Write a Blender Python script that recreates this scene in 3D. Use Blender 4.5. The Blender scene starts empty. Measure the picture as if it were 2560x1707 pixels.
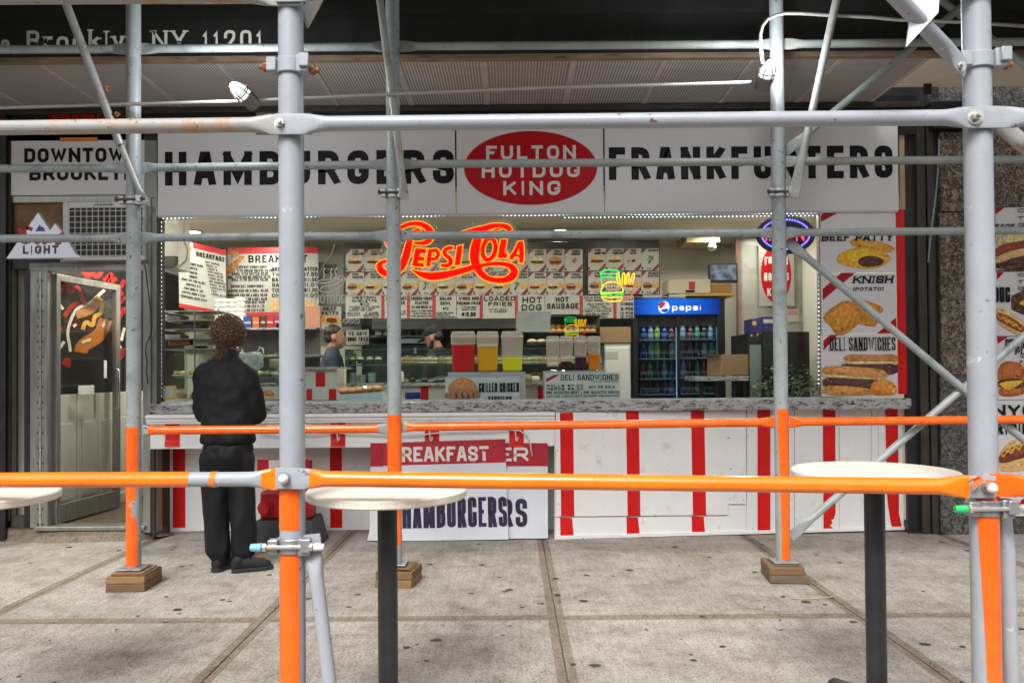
import bpy, bmesh, math, random
from mathutils import Vector, Matrix, noise
import numpy as np
random.seed(11)
SC = bpy.context.scene
COL = SC.collection
R = math.radians

# ---------------------------------------------------------------- camera
FPX, W0, H0 = 1991.0, 2560.0, 1707.0          # focal length and frame, in photograph pixels
PITCH, ROLL, SHIFT = R(0.84), -0.0075, 48.0
EYE = Vector((0.0, 0.0, 1.325))
cam = bpy.data.cameras.new("camera")
cam.sensor_width = 36.0
cam.lens = 36.0 * FPX / W0
cam.shift_y = SHIFT / W0
cam.clip_start = 0.05
cam.clip_end = 2000
CAM = bpy.data.objects.new("camera", cam)
COL.objects.link(CAM)
CAM_ROT = Matrix.Rotation(math.pi / 2 + PITCH, 3, 'X') @ Matrix.Rotation(ROLL, 3, 'Z')
CAM.matrix_world = Matrix.Translation(EYE) @ CAM_ROT.to_4x4()
SC.camera = CAM
cam.dof.use_dof = True
cam.dof.focus_distance = 5.8
cam.dof.aperture_fstop = 7.0

# ---------------------------------------------------------------- sky, sun, exposure
SUN_EL, SUN_AZ = R(49), R(196)                # azimuth measured like the sky texture's rotation
world = bpy.data.worlds.new("World")
SC.world = world
world.use_nodes = True
nt = world.node_tree
nt.nodes.clear()
sky = nt.nodes.new('ShaderNodeTexSky')
sky.sky_type = 'NISHITA'
sky.sun_disc = False
sky.sun_elevation = SUN_EL
sky.sun_rotation = SUN_AZ
sky.dust_density = 4.0
sky.air_density = 1.2
hs = nt.nodes.new('ShaderNodeHueSaturation')   # thin overcast: the blue of the sky is veiled
hs.inputs['Saturation'].default_value = 0.32
bg = nt.nodes.new('ShaderNodeBackground')
bg.inputs['Strength'].default_value = 0.15
wo = nt.nodes.new('ShaderNodeOutputWorld')
nt.links.new(sky.outputs[0], hs.inputs['Color'])
nt.links.new(hs.outputs[0], bg.inputs['Color'])
nt.links.new(bg.outputs[0], wo.inputs['Surface'])
sl = bpy.data.lights.new("sun", 'SUN')
sl.energy = 2.0
sl.angle = R(20)
sl.color = (1.0, 0.965, 0.92)
SUN = bpy.data.objects.new("sun", sl)
COL.objects.link(SUN)
d = Vector((math.sin(SUN_AZ) * math.cos(SUN_EL), math.cos(SUN_AZ) * math.cos(SUN_EL), math.sin(SUN_EL)))
SUN.rotation_euler = d.to_track_quat('Z', 'Y').to_euler()
SUN.location = (0, -6, 12)
SC.view_settings.view_transform = 'Standard'
SC.view_settings.look = 'None'
SC.view_settings.gamma = 1.0
SC.view_settings.use_curve_mapping = False
SC.view_settings.exposure = 0.70
SC.cycles.use_denoising = True
SC.cycles.max_bounces = 8
SC.cycles.transparent_max_bounces = 24
SC.cycles.caustics_reflective = False
SC.cycles.caustics_refractive = False
SC.cycles.sample_clamp_indirect = 4.0

# ---------------------------------------------------------------- photograph pixels -> place
def ray(px, py):
    v = Vector(((px - W0 / 2) / FPX, -(py - H0 / 2 - SHIFT) / FPX, -1.0))
    return CAM_ROT @ v
def at(px, py, Y):
    d = ray(px, py)
    return EYE + d * (Y / d.y)
def ground(px, py, z=0.0):
    d = ray(px, py)
    return EYE + d * ((z - EYE.z) / d.z)
def on_x(px, py, X):
    d = ray(px, py)
    return EYE + d * ((X - EYE.x) / d.x)
def rect(x0, y0, x1, y1, Y):
    """upright rectangle at distance Y: centre x, centre z, width, height"""
    c = at((x0 + x1) / 2, (y0 + y1) / 2, Y)
    return c.x, c.z, (x1 - x0) * Y / FPX, (y1 - y0) * Y / FPX

# ---------------------------------------------------------------- materials
MATS = {}; MATCOL = {}
def nn(t, kind, **kw):
    n = t.nodes.new(kind)
    for k, v in kw.items():
        if k in n.inputs: n.inputs[k].default_value = v
        else: setattr(n, k, v)
    return n
def rgba(c): return (c[0], c[1], c[2], 1.0)
def mat(name, col, rough=.5, metal=0., var=.10, scale=6., bump=0., bscale=60., coat=0., spots=None, spots2=None,
        stretch=None, spec=.5, alpha_speck=None):
    """painted / plain surface: colour varied by noise, optional spots = (colour, scale, threshold)"""
    if name in MATS: return MATS[name]
    MATCOL[name] = col
    m = bpy.data.materials.new(name); m.use_nodes = True
    t = m.node_tree; t.nodes.clear()
    out = nn(t, 'ShaderNodeOutputMaterial')
    b = nn(t, 'ShaderNodeBsdfPrincipled')
    b.inputs['Roughness'].default_value = rough
    b.inputs['Metallic'].default_value = metal
    b.inputs['Specular IOR Level'].default_value = spec
    if coat: b.inputs['Coat Weight'].default_value = coat
    tc = nn(t, 'ShaderNodeTexCoord')
    vec = tc.outputs['Object']
    if stretch:
        mp = nn(t, 'ShaderNodeMapping'); mp.inputs['Scale'].default_value = stretch
        t.links.new(vec, mp.inputs['Vector']); vec = mp.outputs[0]
    n1 = nn(t, 'ShaderNodeTexNoise', Scale=scale, Detail=6.0, Roughness=.62)
    t.links.new(vec, n1.inputs['Vector'])
    r1 = nn(t, 'ShaderNodeValToRGB')
    r1.color_ramp.elements[0].position = .3; r1.color_ramp.elements[1].position = .72
    r1.color_ramp.elements[0].color = rgba([max(0, c * (1 - var)) for c in col])
    r1.color_ramp.elements[1].color = rgba([min(1, c * (1 + var)) for c in col])
    t.links.new(n1.outputs['Fac'], r1.inputs[0])
    cur = r1.outputs[0]
    for sp in (spots, spots2):
        if not sp: continue
        n2 = nn(t, 'ShaderNodeTexNoise', Scale=sp[1], Detail=5.0, Roughness=.7)
        t.links.new(vec, n2.inputs['Vector'])
        mr = nn(t, 'ShaderNodeMapRange'); mr.inputs['From Min'].default_value = sp[2]; mr.inputs['From Max'].default_value = sp[2] + (sp[3] if len(sp) > 3 else .04)
        t.links.new(n2.outputs['Fac'], mr.inputs['Value'])
        mx = nn(t, 'ShaderNodeMix', data_type='RGBA')
        t.links.new(mr.outputs[0], mx.inputs['Factor'])
        t.links.new(cur, mx.inputs[6]); mx.inputs[7].default_value = rgba(sp[0])
        cur = mx.outputs[2]
    t.links.new(cur, b.inputs['Base Color'])
    mr2 = nn(t, 'ShaderNodeMapRange')
    mr2.inputs['To Min'].default_value = max(.02, rough - .12); mr2.inputs['To Max'].default_value = min(1, rough + .12)
    t.links.new(n1.outputs['Fac'], mr2.inputs['Value']); t.links.new(mr2.outputs[0], b.inputs['Roughness'])
    if bump:
        n3 = nn(t, 'ShaderNodeTexNoise', Scale=bscale, Detail=4.0)
        t.links.new(vec, n3.inputs['Vector'])
        bp = nn(t, 'ShaderNodeBump'); bp.inputs['Strength'].default_value = bump; bp.inputs['Distance'].default_value = .01
        t.links.new(n3.outputs['Fac'], bp.inputs['Height']); t.links.new(bp.outputs[0], b.inputs['Normal'])
    t.links.new(b.outputs[0], out.inputs[0])
    MATS[name] = m
    return m
def emit(name, col, strength):
    if name in MATS: return MATS[name]
    m = bpy.data.materials.new(name); m.use_nodes = True
    t = m.node_tree; t.nodes.clear()
    out = nn(t, 'ShaderNodeOutputMaterial'); e = nn(t, 'ShaderNodeEmission')
    e.inputs[0].default_value = rgba(col); e.inputs[1].default_value = strength
    t.links.new(e.outputs[0], out.inputs[0]); MATS[name] = m
    return m
def glass(name, tint=(1, 1, 1), milk=0., milkcol=(.8, .8, .8), ior=1.45, rough=.0, dirt=0.):
    """thin pane: clear with a Fresnel sheen, plus an optional even or smeared milky film"""
    if name in MATS: return MATS[name]
    m = bpy.data.materials.new(name); m.use_nodes = True
    t = m.node_tree; t.nodes.clear()
    out = nn(t, 'ShaderNodeOutputMaterial')
    tr = nn(t, 'ShaderNodeBsdfTransparent'); tr.inputs[0].default_value = rgba(tint)
    gl = nn(t, 'ShaderNodeBsdfGlossy'); gl.inputs['Roughness'].default_value = rough
    lw = nn(t, 'ShaderNodeLayerWeight'); lw.inputs[0].default_value = .5          # Schlick sheen, the same from both sides
    pw = nn(t, 'ShaderNodeMath', operation='POWER'); pw.inputs[1].default_value = 5.0; t.links.new(lw.outputs['Facing'], pw.inputs[0])
    f0 = ((ior - 1) / (ior + 1)) ** 2
    fr = nn(t, 'ShaderNodeMath', operation='MULTIPLY_ADD'); fr.inputs[1].default_value = 1 - f0; fr.inputs[2].default_value = f0; t.links.new(pw.outputs[0], fr.inputs[0])
    mx = nn(t, 'ShaderNodeMixShader')
    t.links.new(fr.outputs[0], mx.inputs[0]); t.links.new(tr.outputs[0], mx.inputs[1]); t.links.new(gl.outputs[0], mx.inputs[2])
    cur = mx.outputs[0]
    if milk or dirt:
        df = nn(t, 'ShaderNodeBsdfDiffuse'); df.inputs[0].default_value = rgba(milkcol)
        tl = nn(t, 'ShaderNodeBsdfTranslucent'); tl.inputs[0].default_value = rgba(milkcol)
        m1 = nn(t, 'ShaderNodeMixShader'); m1.inputs[0].default_value = .5
        t.links.new(df.outputs[0], m1.inputs[1]); t.links.new(tl.outputs[0], m1.inputs[2])
        m2 = nn(t, 'ShaderNodeMixShader')
        if dirt:
            tc = nn(t, 'ShaderNodeTexCoord')
            n1 = nn(t, 'ShaderNodeTexNoise', Scale=1.6, Detail=8.0, Roughness=.75)
            t.links.new(tc.outputs['Object'], n1.inputs['Vector'])
            mr = nn(t, 'ShaderNodeMapRange'); mr.inputs['From Min'].default_value = .42; mr.inputs['From Max'].default_value = .8
            mr.inputs['To Min'].default_value = milk; mr.inputs['To Max'].default_value = milk + dirt
            t.links.new(n1.outputs['Fac'], mr.inputs['Value']); t.links.new(mr.outputs[0], m2.inputs[0])
        else: m2.inputs[0].default_value = milk
        t.links.new(cur, m2.inputs[1]); t.links.new(m1.outputs[0], m2.inputs[2]); cur = m2.outputs[0]
    t.links.new(cur, out.inputs[0]); MATS[name] = m
    return m
def vor(name, cols, scale, rough=.6, bump=0., stretch=(1, 1, 1), noise_mix=.5, spec=.4, metal=0.):
    """stone-like: voronoi grains and noise through a colour ramp cols = [(pos, colour), ...]"""
    if name in MATS: return MATS[name]
    m = bpy.data.materials.new(name); m.use_nodes = True
    t = m.node_tree; t.nodes.clear()
    out = nn(t, 'ShaderNodeOutputMaterial'); b = nn(t, 'ShaderNodeBsdfPrincipled')
    b.inputs['Roughness'].default_value = rough; b.inputs['Specular IOR Level'].default_value = spec; b.inputs['Metallic'].default_value = metal
    tc = nn(t, 'ShaderNodeTexCoord'); mp = nn(t, 'ShaderNodeMapping'); mp.inputs['Scale'].default_value = stretch
    t.links.new(tc.outputs['Object'], mp.inputs[0])
    nd = nn(t, 'ShaderNodeTexNoise', Scale=scale * .35, Detail=8.0, Roughness=.7)
    t.links.new(mp.outputs[0], nd.inputs['Vector'])
    v = nn(t, 'ShaderNodeTexVoronoi', Scale=scale); v.inputs['Randomness'].default_value = 1.0
    ad = nn(t, 'ShaderNodeMix', data_type='RGBA'); ad.inputs['Factor'].default_value = .12
    t.links.new(mp.outputs[0], ad.inputs[6]); t.links.new(nd.outputs['Color'], ad.inputs[7])
    t.links.new(ad.outputs[2], v.inputs['Vector'])
    sx = nn(t, 'ShaderNodeSeparateColor'); t.links.new(v.outputs['Color'], sx.inputs[0])
    mf = nn(t, 'ShaderNodeMix'); mf.inputs[0].default_value = noise_mix
    t.links.new(sx.outputs[0], mf.inputs[2]); t.links.new(nd.outputs['Fac'], mf.inputs[3])
    r = nn(t, 'ShaderNodeValToRGB'); el = r.color_ramp.elements
    el[0].position, el[0].color = cols[0][0], rgba(cols[0][1]); el[1].position, el[1].color = cols[-1][0], rgba(cols[-1][1])
    for p, c in cols[1:-1]:
        e = el.new(p); e.color = rgba(c)
    t.links.new(mf.outputs[0], r.inputs[0]); t.links.new(r.outputs[0], b.inputs['Base Color'])
    if bump:
        bp = nn(t, 'ShaderNodeBump'); bp.inputs['Strength'].default_value = bump; bp.inputs['Distance'].default_value = .01
        t.links.new(mf.outputs[0], bp.inputs['Height']); t.links.new(bp.outputs[0], b.inputs['Normal'])
    t.links.new(b.outputs[0], out.inputs[0]); MATS[name] = m
    return m

# ---------------------------------------------------------------- geometry
class MB:
    def __init__(s): s.v = []; s.f = []
    def add(s, vs, fs):
        o = len(s.v); s.v += [tuple(v) for v in vs]; s.f += [tuple(i + o for i in f) for f in fs]; return s
    def box(s, x0, x1, y0, y1, z0, z1):
        return s.add([(x0, y0, z0), (x1, y0, z0), (x1, y1, z0), (x0, y1, z0), (x0, y0, z1), (x1, y0, z1), (x1, y1, z1), (x0, y1, z1)],
                     [(0, 3, 2, 1), (4, 5, 6, 7), (0, 1, 5, 4), (1, 2, 6, 5), (2, 3, 7, 6), (3, 0, 4, 7)])
    def obox(s, c, ax, ay, az):
        """oriented box: centre and three half-axis vectors"""
        c, ax, ay, az = Vector(c), Vector(ax), Vector(ay), Vector(az)
        vs = [c + ax * i + ay * j + az * k for k in (-1, 1) for (i, j) in ((-1, -1), (1, -1), (1, 1), (-1, 1))]
        return s.add(vs, [(0, 3, 2, 1), (4, 5, 6, 7), (0, 1, 5, 4), (1, 2, 6, 5), (2, 3, 7, 6), (3, 0, 4, 7)])
    def cyl(s, p0, p1, r0, r1=None, n=20, caps=True):
        r1 = r0 if r1 is None else r1
        p0, p1 = Vector(p0), Vector(p1); d = (p1 - p0).normalized()
        a = d.orthogonal().normalized(); b = d.cross(a)
        vs = []
        for p, r in ((p0, r0), (p1, r1)):
            vs += [p + (a * math.cos(2 * math.pi * i / n) + b * math.sin(2 * math.pi * i / n)) * r for i in range(n)]
        fs = [(i, (i + 1) % n, n + (i + 1) % n, n + i) for i in range(n)]
        if caps: fs += [tuple(range(n))[::-1], tuple(range(n, 2 * n))]
        return s.add(vs, fs)
    def tube(s, pts, r, n=8, closed=False, caps=True):
        pts = [Vector(p) for p in pts]; k = len(pts)
        vs = []; prev = None
        for i, p in enumerate(pts):
            if closed: d = pts[(i + 1) % k] - pts[i - 1]
            else: d = pts[min(i + 1, k - 1)] - pts[max(i - 1, 0)]
            d = d.normalized() if d.length > 1e-9 else Vector((0, 0, 1))
            a = d.orthogonal().normalized() if prev is None else (prev - d * prev.dot(d)).normalized()
            prev = a; b = d.cross(a)
            rr = r[i] if isinstance(r, (list, tuple)) else r
            vs += [p + (a * math.cos(2 * math.pi * j / n) + b * math.sin(2 * math.pi * j / n)) * rr for j in range(n)]
        fs = []
        for i in range(k if closed else k - 1):
            o, q = i * n, ((i + 1) % k) * n
            fs += [(o + j, o + (j + 1) % n, q + (j + 1) % n, q + j) for j in range(n)]
        if caps and not closed: fs += [tuple(range(n))[::-1], tuple(range((k - 1) * n, k * n))]
        return s.add(vs, fs)
    def ell(s, c, rx, ry, rz, nu=14, nv=9, rot=None):
        c = Vector(c); vs = []; fs = []
        for j in range(1, nv):
            t = math.pi * j / nv
            for i in range(nu):
                u = 2 * math.pi * i / nu
                p = Vector((rx * math.sin(t) * math.cos(u), ry * math.sin(t) * math.sin(u), rz * math.cos(t)))
                vs.append(c + (rot @ p if rot else p))
        for q in (rz, -rz):
            p = Vector((0, 0, q)); vs.append(c + (rot @ p if rot else p))
        top, bot = len(vs) - 2, len(vs) - 1
        for j in range(nv - 2):
            for i in range(nu):
                fs.append((j * nu + i, (j + 1) * nu + i, (j + 1) * nu + (i + 1) % nu, j * nu + (i + 1) % nu))
        for i in range(nu):
            fs.append((top, i, (i + 1) % nu)); o = (nv - 2) * nu; fs.append((bot, o + (i + 1) % nu, o + i))
        return s.add(vs, fs)
    def lathe(s, c, prof, n=20, axis=None):
        """prof = [(radius, height), ...] from bottom to top about a vertical line through c"""
        c = Vector(c); vs = []; fs = []
        for r, h in prof:
            for i in range(n):
                a = 2 * math.pi * i / n
                vs.append(c + Vector((r * math.cos(a), r * math.sin(a), h)))
        for j in range(len(prof) - 1):
            fs += [(j * n + i, j * n + (i + 1) % n, (j + 1) * n + (i + 1) % n, (j + 1) * n + i) for i in range(n)]
        fs += [tuple(range(n))[::-1], tuple(range((len(prof) - 1) * n, len(prof) * n))]
        return s.add(vs, fs)
    def prism(s, pts, o, u, v, depth=0.):
        """polygon pts (2-D) on the plane o + x u + y v; depth > 0 extrudes it backwards"""
        o, u, v = Vector(o), Vector(u), Vector(v); n = u.cross(v).normalized(); k = len(pts)
        fr = [o + u * p[0] + v * p[1] for p in pts]
        if not depth: return s.add(fr, [tuple(range(k))])
        bk = [p - n * depth for p in fr]
        return s.add(fr + bk, [tuple(range(k)), tuple(range(k, 2 * k))[::-1]] + [(i, k + i, k + (i + 1) % k, (i + 1) % k) for i in range(k)])

ROOT = {}
def org(o):
    return ROOT.get(o.name, Vector((0, 0, 0))) if o else Vector((0, 0, 0))
def build(name, mb, m, parent=None, smooth=False, loc=None, bevel=0., autos=None):
    me = bpy.data.meshes.new(name)
    L = org(parent) if parent else Vector(loc or (0, 0, 0))
    me.from_pydata([(v[0] - L.x, v[1] - L.y, v[2] - L.z) for v in mb.v], [], mb.f)
    me.materials.append(m)
    if smooth:
        me.polygons.foreach_set('use_smooth', [True] * len(me.polygons))
        if autos is not None:
            try: me.set_sharp_from_angle(angle=R(autos))
            except Exception: pass
    me.update()
    o = bpy.data.objects.new(name, me); COL.objects.link(o)
    if parent: o.parent = parent
    else: o.location = L
    ROOT[o.name] = L
    if bevel:
        bv = o.modifiers.new('bevel', 'BEVEL'); bv.width = bevel; bv.segments = 2; bv.limit_method = 'ANGLE'; bv.angle_limit = R(50)
    return o
def tag(o, label, cat, group=None, kind=None):
    o['label'] = label
    if cat: o['category'] = cat
    if group: o['group'] = group
    if kind: o['kind'] = kind
    return o
def thing(name, loc, label, cat, group=None):
    o = bpy.data.objects.new(name, None); COL.objects.link(o)
    o.location = loc; o.empty_display_size = .1; ROOT[o.name] = Vector(loc)
    return tag(o, label, cat, group)
def structure(o):
    o['kind'] = 'structure'; return o
def copy_tree(o, parent=None):
    c = o.copy(); COL.objects.link(c); ROOT[c.name] = ROOT.get(o.name, Vector())
    if parent: c.parent = parent
    for ch in [x for x in o.children]: copy_tree(ch, c)
    return c

# ---------------------------------------------------------------- lettering: strokes of even width
r_ = 1
GL = {
 'A': (1.0, [[(0, 0), (.38, 1), (.62, 1), (1, 0)], [(.2, .27), (.8, .27)]]),
 'B': (1.0, [[(0, 0), (0, 1), (.95, 1, 1), (.95, .52, 1), (.1, .52)], [(.1, .52), (1, .52, 1), (1, 0, 1), (0, 0)]]),
 'C': (1.0, [[(1, .66), (1, 1, 1), (0, 1, 1), (0, 0, 1), (1, 0, 1), (1, .34)]]),
 'D': (1.0, [[(0, 0), (0, 1), (1, 1, 1), (1, 0, 1), (0, 0)]]),
 'E': (.9, [[(1, 1), (0, 1), (0, 0), (1, 0)], [(0, .51), (.88, .51)]]),
 'F': (.88, [[(1, 1), (0, 1), (0, 0)], [(0, .5), (.88, .5)]]),
 'G': (1.0, [[(1, .76), (1, 1, 1), (0, 1, 1), (0, 0, 1), (1, 0, 1), (1, .42), (.55, .42)]]),
 'H': (1.0, [[(0, 0), (0, 1)], [(1, 0), (1, 1)], [(0, .5), (1, .5)]]),
 'I': (.36, [[(.5, 0), (.5, 1)]]),
 'J': (.9, [[(1, 1), (1, 0, 1), (0, 0, 1), (0, .3)]]),
 'K': (1.0, [[(0, 0), (0, 1)], [(.95, 1), (.08, .42)], [(.36, .6), (1, 0)]]),
 'L': (.85, [[(0, 1), (0, 0), (1, 0)]]),
 'M': (1.32, [[(0, 0), (0, 1)], [(0, 1), (.5, .2), (1, 1)], [(1, 1), (1, 0)]]),
 'N': (1.05, [[(0, 0), (0, 1)], [(.02, 1), (.98, 0)], [(1, 0), (1, 1)]]),
 'O': (1.0, [[(.5, 0), (1, 0, 1), (1, 1, 1), (0, 1, 1), (0, 0, 1), (.5, 0)]]),
 'P': (.95, [[(0, 0), (0, 1), (1, 1, 1), (1, .44, 1), (0, .44)]]),
 'Q': (1.0, [[(.5, 0), (1, 0, 1), (1, 1, 1), (0, 1, 1), (0, 0, 1), (.5, 0)], [(.6, .25), (1.02, -.06)]]),
 'R': (1.0, [[(0, 0), (0, 1), (.97, 1, 1), (.97, .45, 1), (0, .45)], [(.55, .45), (1, 0)]]),
 'S': (.98, [[(1, .78), (1, 1, 1), (0, 1, 1), (0, .54, 1), (1, .46, 1), (1, 0, 1), (0, 0, 1), (0, .22)]]),
 'T': (.95, [[(0, 1), (1, 1)], [(.5, 1), (.5, 0)]]),
 'U': (1.0, [[(0, 1), (0, 0, 1), (1, 0, 1), (1, 1)]]),
 'V': (1.0, [[(0, 1), (.5, 0), (1, 1)]]),
 'W': (1.4, [[(0, 1), (.26, 0), (.5, .85), (.74, 0), (1, 1)]]),
 'X': (1.0, [[(0, 0), (1, 1)], [(0, 1), (1, 0)]]),
 'Y': (1.0, [[(0, 1), (.5, .42), (1, 1)], [(.5, .45), (.5, 0)]]),
 'Z': (.9, [[(0, 1), (1, 1), (0, 0), (1, 0)]]),
 '0': (.95, [[(.5, 0), (1, 0, 1), (1, 1, 1), (0, 1, 1), (0, 0, 1), (.5, 0)]]),
 '1': (.5, [[(.05, .78), (.6, 1), (.6, 0)]]),
 '2': (.95, [[(0, .7), (0, 1, 1), (1, 1, 1), (1, .6, 1), (0, 0), (1, 0)]]),
 '3': (.95, [[(0, 1), (1, 1, 1), (1, .53, 1), (.4, .53)], [(.4, .53), (1, .53, 1), (1, 0, 1), (0, 0)]]),
 '4': (.95, [[(.75, 0), (.75, 1), (0, .28), (1, .28)]]),
 '5': (.95, [[(1, 1), (0, 1), (0, .55), (1, .58, 1), (1, 0, 1), (0, 0, 1), (0, .22)]]),
 '6': (.95, [[(.95, .9), (.5, 1, 1), (0, 1, 1), (0, 0, 1), (1, 0, 1), (1, .55, 1), (0, .55)]]),
 '7': (.9, [[(0, 1), (1, 1), (.3, 0)]]),
 '8': (.95, [[(.5, .52), (1, .52, 1), (1, 0, 1), (0, 0, 1), (0, .52, 1), (.5, .52)], [(.5, .52), (.95, .52, 1), (.95, 1, 1), (.05, 1, 1), (.05, .52, 1), (.5, .52)]]),
 '9': (.95, [[(0, .05), (.5, 0, 1), (1, 0, 1), (1, 1, 1), (0, 1, 1), (0, .45, 1), (1, .45)]]),
 '$': (.9, [[(1, .7), (1, .9, 1), (0, .9, 1), (0, .53, 1), (1, .47, 1), (1, .1, 1), (0, .1, 1), (0, .3)], [(.5, -.05), (.5, 1.05)]]),
 '&': (1.0, [[(1, .1), (.2, .75, 1), (.4, 1, 1), (.7, .8, 1), (0, .3, 1), (.3, 0, 1), (.9, .45)]]),
 '.': (.3, [[(.5, 0), (.5, .06)]]), ',': (.3, [[(.6, .08), (.3, -.16)]]), "'": (.3, [[(.5, .75), (.5, 1)]]),
 ':': (.3, [[(.5, .1), (.5, .16)], [(.5, .6), (.5, .66)]]),
 '-': (.6, [[(0, .45), (1, .45)]]), '+': (.8, [[(0, .45), (1, .45)], [(.5, .15), (.5, .75)]]), '/': (.7, [[(0, 0), (1, 1)]]),
 '(': (.45, [[(1, 1.05), (.2, .8, 1), (.2, .2, 1), (1, -.05)]]), ')': (.45, [[(0, 1.05), (.8, .8, 1), (.8, .2, 1), (0, -.05)]]),
 'e': (.85, [[(.05, .33), (1, .33), (1, .64, 1), (0, .64, 1), (0, 0, 1), (.95, 0, 1), (1, .16)]]),
 'r': (.66, [[(0, 0), (0, .64)], [(0, .4), (.15, .62, 1), (1, .64)]]),
 'o': (.92, [[(.5, 0), (1, 0, 1), (1, .64, 1), (0, .64, 1), (0, 0, 1), (.5, 0)]]),
 'k': (.9, [[(0, 0), (0, 1.05)], [(.95, .64), (.05, .28)], [(.4, .42), (1, 0)]]),
 'l': (.3, [[(.5, 0), (.5, 1.05)]]),
 'y': (.9, [[(0, .64), (.52, 0)], [(1, .64), (.45, -.2), (.1, -.26)]]),
 'n': (.88, [[(0, 0), (0, .64)], [(0, .45), (.2, .64, 1), (1, .64, 1), (1, 0)]]),
 'p': (.95, [[(0, -.34), (0, .64)], [(0, .32), (0, .64, 1), (1, .64, 1), (1, 0, 1), (0, 0, 1), (0, .32)]]),
 's': (.85, [[(1, .5), (.95, .64, 1), (0, .64, 1), (0, .34, 1), (1, .3, 1), (1, 0, 1), (.05, 0, 1), (0, .14)]]),
 'i': (.24, [[(.5, 0), (.5, .64)], [(.5, .9), (.5, .98)]]),
}
def round_path(pts, k=5, rad=None):
    out = []; n = len(pts)
    for i, p in enumerate(pts):
        if not p[2] or i in (0, n - 1): out.append(p[:2]); continue
        P, A, B = Vector(p[:2]), Vector(pts[i - 1][:2]), Vector(pts[i + 1][:2])
        la, lb = (A - P).length, (B - P).length
        ra = min(rad, la * (.5 if (i - 1 > 0 and pts[i - 1][2]) else .98), lb * (.5 if (i + 1 < n - 1 and pts[i + 1][2]) else .98))
        a, b = P + (A - P).normalized() * ra, P + (B - P).normalized() * ra
        for j in range(k + 1):
            t = j / k; q = a * (1 - t) ** 2 + P * 2 * t * (1 - t) * .92 + (P * .16 * t * (1 - t)) + b * t * t
            out.append((q.x, q.y))
    return out
def ribbon(path, sw, closed=False):
    """flat band of width sw along a 2-D path -> vertices, faces"""
    P = [Vector(p) for p in path]
    if closed and (P[0] - P[-1]).length < 1e-7: P = P[:-1]
    n = len(P); vs = []; h = sw / 2
    for i in range(n):
        d0 = (P[i] - P[i - 1]) if (closed or i > 0) else (P[1] - P[0])
        d1 = (P[(i + 1) % n] - P[i]) if (closed or i < n - 1) else (P[-1] - P[-2])
        d0 = d0.normalized() if d0.length > 1e-9 else d1.normalized(); d1 = d1.normalized() if d1.length > 1e-9 else d0
        n0, n1 = Vector((-d0.y, d0.x)), Vector((-d1.y, d1.x))
        m = n0 + n1
        m = n0 if m.length < 1e-4 else m.normalized()
        c = max(.42, m.dot(n0))
        vs += [P[i] + m * (h / c), P[i] - m * (h / c)]
    fs = [(2 * i, 2 * i + 1, 2 * ((i + 1) % n) + 1, 2 * ((i + 1) % n)) for i in range(n if closed else n - 1)]
    return vs, fs
def text(mb, s, o, u, v, w, h, sw=.16, space=.3, slab=False, slant=0., wd=None, dz=.00012, k=4):
    """write s on the plane o + x u + y v (o: lower left corner) in a box w by h; sw = stroke / height"""
    o, u, v = Vector(o), Vector(u).normalized(), Vector(v).normalized(); nrm = u.cross(v)
    ws = [GL[c][0] if c in GL else .5 for c in s]
    tot = sum(ws) + space * (len(s) - 1)
    cw = w / tot; sp = cw * space; S = sw * h; x = 0.
    if slab: S *= .86
    idx = 0
    for c, g in zip(s, ws):
        if c in GL:
            gw = g * cw
            for st in GL[c][1]:
                hs_ = min(S, gw * .48)
                pts = [((hs_ / 2 + p[0] * (gw - hs_)) if gw > hs_ * 1.4 else gw * p[0], S / 2 + p[1] * (h - S), p[2] if len(p) > 2 else 0) for p in st]
                closed = len(st) > 3 and st[0][:2] == st[-1][:2] and any(len(p) > 2 for p in st)
                path = [Vector(p) for p in round_path(pts, k, rad=min(gw, h) * .34)]
                if not closed:
                    for e, f in ((0, 1), (-1, -2)):
                        q = st[e]
                        if q[0] in (0, 1) or q[1] in (0, 1) or c in '.1t':
                            dd = path[e] - path[f]
                            if dd.length > 1e-6: path[e] = path[e] + dd.normalized() * (S / 2 if q[1] in (0, 1) and abs(dd.y) > abs(dd.x) * .5 else hs_ / 2)
                vs, fs = ribbon([(p.x, p.y) for p in path], hs_ if c != '.' else S, closed)
                idx += 1
                if all(0 <= q_[1] <= 1 for q_ in st):
                    for p in vs: p.y = min(max(p.y, 0.), h)
                mb.add([o + u * (x + p.x + slant * p.y) + v * p.y + nrm * (dz * (idx % 3)) for p in vs], fs)
                if slab:
                    for e, f in ((0, 1), (-1, -2)):
                        q, q2 = st[e], st[f]
                        if q[1] in (0, 1, .64, 1.05) and abs(q2[1] - q[1]) > .25 and c not in 'SCGO':
                            zz = (0 if q[1] == 0 else path[e].y - S * .5); ex = S * .95; cx_ = path[e].x; idx += 1
                            mb.add([o + u * (x + a + slant * b) + v * b + nrm * (dz * 3.3) for a, b in
                                    ((cx_ - ex, zz), (cx_ + ex, zz), (cx_ + ex, zz + S * .5), (cx_ - ex, zz + S * .5))], [(0, 1, 2, 3)])
            x += gw + sp
        else: x += g * cw + sp
    return mb
UX, UZ = Vector((1, 0, 0)), Vector((0, 0, 1))
def text_px(mb, s, x0, y0, x1, y1, Y, **kw):
    """lettering facing the street inside the pixel box, at distance Y"""
    cx, cz, w, h = rect(x0, y0, x1, y1, Y)
    return text(mb, s, (cx - w / 2, Y, cz - h / 2), UX, UZ, w, h, **kw)
def pane_px(mb, x0, y0, x1, y1, Y, t=.01):
    cx, cz, w, h = rect(x0, y0, x1, y1, Y)
    return mb.box(cx - w / 2, cx + w / 2, Y, Y + t, cz - h / 2, cz + h / 2)
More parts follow.
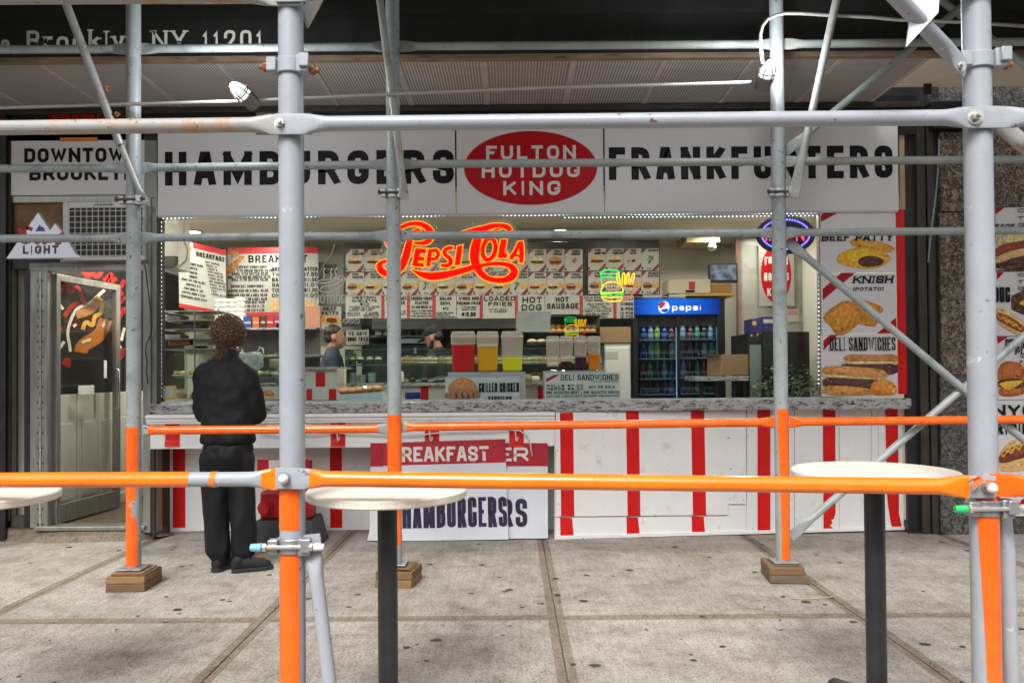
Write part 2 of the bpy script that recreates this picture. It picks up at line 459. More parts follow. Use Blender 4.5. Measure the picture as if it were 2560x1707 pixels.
def poly_px(mb, pts, Y, depth=0.):
    c = at(pts[0][0], pts[0][1], Y); f = Y / FPX
    q = [((p[0] - pts[0][0]) * f, -(p[1] - pts[0][1]) * f) for p in pts]
    a = sum(q[i - 1][0] * q[i][1] - q[i][0] * q[i - 1][1] for i in range(len(q)))
    if a < 0: q = q[::-1]
    return mb.prism(q, c, UX, UZ, depth)
def disc_pts(cx, cy, rx, ry, n=24, rot=0.):
    c, s = math.cos(rot), math.sin(rot)
    return [(cx + rx * math.cos(a) * c - ry * math.sin(a) * s, cy + rx * math.cos(a) * s + ry * math.sin(a) * c) for a in [2 * math.pi * i / n for i in range(n)]]

# ================================================================ ground, sidewalk, road
def concrete(name, base, dark):
    m = bpy.data.materials.new(name); m.use_nodes = True
    t = m.node_tree; t.nodes.clear()
    out = nn(t, 'ShaderNodeOutputMaterial'); b = nn(t, 'ShaderNodeBsdfPrincipled'); b.inputs['Roughness'].default_value = .85; b.inputs['Specular IOR Level'].default_value = .25
    ge = nn(t, 'ShaderNodeNewGeometry')
    def ns(scale, det=6., rough=.65, st=None):
        n = nn(t, 'ShaderNodeTexNoise', Scale=scale, Detail=det, Roughness=rough)
        if st:
            mp = nn(t, 'ShaderNodeMapping'); mp.inputs['Scale'].default_value = st
            t.links.new(ge.outputs['Position'], mp.inputs[0]); t.links.new(mp.outputs[0], n.inputs['Vector'])
        else: t.links.new(ge.outputs['Position'], n.inputs['Vector'])
        return n.outputs['Fac']
    def ramp(f, stops):
        r = nn(t, 'ShaderNodeValToRGB'); el = r.color_ramp.elements
        el[0].position, el[0].color = stops[0][0], rgba(stops[0][1]); el[1].position, el[1].color = stops[-1][0], rgba(stops[-1][1])
        for p, c in stops[1:-1]: e = el.new(p); e.color = rgba(c)
        t.links.new(f, r.inputs[0]); return r.outputs[0]
    def mul(a, b_, f=1.):
        x = nn(t, 'ShaderNodeMix', data_type='RGBA', blend_type='MULTIPLY'); x.inputs['Factor'].default_value = f
        t.links.new(a, x.inputs[6]); t.links.new(b_, x.inputs[7]); return x.outputs[2]
    c = ramp(ns(1.3, 8.), [(.3, dark), (.72, base)])
    c = mul(c, ramp(ns(95, 3.), [(.36, (.34, .32, .30)), (.47, (1, 1, 1)), (.7, (1.0, 1.0, 1.0))]))
    c = mul(c, ramp(ns(260, 2.), [(.3, (.55, .54, .52)), (.55, (1, 1, 1))]), .8)
    c = mul(c, ramp(ns(7, 10., .8), [(.36, (.62, .58, .53)), (.55, (1, 1, 1))]), .75)
    c = mul(c, ramp(ns(14, 5., .6, (3, .25, 1)), [(.4, (.82, .80, .78)), (.6, (1, 1, 1))]), .7)
    oi = nn(t, 'ShaderNodeObjectInfo'); c = mul(c, ramp(oi.outputs['Random'], [(0, (.84, .83, .82)), (1, (1, 1, 1))]))
    vo = nn(t, 'ShaderNodeTexVoronoi', Scale=.9, feature='DISTANCE_TO_EDGE'); nw = nn(t, 'ShaderNodeTexNoise', Scale=3.2, Detail=6.)
    wp_ = nn(t, 'ShaderNodeMix', data_type='RGBA'); wp_.inputs['Factor'].default_value = .22
    t.links.new(ge.outputs['Position'], nw.inputs['Vector']); t.links.new(ge.outputs['Position'], wp_.inputs[6]); t.links.new(nw.outputs['Color'], wp_.inputs[7]); t.links.new(wp_.outputs[2], vo.inputs['Vector'])
    c = mul(c, ramp(vo.outputs['Distance'], [(.0, (.45, .42, .38)), (.0035, (.55, .52, .48)), (.006, (1, 1, 1))]), .22)
    c = mul(c, ramp(ns(2.6, 12., .82), [(.40, (.66, .62, .56)), (.50, (1, 1, 1))]), .55)
    t.links.new(c, b.inputs['Base Color'])
    bp = nn(t, 'ShaderNodeBump'); bp.inputs['Strength'].default_value = .35; bp.inputs['Distance'].default_value = .006
    t.links.new(ns(140, 4.), bp.inputs['Height']); t.links.new(bp.outputs[0], b.inputs['Normal'])
    t.links.new(b.outputs[0], out.inputs[0]); return m
CONC = concrete('concrete', (.54, .515, .475), (.39, .37, .335))
BAND = concrete('tooled_joint_concrete', (.36, .31, .255), (.275, .235, .19))
ASPH = mat('asphalt', (.05, .05, .052), .9, var=.3, scale=30, bump=.3, bscale=200)
structure(build('road', MB().add([(-400, -400, -.15), (400, -400, -.15), (400, 400, -.15), (-400, 400, -.15)], [(0, 1, 2, 3)]), ASPH))
sw_ = build('sidewalk', MB().box(-14, 14, .9, 11.5, -.149, -.02), BAND)
structure(sw_)
build('kerb', MB().box(-14, 14, .72, .898, -.149, .004), mat('kerb_stone', (.33, .32, .31), .8, var=.2, bump=.3), sw_, bevel=.015)
JX = [-9.2, -7.6, -6.05, -4.46, -2.89, -1.352, .229, 1.86, 3.44, 5.0, 6.6, 8.2]
JY = [.902, 2.76, 4.32, 8.2]
for i in range(len(JX) - 1):
    for j in range(len(JY) - 1):
        x0, x1, y0, y1 = JX[i] + .004, JX[i + 1] - .004, JY[j] + .004, JY[j + 1] - .004
        bw = .042; dz = random.uniform(-.0015, .0015)
        me = bpy.data.meshes.new('paving_slab')
        vs = [(x0, y0, -.019), (x1, y0, -.019), (x1, y1, -.019), (x0, y1, -.019)]
        vs += [(x, y, -.004 + dz) for x, y in ((x0, y0), (x1, y0), (x1, y1), (x0, y1))]
        vs += [(x, y, dz) for x, y in ((x0 + bw, y0 + bw), (x1 - bw, y0 + bw), (x1 - bw, y1 - bw), (x0 + bw, y1 - bw))]
        fs = [(0, 1, 5, 4), (1, 2, 6, 5), (2, 3, 7, 6), (3, 0, 4, 7), (4, 5, 9, 8), (5, 6, 10, 9), (6, 7, 11, 10), (7, 4, 8, 11), (8, 9, 10, 11)]
        me.from_pydata(vs, [], fs); me.materials.append(BAND); me.materials.append(CONC); me.polygons[8].material_index = 1; me.update()
        o = bpy.data.objects.new('paving_slab', me); COL.objects.link(o); o.parent = sw_
gm = MB()
for i in range(240):
    x, y = random.uniform(-4.2, 4.2), random.uniform(2.3, 6.2); r = random.choice((.008, .01, .013, .018, .024)) * random.uniform(.8, 1.2)
    k = 9; a0 = random.random() * 6
    gm.add([(x + r * random.uniform(.75, 1.25) * math.cos(a0 + 6.283 * q / k), y + r * .8 * random.uniform(.75, 1.25) * math.sin(a0 + 6.283 * q / k), .0032) for q in range(k)], [tuple(range(k))])
g_ = build('gum_spots', gm, mat('trodden_gum', (.045, .042, .042), .8, var=.3), sw_); g_['kind'] = 'stuff'
# concrete apron ramping up to the shop door
ap = [ground(-260, 1352), ground(-20, 1352), ground(130, 1357), ground(345, 1352), ground(440, 1335)]
apv = [(p.x, p.y, .001) for p in ap] + [(p.x, 6.44, .085) for p in ap[:-1]] + [(ap[-1].x - .05, 6.44, .02)]
n = len(ap)
am = MB().add(apv + [(v[0], v[1], -.01) for v in apv[:n]], [(i, i + 1, n + i + 1, n + i) for i in range(n - 1)] + [(i + 1, i, 2 * n + i, 2 * n + i + 1) for i in range(n - 1)])
structure(build('door_apron', am, concrete('apron_concrete', (.36, .31, .245), (.24, .20, .15))))
# a dry twig on the slabs
tw = [ground(*p, z=.006) for p in ((1977, 1495), (2010, 1496), (2040, 1495), (2065, 1493), (2095, 1488))]
tag(build('twig', MB().tube(tw, [.003, .0035, .003, .003, .002], 6), mat('dry_stalk', (.42, .34, .22), .8), loc=tw[0]), 'thin pale dry twig lying on the sidewalk', 'twig')

# ================================================================ sidewalk shed (scaffold)
PAINT_N = mat('near_scaffold_paint', (.315, .34, .375), .36, var=.06, scale=9, bump=.08, bscale=120, spots=((.13, .09, .07), 24, .645, .03), spots2=((.46, .49, .52), 13, .66, .02))
PAINT_B = mat('grey_scaffold_paint', (.285, .32, .325), .42, var=.12, scale=8, bump=.06, bscale=160, spots=((.05, .04, .035), 30, .63, .03), spots2=((.15, .18, .18), 5, .52, .2))
PAINT_G = mat('dull_scaffold_paint', (.25, .275, .26), .5, var=.16, scale=6, bump=.08, bscale=160, spots=((.05, .04, .03), 36, .64), spots2=((.33, .31, .25), 4, .56, .15))
RUSTY = mat('rust_streaked_paint', (.32, .325, .31), .45, var=.1, scale=7, bump=.1, bscale=120, spots=((.40, .20, .075), 7, .50, .16), spots2=((.17, .08, .035), 22, .60, .06))
BRACE = mat('worn_brace_metal', (.30, .305, .29), .45, metal=.25, var=.2, scale=9, bump=.08, spots=((.24, .18, .10), 6, .55, .15), spots2=((.06, .05, .04), 40, .64))
TAPE = mat('orange_tape', (.84, .12, .007), .26, var=.14, scale=7, bump=.22, bscale=22, coat=.25, spots=((.42, .05, .01), 26, .68, .05))
TAPE2 = mat('orange_tape_glossy', (.88, .19, .006), .18, var=.14, scale=5, bump=.18, bscale=16, coat=.5, spots=((.46, .07, .01), 30, .69, .05))
STEEL = mat('galvanised_steel', (.42, .44, .45), .38, metal=.75, var=.15, scale=20, spots=((.24, .13, .07), 14, .62, .1))
RUST = mat('rusty_steel', (.28, .11, .04), .8, metal=.2, var=.35, scale=40, bump=.3)
BOLTM = mat('zinc_bolt', (.55, .53, .48), .35, metal=.7, var=.15, scale=30)

shed = thing('sidewalk_shed', (0, 4.0, 0), 'grey tube scaffold of a sidewalk shed with orange taped lower rails', 'scaffold')
def ring(p, d, s, L, r, el, tr, e0, e1, off, n):
    """cross-section of a tube with flattened ends, at distance s along it"""
    fl = 1.
    if e0: fl = min(fl, max(0., min(1., (s - el) / tr)))
    if e1: fl = min(fl, max(0., min(1., (L - s - el) / tr)))
    fl = fl * fl * (3 - 2 * fl)
    hh, ht = r * (1.42 * (1 - fl) + fl) + off, r * (.2 * (1 - fl) + fl) + off
    side = Vector((d.y, -d.x, 0)).normalized(); up = side.cross(d) if True else UZ
    if up.z < 0: up = -up
    ex = 2 + 4 * (1 - fl)
    out = []
    for i in range(n):
        a = 2 * math.pi * i / n; c, q = math.cos(a), math.sin(a)
        m = (abs(c) ** ex + abs(q) ** ex) ** (-1 / ex)
        out.append(p + side * (c * m * ht) + up * (q * m * hh))
    return out
def rail(p0, p1, r, m, e0=True, e1=True, el=.085, tr=.10, tape=None, tmat=None, name='rail', bolts=(), n=20, label=None, sag=0.):
    p0, p1 = Vector(p0), Vector(p1); d = (p1 - p0); L = d.length; d.normalize()
    def P(s):
        return p0 + d * s - UZ * (sag * math.sin(math.pi * s / L))
    def body(s0, s1, off):
        ss = sorted({s0, s1, *[x for x in (el, el + tr * .2, el + tr * .4, el + tr * .6, el + tr * .8, el + tr, L - el, L - el - tr * .2, L - el - tr * .4, L - el - tr * .6, L - el - tr * .8, L - el - tr) if s0 < x < s1],
                     *[s0 + (s1 - s0) * i / 8 for i in range(9)]})
        vs = []
        for s in ss: vs += ring(P(s), d, s, L, r, el, tr, e0, e1, off, n)
        fs = []
        for i in range(len(ss) - 1):
            fs += [(i * n + j, i * n + (j + 1) % n, (i + 1) * n + (j + 1) % n, (i + 1) * n + j) for j in range(n)]
        fs += [tuple(range(n)), tuple(range((len(ss) - 1) * n, len(ss) * n))[::-1]]
        return MB().add(vs, [f[::-1] for f in fs])
    o = build(name, body(0, L, 0), m, shed, smooth=True, autos=50)
    if label: o['label'] = label
    for t0, t1 in (tape or ()):
        build('orange_tape', body(t0 * L, t1 * L, .0016), tmat or TAPE, o, smooth=True, autos=60)
    for s in bolts:
        c = P(s * L); f = Vector((d.y, -d.x, 0)).normalized()
        bolt(o, c + f * (r * .2), f, 1.25)
    return o
def bolt(parent, c, f, size=1., m=None, cap=None):
    b = MB().cyl(c, c + f * .004 * size, .021 * size, n=18).cyl(c + f * .004 * size, c + f * .018 * size, .0125 * size, n=6).cyl(c + f * .018 * size, c + f * .03 * size, .0065 * size, n=10)
    o = build('bolt', b, m or BOLTM, parent, smooth=True, autos=40)
    if cap:
        build('bolt_cap', MB().ell(c + f * .022 * size, .017 * size, .020 * size, .017 * size), cap, parent, smooth=True)
    return o
WHITECAP = mat('white_plastic_cap', (.75, .73, .68), .35, var=.05)
BLUECAP = mat('blue_plastic_cap', (.18, .45, .72), .35, var=.05)
GREENCAP = mat('green_plastic_cap', (.03, .42, .14), .35, var=.05)
PR = .044
def post(px, py, Y, m, z0, z1=4.0, plate=True):
    x = at(px, py, Y).x
    o = build('post', MB().cyl((x, Y, z0), (x, Y, z1), PR, n=32), m, shed, smooth=True, autos=50)
    if plate:
        build('base_plate', MB().box(x - .075, x + .075, Y - .075, Y + .075, z0 - .004, z0 + .006), STEEL, o, bevel=.002)
    return o, x
def sleeve(o, x, Y, zs, m=TAPE, r=PR + .0015, n=22, name='orange_tape'):
    """tape wrapped round part of a post: zs = [(z, left angle, right angle)], angles in degrees from the street side, + to the right"""
    vs = []; fs = []
    for z, a0, a1 in zs:
        for i in range(n + 1):
            a = R(a0 + (a1 - a0) * i / n)
            vs.append((x + r * math.sin(a), Y - r * math.cos(a), z))
    for j in range(len(zs) - 1):
        fs += [(j * (n + 1) + i, j * (n + 1) + i + 1, (j + 1) * (n + 1) + i + 1, (j + 1) * (n + 1) + i) for i in range(n)]
    return build(name, MB().add(vs, fs), m, o, smooth=True)
def clamp(parent, x, Y, z, m=STEEL, left=None, right=None, bar=True):
    """swivel clamp round a post: ring, two lugs and a bolt across the street side"""
    mb = MB().lathe((x, Y, z), [(PR + .001, -.026), (PR + .009, -.026), (PR + .009, .026), (PR + .001, .026)], 28)
    mb.box(x - PR - .030, x - PR + .004, Y - .05, Y - .012, z - .024, z + .024)
    mb.box(x + PR - .012, x + PR + .028, Y - .055, Y - .012, z - .03, z + .03)
    mb.box(x + PR + .0, x + PR + .034, Y - .068, Y - .05, z - .016, z + .03)
    c = build('clamp', mb, m, parent, smooth=True, autos=35, bevel=.003)
    y = Y - .058
    bb = MB()
    if bar: bb.cyl((x - PR - .045, y, z + .002), (x + PR + .055, y, z + .002), .0075, n=10)
    else:
        y = Y - .02
        for sg_, zo in ((-1, -.002), (1, -.014)):
            build('bolt', MB().cyl((x + sg_ * (PR + .02), y, z + zo), (x + sg_ * (PR + .06), y, z + zo), .009, n=10).cyl((x + sg_ * (PR + .032), y, z + zo), (x + sg_ * (PR + .046), y, z + zo), .016, n=6), RUST, c, smooth=True, autos=35)
        return c
    build('bolt', bb.cyl((x - PR - .042, y, z + .002), (x - PR - .03, y, z + .002), .015, n=6).cyl((x + PR + .03, y, z + .002), (x + PR + .042, y, z + .002), .015, n=6),
          (RUST if not bar else mat('dark_bolt_steel', (.10, .085, .07), .5, metal=.5)) if left is None else BOLTM, c, smooth=True, autos=35)
    if left: build('bolt_cap', MB().cyl((x - PR - .085, y, z + .002), (x - PR - .045, y, z + .002), .0125, .015, n=12), left, c, smooth=True, autos=40, bevel=.003)
    if right: build('bolt_cap', MB().cyl((x + PR + .045, y, z + .002), (x + PR + .08, y, z + .002), .014, .0115, n=12), right, c, smooth=True, autos=40, bevel=.003)
    return c
zpx = lambda px, py, Y: at(px, py, Y).z
# posts by the kerb
YL, YR = 2.80, 2.655
nl, xl = post(730, 900, YL, PAINT_N, .02); nl['label'] = 'pale grey post of the scaffold nearest the camera at centre left'
nr, xr = post(2453, 850, YR, PAINT_N, .02); nr['label'] = 'pale grey flaking post of the scaffold nearest the camera at right'
sleeve(nl, xl, YL, [(.05, -170, 44), (.45, -170, 46), (.735, -170, 44)], TAPE)
sleeve(nl, xl, YL, [(.785, -170, 44), (.93, -170, 46)], TAPE)
sleeve(nr, xr, YR, [(.05, -20, 172), (.45, -34, 172), (.70, -48, 172), (.86, -58, 172)], TAPE)
sleeve(nr, xr, YR, [(.89, -62, 160), (.925, -62, 160)], TAPE)
clamp(nl, xl, YL, zpx(730, 172, YL), PAINT_N, bar=False)
clamp(nr, xr, YR, zpx(2453, 158, YR), PAINT_N, bar=False)
clamp(nl, xl, YL, zpx(730, 1360, YL), STEEL, BLUECAP, WHITECAP)
clamp(nr, xr, YR, zpx(2453, 1266, YR), STEEL, GREENCAP, WHITECAP)
# posts by the shop
B1, B2, B3 = 5.02, 5.05, 5.10
bl, x1 = post(334, 800, B1, PAINT_B, .118)
bm_, x2 = post(985, 800, B2, PAINT_B, .128)
br, x3 = post(1950, 800, B3, PAINT_B, .112)
zt1, zt2, zt3 = zpx(334, 1067, B1), zpx(985, 1036, B2), zpx(1950, 1022, B3)
sleeve(bl, x1, B1, [(.135, -150, 60), (.30, -150, 56), (.42, -150, 46), (.48, -150, 8), (.56, -150, 40), (.7, -150, 55), (zt1, -150, 60)], TAPE)
sleeve(bm_, x2, B2, [(.16, -170, 20), (.26, -170, 58), (.5, -170, 66), (.8, -170, 70), (zt2, -170, 74)], TAPE)
sleeve(br, x3, B3, [(.125, -26, 170), (.4, -30, 170), (.8, -42, 170), (zt3, -52, 170)], TAPE)
clamp(bl, x1, B1, zpx(334, 503, B1), STEEL)
clamp(bm_, x2, B2, zpx(985, 486, B2), STEEL)
clamp(br, x3, B3, zpx(1950, 484, B3), STEEL)
# the next posts along the kerb and the shop, outside the frame
for px_, Y_, zt_ in ((-812, 3.02, .02), (4430, 2.52, .02), (-990, B1, .004), (3690, B3 + .1, .004)):
    o_, x_ = post(px_, 900, Y_, PAINT_N if Y_ < 4 else PAINT_B, zt_); sleeve(o_, x_, Y_, [(.03, -180, 180), (.93, -180, 180)], TAPE)
# rails between the near posts
RR = .0255
def pt(px, py, Y): return at(px, py, Y)
yl, yr = YL - PR - .006, YR - PR - .006
rail(pt(-830, 330, 2.96), pt(752, 311, yl), RR, RUSTY, e0=True, bolts=[.973], label='rust streaked upper rail of the near scaffold')
rail(pt(690, 311, yl - .006), pt(2500, 293, yr - .006), RR, PAINT_N, e0=True, bolts=[.966], label='pale glossy upper rail of the near scaffold')
rail(pt(2440, 293, yr + .006), pt(4450, 314, 2.46), RR, PAINT_N)
rail(pt(-830, 1202, 2.96), pt(752, 1197, yl), RR, PAINT_N, e0=True, tape=[(0.05, .837), (.868, .877), (.944, .967)], tmat=TAPE2, label='orange taped lower rail of the near scaffold with bare grey end')
ro = rail(pt(690, 1195, yl - .006), pt(2488, 1217, yr - .006), RR, PAINT_N, tape=[(.05, .965)], tmat=TAPE2, label='bright orange taped lower rail of the near scaffold')
rail(pt(2455, 1212, yr + .006), pt(4450, 1243, 2.46), RR, PAINT_N, tape=[(.01, .95)], tmat=TAPE)
f = Vector((0, -1, 0))
bolt(ro, pt(713, 1195, yl - .012), f, 1., STEEL, WHITECAP)
bolt(ro, pt(2470, 1217, yr - .012), f, 1., STEEL, WHITECAP)
# torn tape ends round the right-hand joint
tt = MB()
for k in range(5):
    a = pt(2420 + random.uniform(-6, 60), 1200 + random.uniform(-6, 10), yr - .03); b = a + Vector((random.uniform(-.02, .05), -.006, random.uniform(-.015, .022))); c = a + Vector((random.uniform(-.02, .05), -.004, random.uniform(-.035, .0)))
    e = (b + c) / 2 + Vector((.02, -.012, .01)); tt.add([a, b, e, c], [(0, 1, 2), (0, 2, 3)])
build('torn_tape', tt, TAPE, ro)
rail(pt(-830, -2, 2.96), pt(752, -10, yl), RR, RUSTY, e0=True)
rail(pt(690, -20, yl - .006), pt(2500, -40, yr - .006), RR, PAINT_N)
# rails between the posts by the shop
k = .012
for y0, ya, yb, yc, ye, m1, m2 in ((124, 123, 117, 111, 101, PAINT_B, PAINT_G), (421, 420.5, 411, 404, 396, PAINT_B, PAINT_G), (597, 595, 589, 582, 572, PAINT_B, PAINT_G)):
    rail(pt(-1000, y0 + 5, B1 + k), pt(345, ya, B1 + k), RR, m1, e0=False)
    rail(pt(325, ya, B1 + k + .004), pt(996, yb, B2 + k), RR, m1 if y0 > 120 else m2)
    rail(pt(972, yb, B2 + k + .004), pt(1962, yc, B3 + k), RR, m2 if y0 < 500 else m1)
    rail(pt(1938, yc, B3 + k + .004), pt(3700, ye - 6, B3 + .1), RR, m2 if y0 > 120 else m1, e1=False)
rail(pt(325, 1076, B1 + k), pt(996, 1071, B2 + k), RR, PAINT_B, tape=[(.07, .925)], el=.06)
rail(pt(972, 1068, B2 + k + .004), pt(1962, 1055, B3 + k), RR, PAINT_B, tape=[(.045, .99)], el=.06)
rail(pt(1938, 1055, B3 + k + .004), pt(3700, 1036, B3 + .1), RR, PAINT_B, e1=False, tape=[(.02, 1)])
# braces
b1 = rail(pt(140, -55, 4.75), pt(300, 362, 4.93), .025, BRACE, name='brace', e0=False, e1=False)
rail(pt(283, 318, 4.945), pt(362, 508, 4.965), .020, BRACE, name='brace', e0=False, el=.03, tr=.06)
for q in ((268, 222), (291, 286)): bolt(b1, pt(q[0], q[1], 4.90), Vector((1, -.2, 0)).normalized(), .8, RUST)
rail(pt(942, -60, 4.85), pt(1012, 500, 4.985), .023, BRACE, name='brace', e0=False, el=.03)
rail(pt(2103, -55, 4.85), pt(1984, 492, 5.03), .024, BRACE, name='brace', e0=False, el=.04, tr=.3)
rail(pt(2480, -45, 5.2), pt(1960, 382, 5.16), .023, PAINT_G, name='brace', e0=False)
rail(pt(1966, 601, 5.18), pt(2760, 1268, 5.2), .024, PAINT_B, name='brace', e1=False)
rail(pt(1975, 1342, 5.20), pt(2760, 668, 5.24), .024, PAINT_B, name='brace', e1=False)
rail(pt(2280, -55, 5.2), pt(2760, 316, 5.22), .023, PAINT_G, name='brace', e0=False, e1=False)
rail(pt(2190, -60, 2.35), pt(2412, 172, YR - .05), .0245, PAINT_N, name='brace', e0=False, el=.05)
bolt(nr, pt(2396, 168, YR - .065), f, 1.0, BOLTM)
rail(pt(2488, 300, YR - .0), pt(2760, 535, 2.9), .0245, RUSTY, name='brace', e1=False)
rail(pt(778, 1335, YL - .02), (pt(840, 1707, 2.72).x, 2.75, .02), .0245, PAINT_N, name='brace', e1=False, el=.04, tr=.12)
rail(pt(2514, 1272, YR + .03), (pt(2556, 1707, 2.65).x, 2.70, .02), .0245, PAINT_N, name='brace', e1=False, el=.04, tr=.12)
rail(pt(762, 48, YL + .05), pt(850, -110, 3.2), .0245, RUSTY, name='brace', e1=False)
# the plank deck that roofs the shed, above the frame
DECKM = mat('deck_plywood', (.16, .19, .15), .85, var=.25, scale=3, bump=.2)
for i in range(8):
    build('deck_plank', MB().box(-9, 9, 2.95 + i * .33, 2.95 + i * .33 + .322, 4.02, 4.06), DECKM, shed)
for x in (-3.6, -1.2, 1.2, 3.6):
    build('deck_beam', MB().box(x - .05, x + .05, 2.60, 5.4, 3.905, 4.015), PAINT_B, shed)
# timber blocks under the posts by the shop
WOODS = [mat('block_wood_%d' % i, c, .85, var=.35, scale=5, stretch=(1, 1, 14), bump=.35, bscale=30, spots=((.07, .045, .025), 7, .60, .1)) for i, c in enumerate(((.24, .135, .06), (.16, .092, .045), (.15, .105, .068)))]
def blocks(x, Y, zs, rot, label, w, dp, ms):
    o = thing('timber_block', (x, Y, 0), label, 'wood block', 'timber blocks under the scaffold posts')
    z = .0015
    for i, (h, dw, dd, sx) in enumerate(zs):
        c, s = math.cos(rot), math.sin(rot)
        build('board', MB().obox((x + sx, Y, z + h / 2), Vector((c, s, 0)) * (w / 2 + dw), Vector((-s, c, 0)) * (dp / 2 + dd), (0, 0, h / 2 - .0008)), ms[i % len(ms)], o, bevel=.004)
        z += h
blocks(x1 + .005, B1, [(.048, 0, 0, 0), (.044, 0, .0, .0), (.008, -.012, -.02, .01), (.008, -.02, -.02, 0)], R(2), 'stack of brown timber boards under the scaffold post beside the door', .235, .27, [WOODS[1], WOODS[0]])
blocks(x2 + .02, B2, [(.05, 0, 0, 0), (.05, .0, -.005, .004), (.008, -.012, -.03, .0), (.008, -.02, -.02, 0)], R(-8), 'stack of reddish timber boards under the middle scaffold post behind a table', .235, .25, [WOODS[0], WOODS[1]])
blocks(x3, B3, [(.048, .008, .005, .01), (.050, -.005, .0, -.006), (.006, -.04, -.04, 0)], R(-6), 'stack of greyish timber boards with nails under the scaffold post at right', .225, .27, [WOODS[2], WOODS[1]])
# caged work lamps on a conduit
COND = mat('white_conduit', (.36, .355, .33), .4, metal=.3, var=.1, scale=12, spots=((.3, .25, .18), 14, .64, .1))
YC = 4.90
cp = [pt(-300, 277, YC), pt(0, 270, YC), pt(581, 254, YC), pt(655, 251, YC), pt(1000, 235, YC), pt(1360, 220, YC), pt(1878, 206, YC)]
tag(build('conduit', MB().tube(cp, .0105, 10), COND, smooth=True, loc=cp[0]), 'long thin pale conduit running between the two caged lamps', 'conduit')
c2 = [pt(1906, 160, YC), pt(1902, 115, YC), pt(1901, 88, YC), pt(1906, 66, YC), pt(1919, 49, YC), pt(1938, 39, YC), pt(1962, 34, YC), pt(2000, 34, YC), pt(2090, 40, YC), pt(2180, 44, YC), pt(2240, 50, YC), pt(2400, 56, YC), pt(2620, 70, YC)]
tag(build('conduit', MB().tube(c2, .0105, 10), COND, smooth=True, loc=c2[0]), 'bent pale conduit rising from the right caged lamp', 'conduit')
HOUS = mat('lamp_housing', (.17, .16, .15), .4, metal=.4, var=.12)
GLOW = emit('lit_bulb_glass', (.93, .96, 1.0), .95)
def work_lamp(base, tip, label, cond):
    b, t = pt(*base, YC), pt(*tip, YC - .10); d = (t - b).normalized(); L = (t - b).length
    o = thing('work_lamp', b, label, 'lamp', 'caged work lamps on the scaffold')
    build('housing', MB().cyl(b - d * .035, b + d * .02, .048, .050, n=20).cyl(b + d * .02, b + d * .05, .054, n=20).cyl(b - d * .05, b - d * .035, .02, n=10), HOUS, o, smooth=True, autos=40)
    q = d.to_track_quat('Z', 'Y').to_matrix()
    build('globe', MB().cyl(b + d * .05, b + d * (L - .045), .042, n=18).ell(b + d * (L - .045), .042, .042, .042, rot=q), GLOW, o, smooth=True)
    a = d.orthogonal().normalized(); c = d.cross(a); cg = MB()
    for i in range(6):
        u = a * math.cos(i * 1.047) + c * math.sin(i * 1.047)
        cg.tube([b + d * .05 + u * .052, b + d * (L - .05) + u * .051, b + d * (L - .02) + u * .038, b + d * (L + .006) + u * .016, b + d * (L + .008) + u * .012], .0034, 5)
    for s, r in ((.075, .0525), (L - .055, .0525), (L + .006, .016)):
        cg.tube([b + d * s + (a * math.cos(i * .3927) + c * math.sin(i * .3927)) * r for i in range(16)], .0036, 5, closed=True)
    build('cage', cg, mat('cage_wire', (.06, .06, .065), .5, metal=.3), o)
    l = bpy.data.lights.new('work_lamp_light', 'POINT'); l.energy = 22; l.color = (.93, .96, 1.0); l.shadow_soft_size = .045
    lo = bpy.data.objects.new('bulb', l); COL.objects.link(lo); lo.parent = o; lo.location = (t - b) * 1.15
work_lamp((628, 254), (582, 213), 'lit caged work lamp at left under the metal soffit', None)
work_lamp((1909, 208), (1925, 157), 'lit caged work lamp at right beside a scaffold post', None)
# corner of a white sign hanging from the near scaffold, cut by the frame
sg = MB(); poly_px(sg, [(2281, 0), (2264, 119), (2346, 33), (2352, -40), (2360, -190), (2290, -190)], 2.45, .006)
tag(build('hanging_sign', sg, mat('white_plastic_sheet', (.72, .73, .77), .4, var=.04), loc=pt(2300, 0, 2.45)), 'pointed lower corner of a white sign hanging at the top right', 'sign')

# ================================================================ pedestal tables
TTOP = vor('cream_terrazzo', [(.18, (.56, .50, .40)), (.34, (.72, .67, .57)), (.75, (.77, .73, .64))], 150, .42, noise_mix=.35)
TLEG = mat('black_pedestal', (.018, .019, .022), .38, var=.3, scale=10, bump=.08, spots=((.16, .16, .17), 30, .70, .03))
def table(px, Y, z, label, rot=.6):
    x = at(px, 1200, Y).x
    o = thing('pedestal_table', (x, Y, 0), label, 'table', 'round tables by the scaffold rail')
    build('table_top', MB().lathe((x, Y, 0), [(.297, z - .033), (.304, z - .028), (.305, z - .006), (.300, z)], 72), TTOP, o, smooth=True, autos=30)
    build('column', MB().cyl((x, Y, .03), (x, Y, z - .041), .038, n=28), TLEG, o, smooth=True, autos=40)
    build('mounting_plate', MB().cyl((x, Y, z - .042), (x, Y, z - .0335), .12, n=20), TLEG, o)
    bs = MB().cyl((x, Y, .012), (x, Y, .06), .075, .048, n=20)
    for i in range(4):
        a = rot + i * math.pi / 2; e = Vector((x + .225 * math.cos(a), Y + .225 * math.sin(a), .028)); s = Vector((x, Y, .045))
        bs.tube([s, s.lerp(e, .6), e, e + (e - s).normalized() * .02], [.036, .032, .028, .015], 10)
    build('base', bs, TLEG, o, smooth=True, autos=50)
table(2185, 3.10, .936, 'round cream table before the striped counter at right', R(112))
table(968, 3.06, .884, 'round cream table at centre behind the orange rail', R(45))
table(-72, 3.06, .878, 'round cream table cut by the left edge of the picture', R(45))

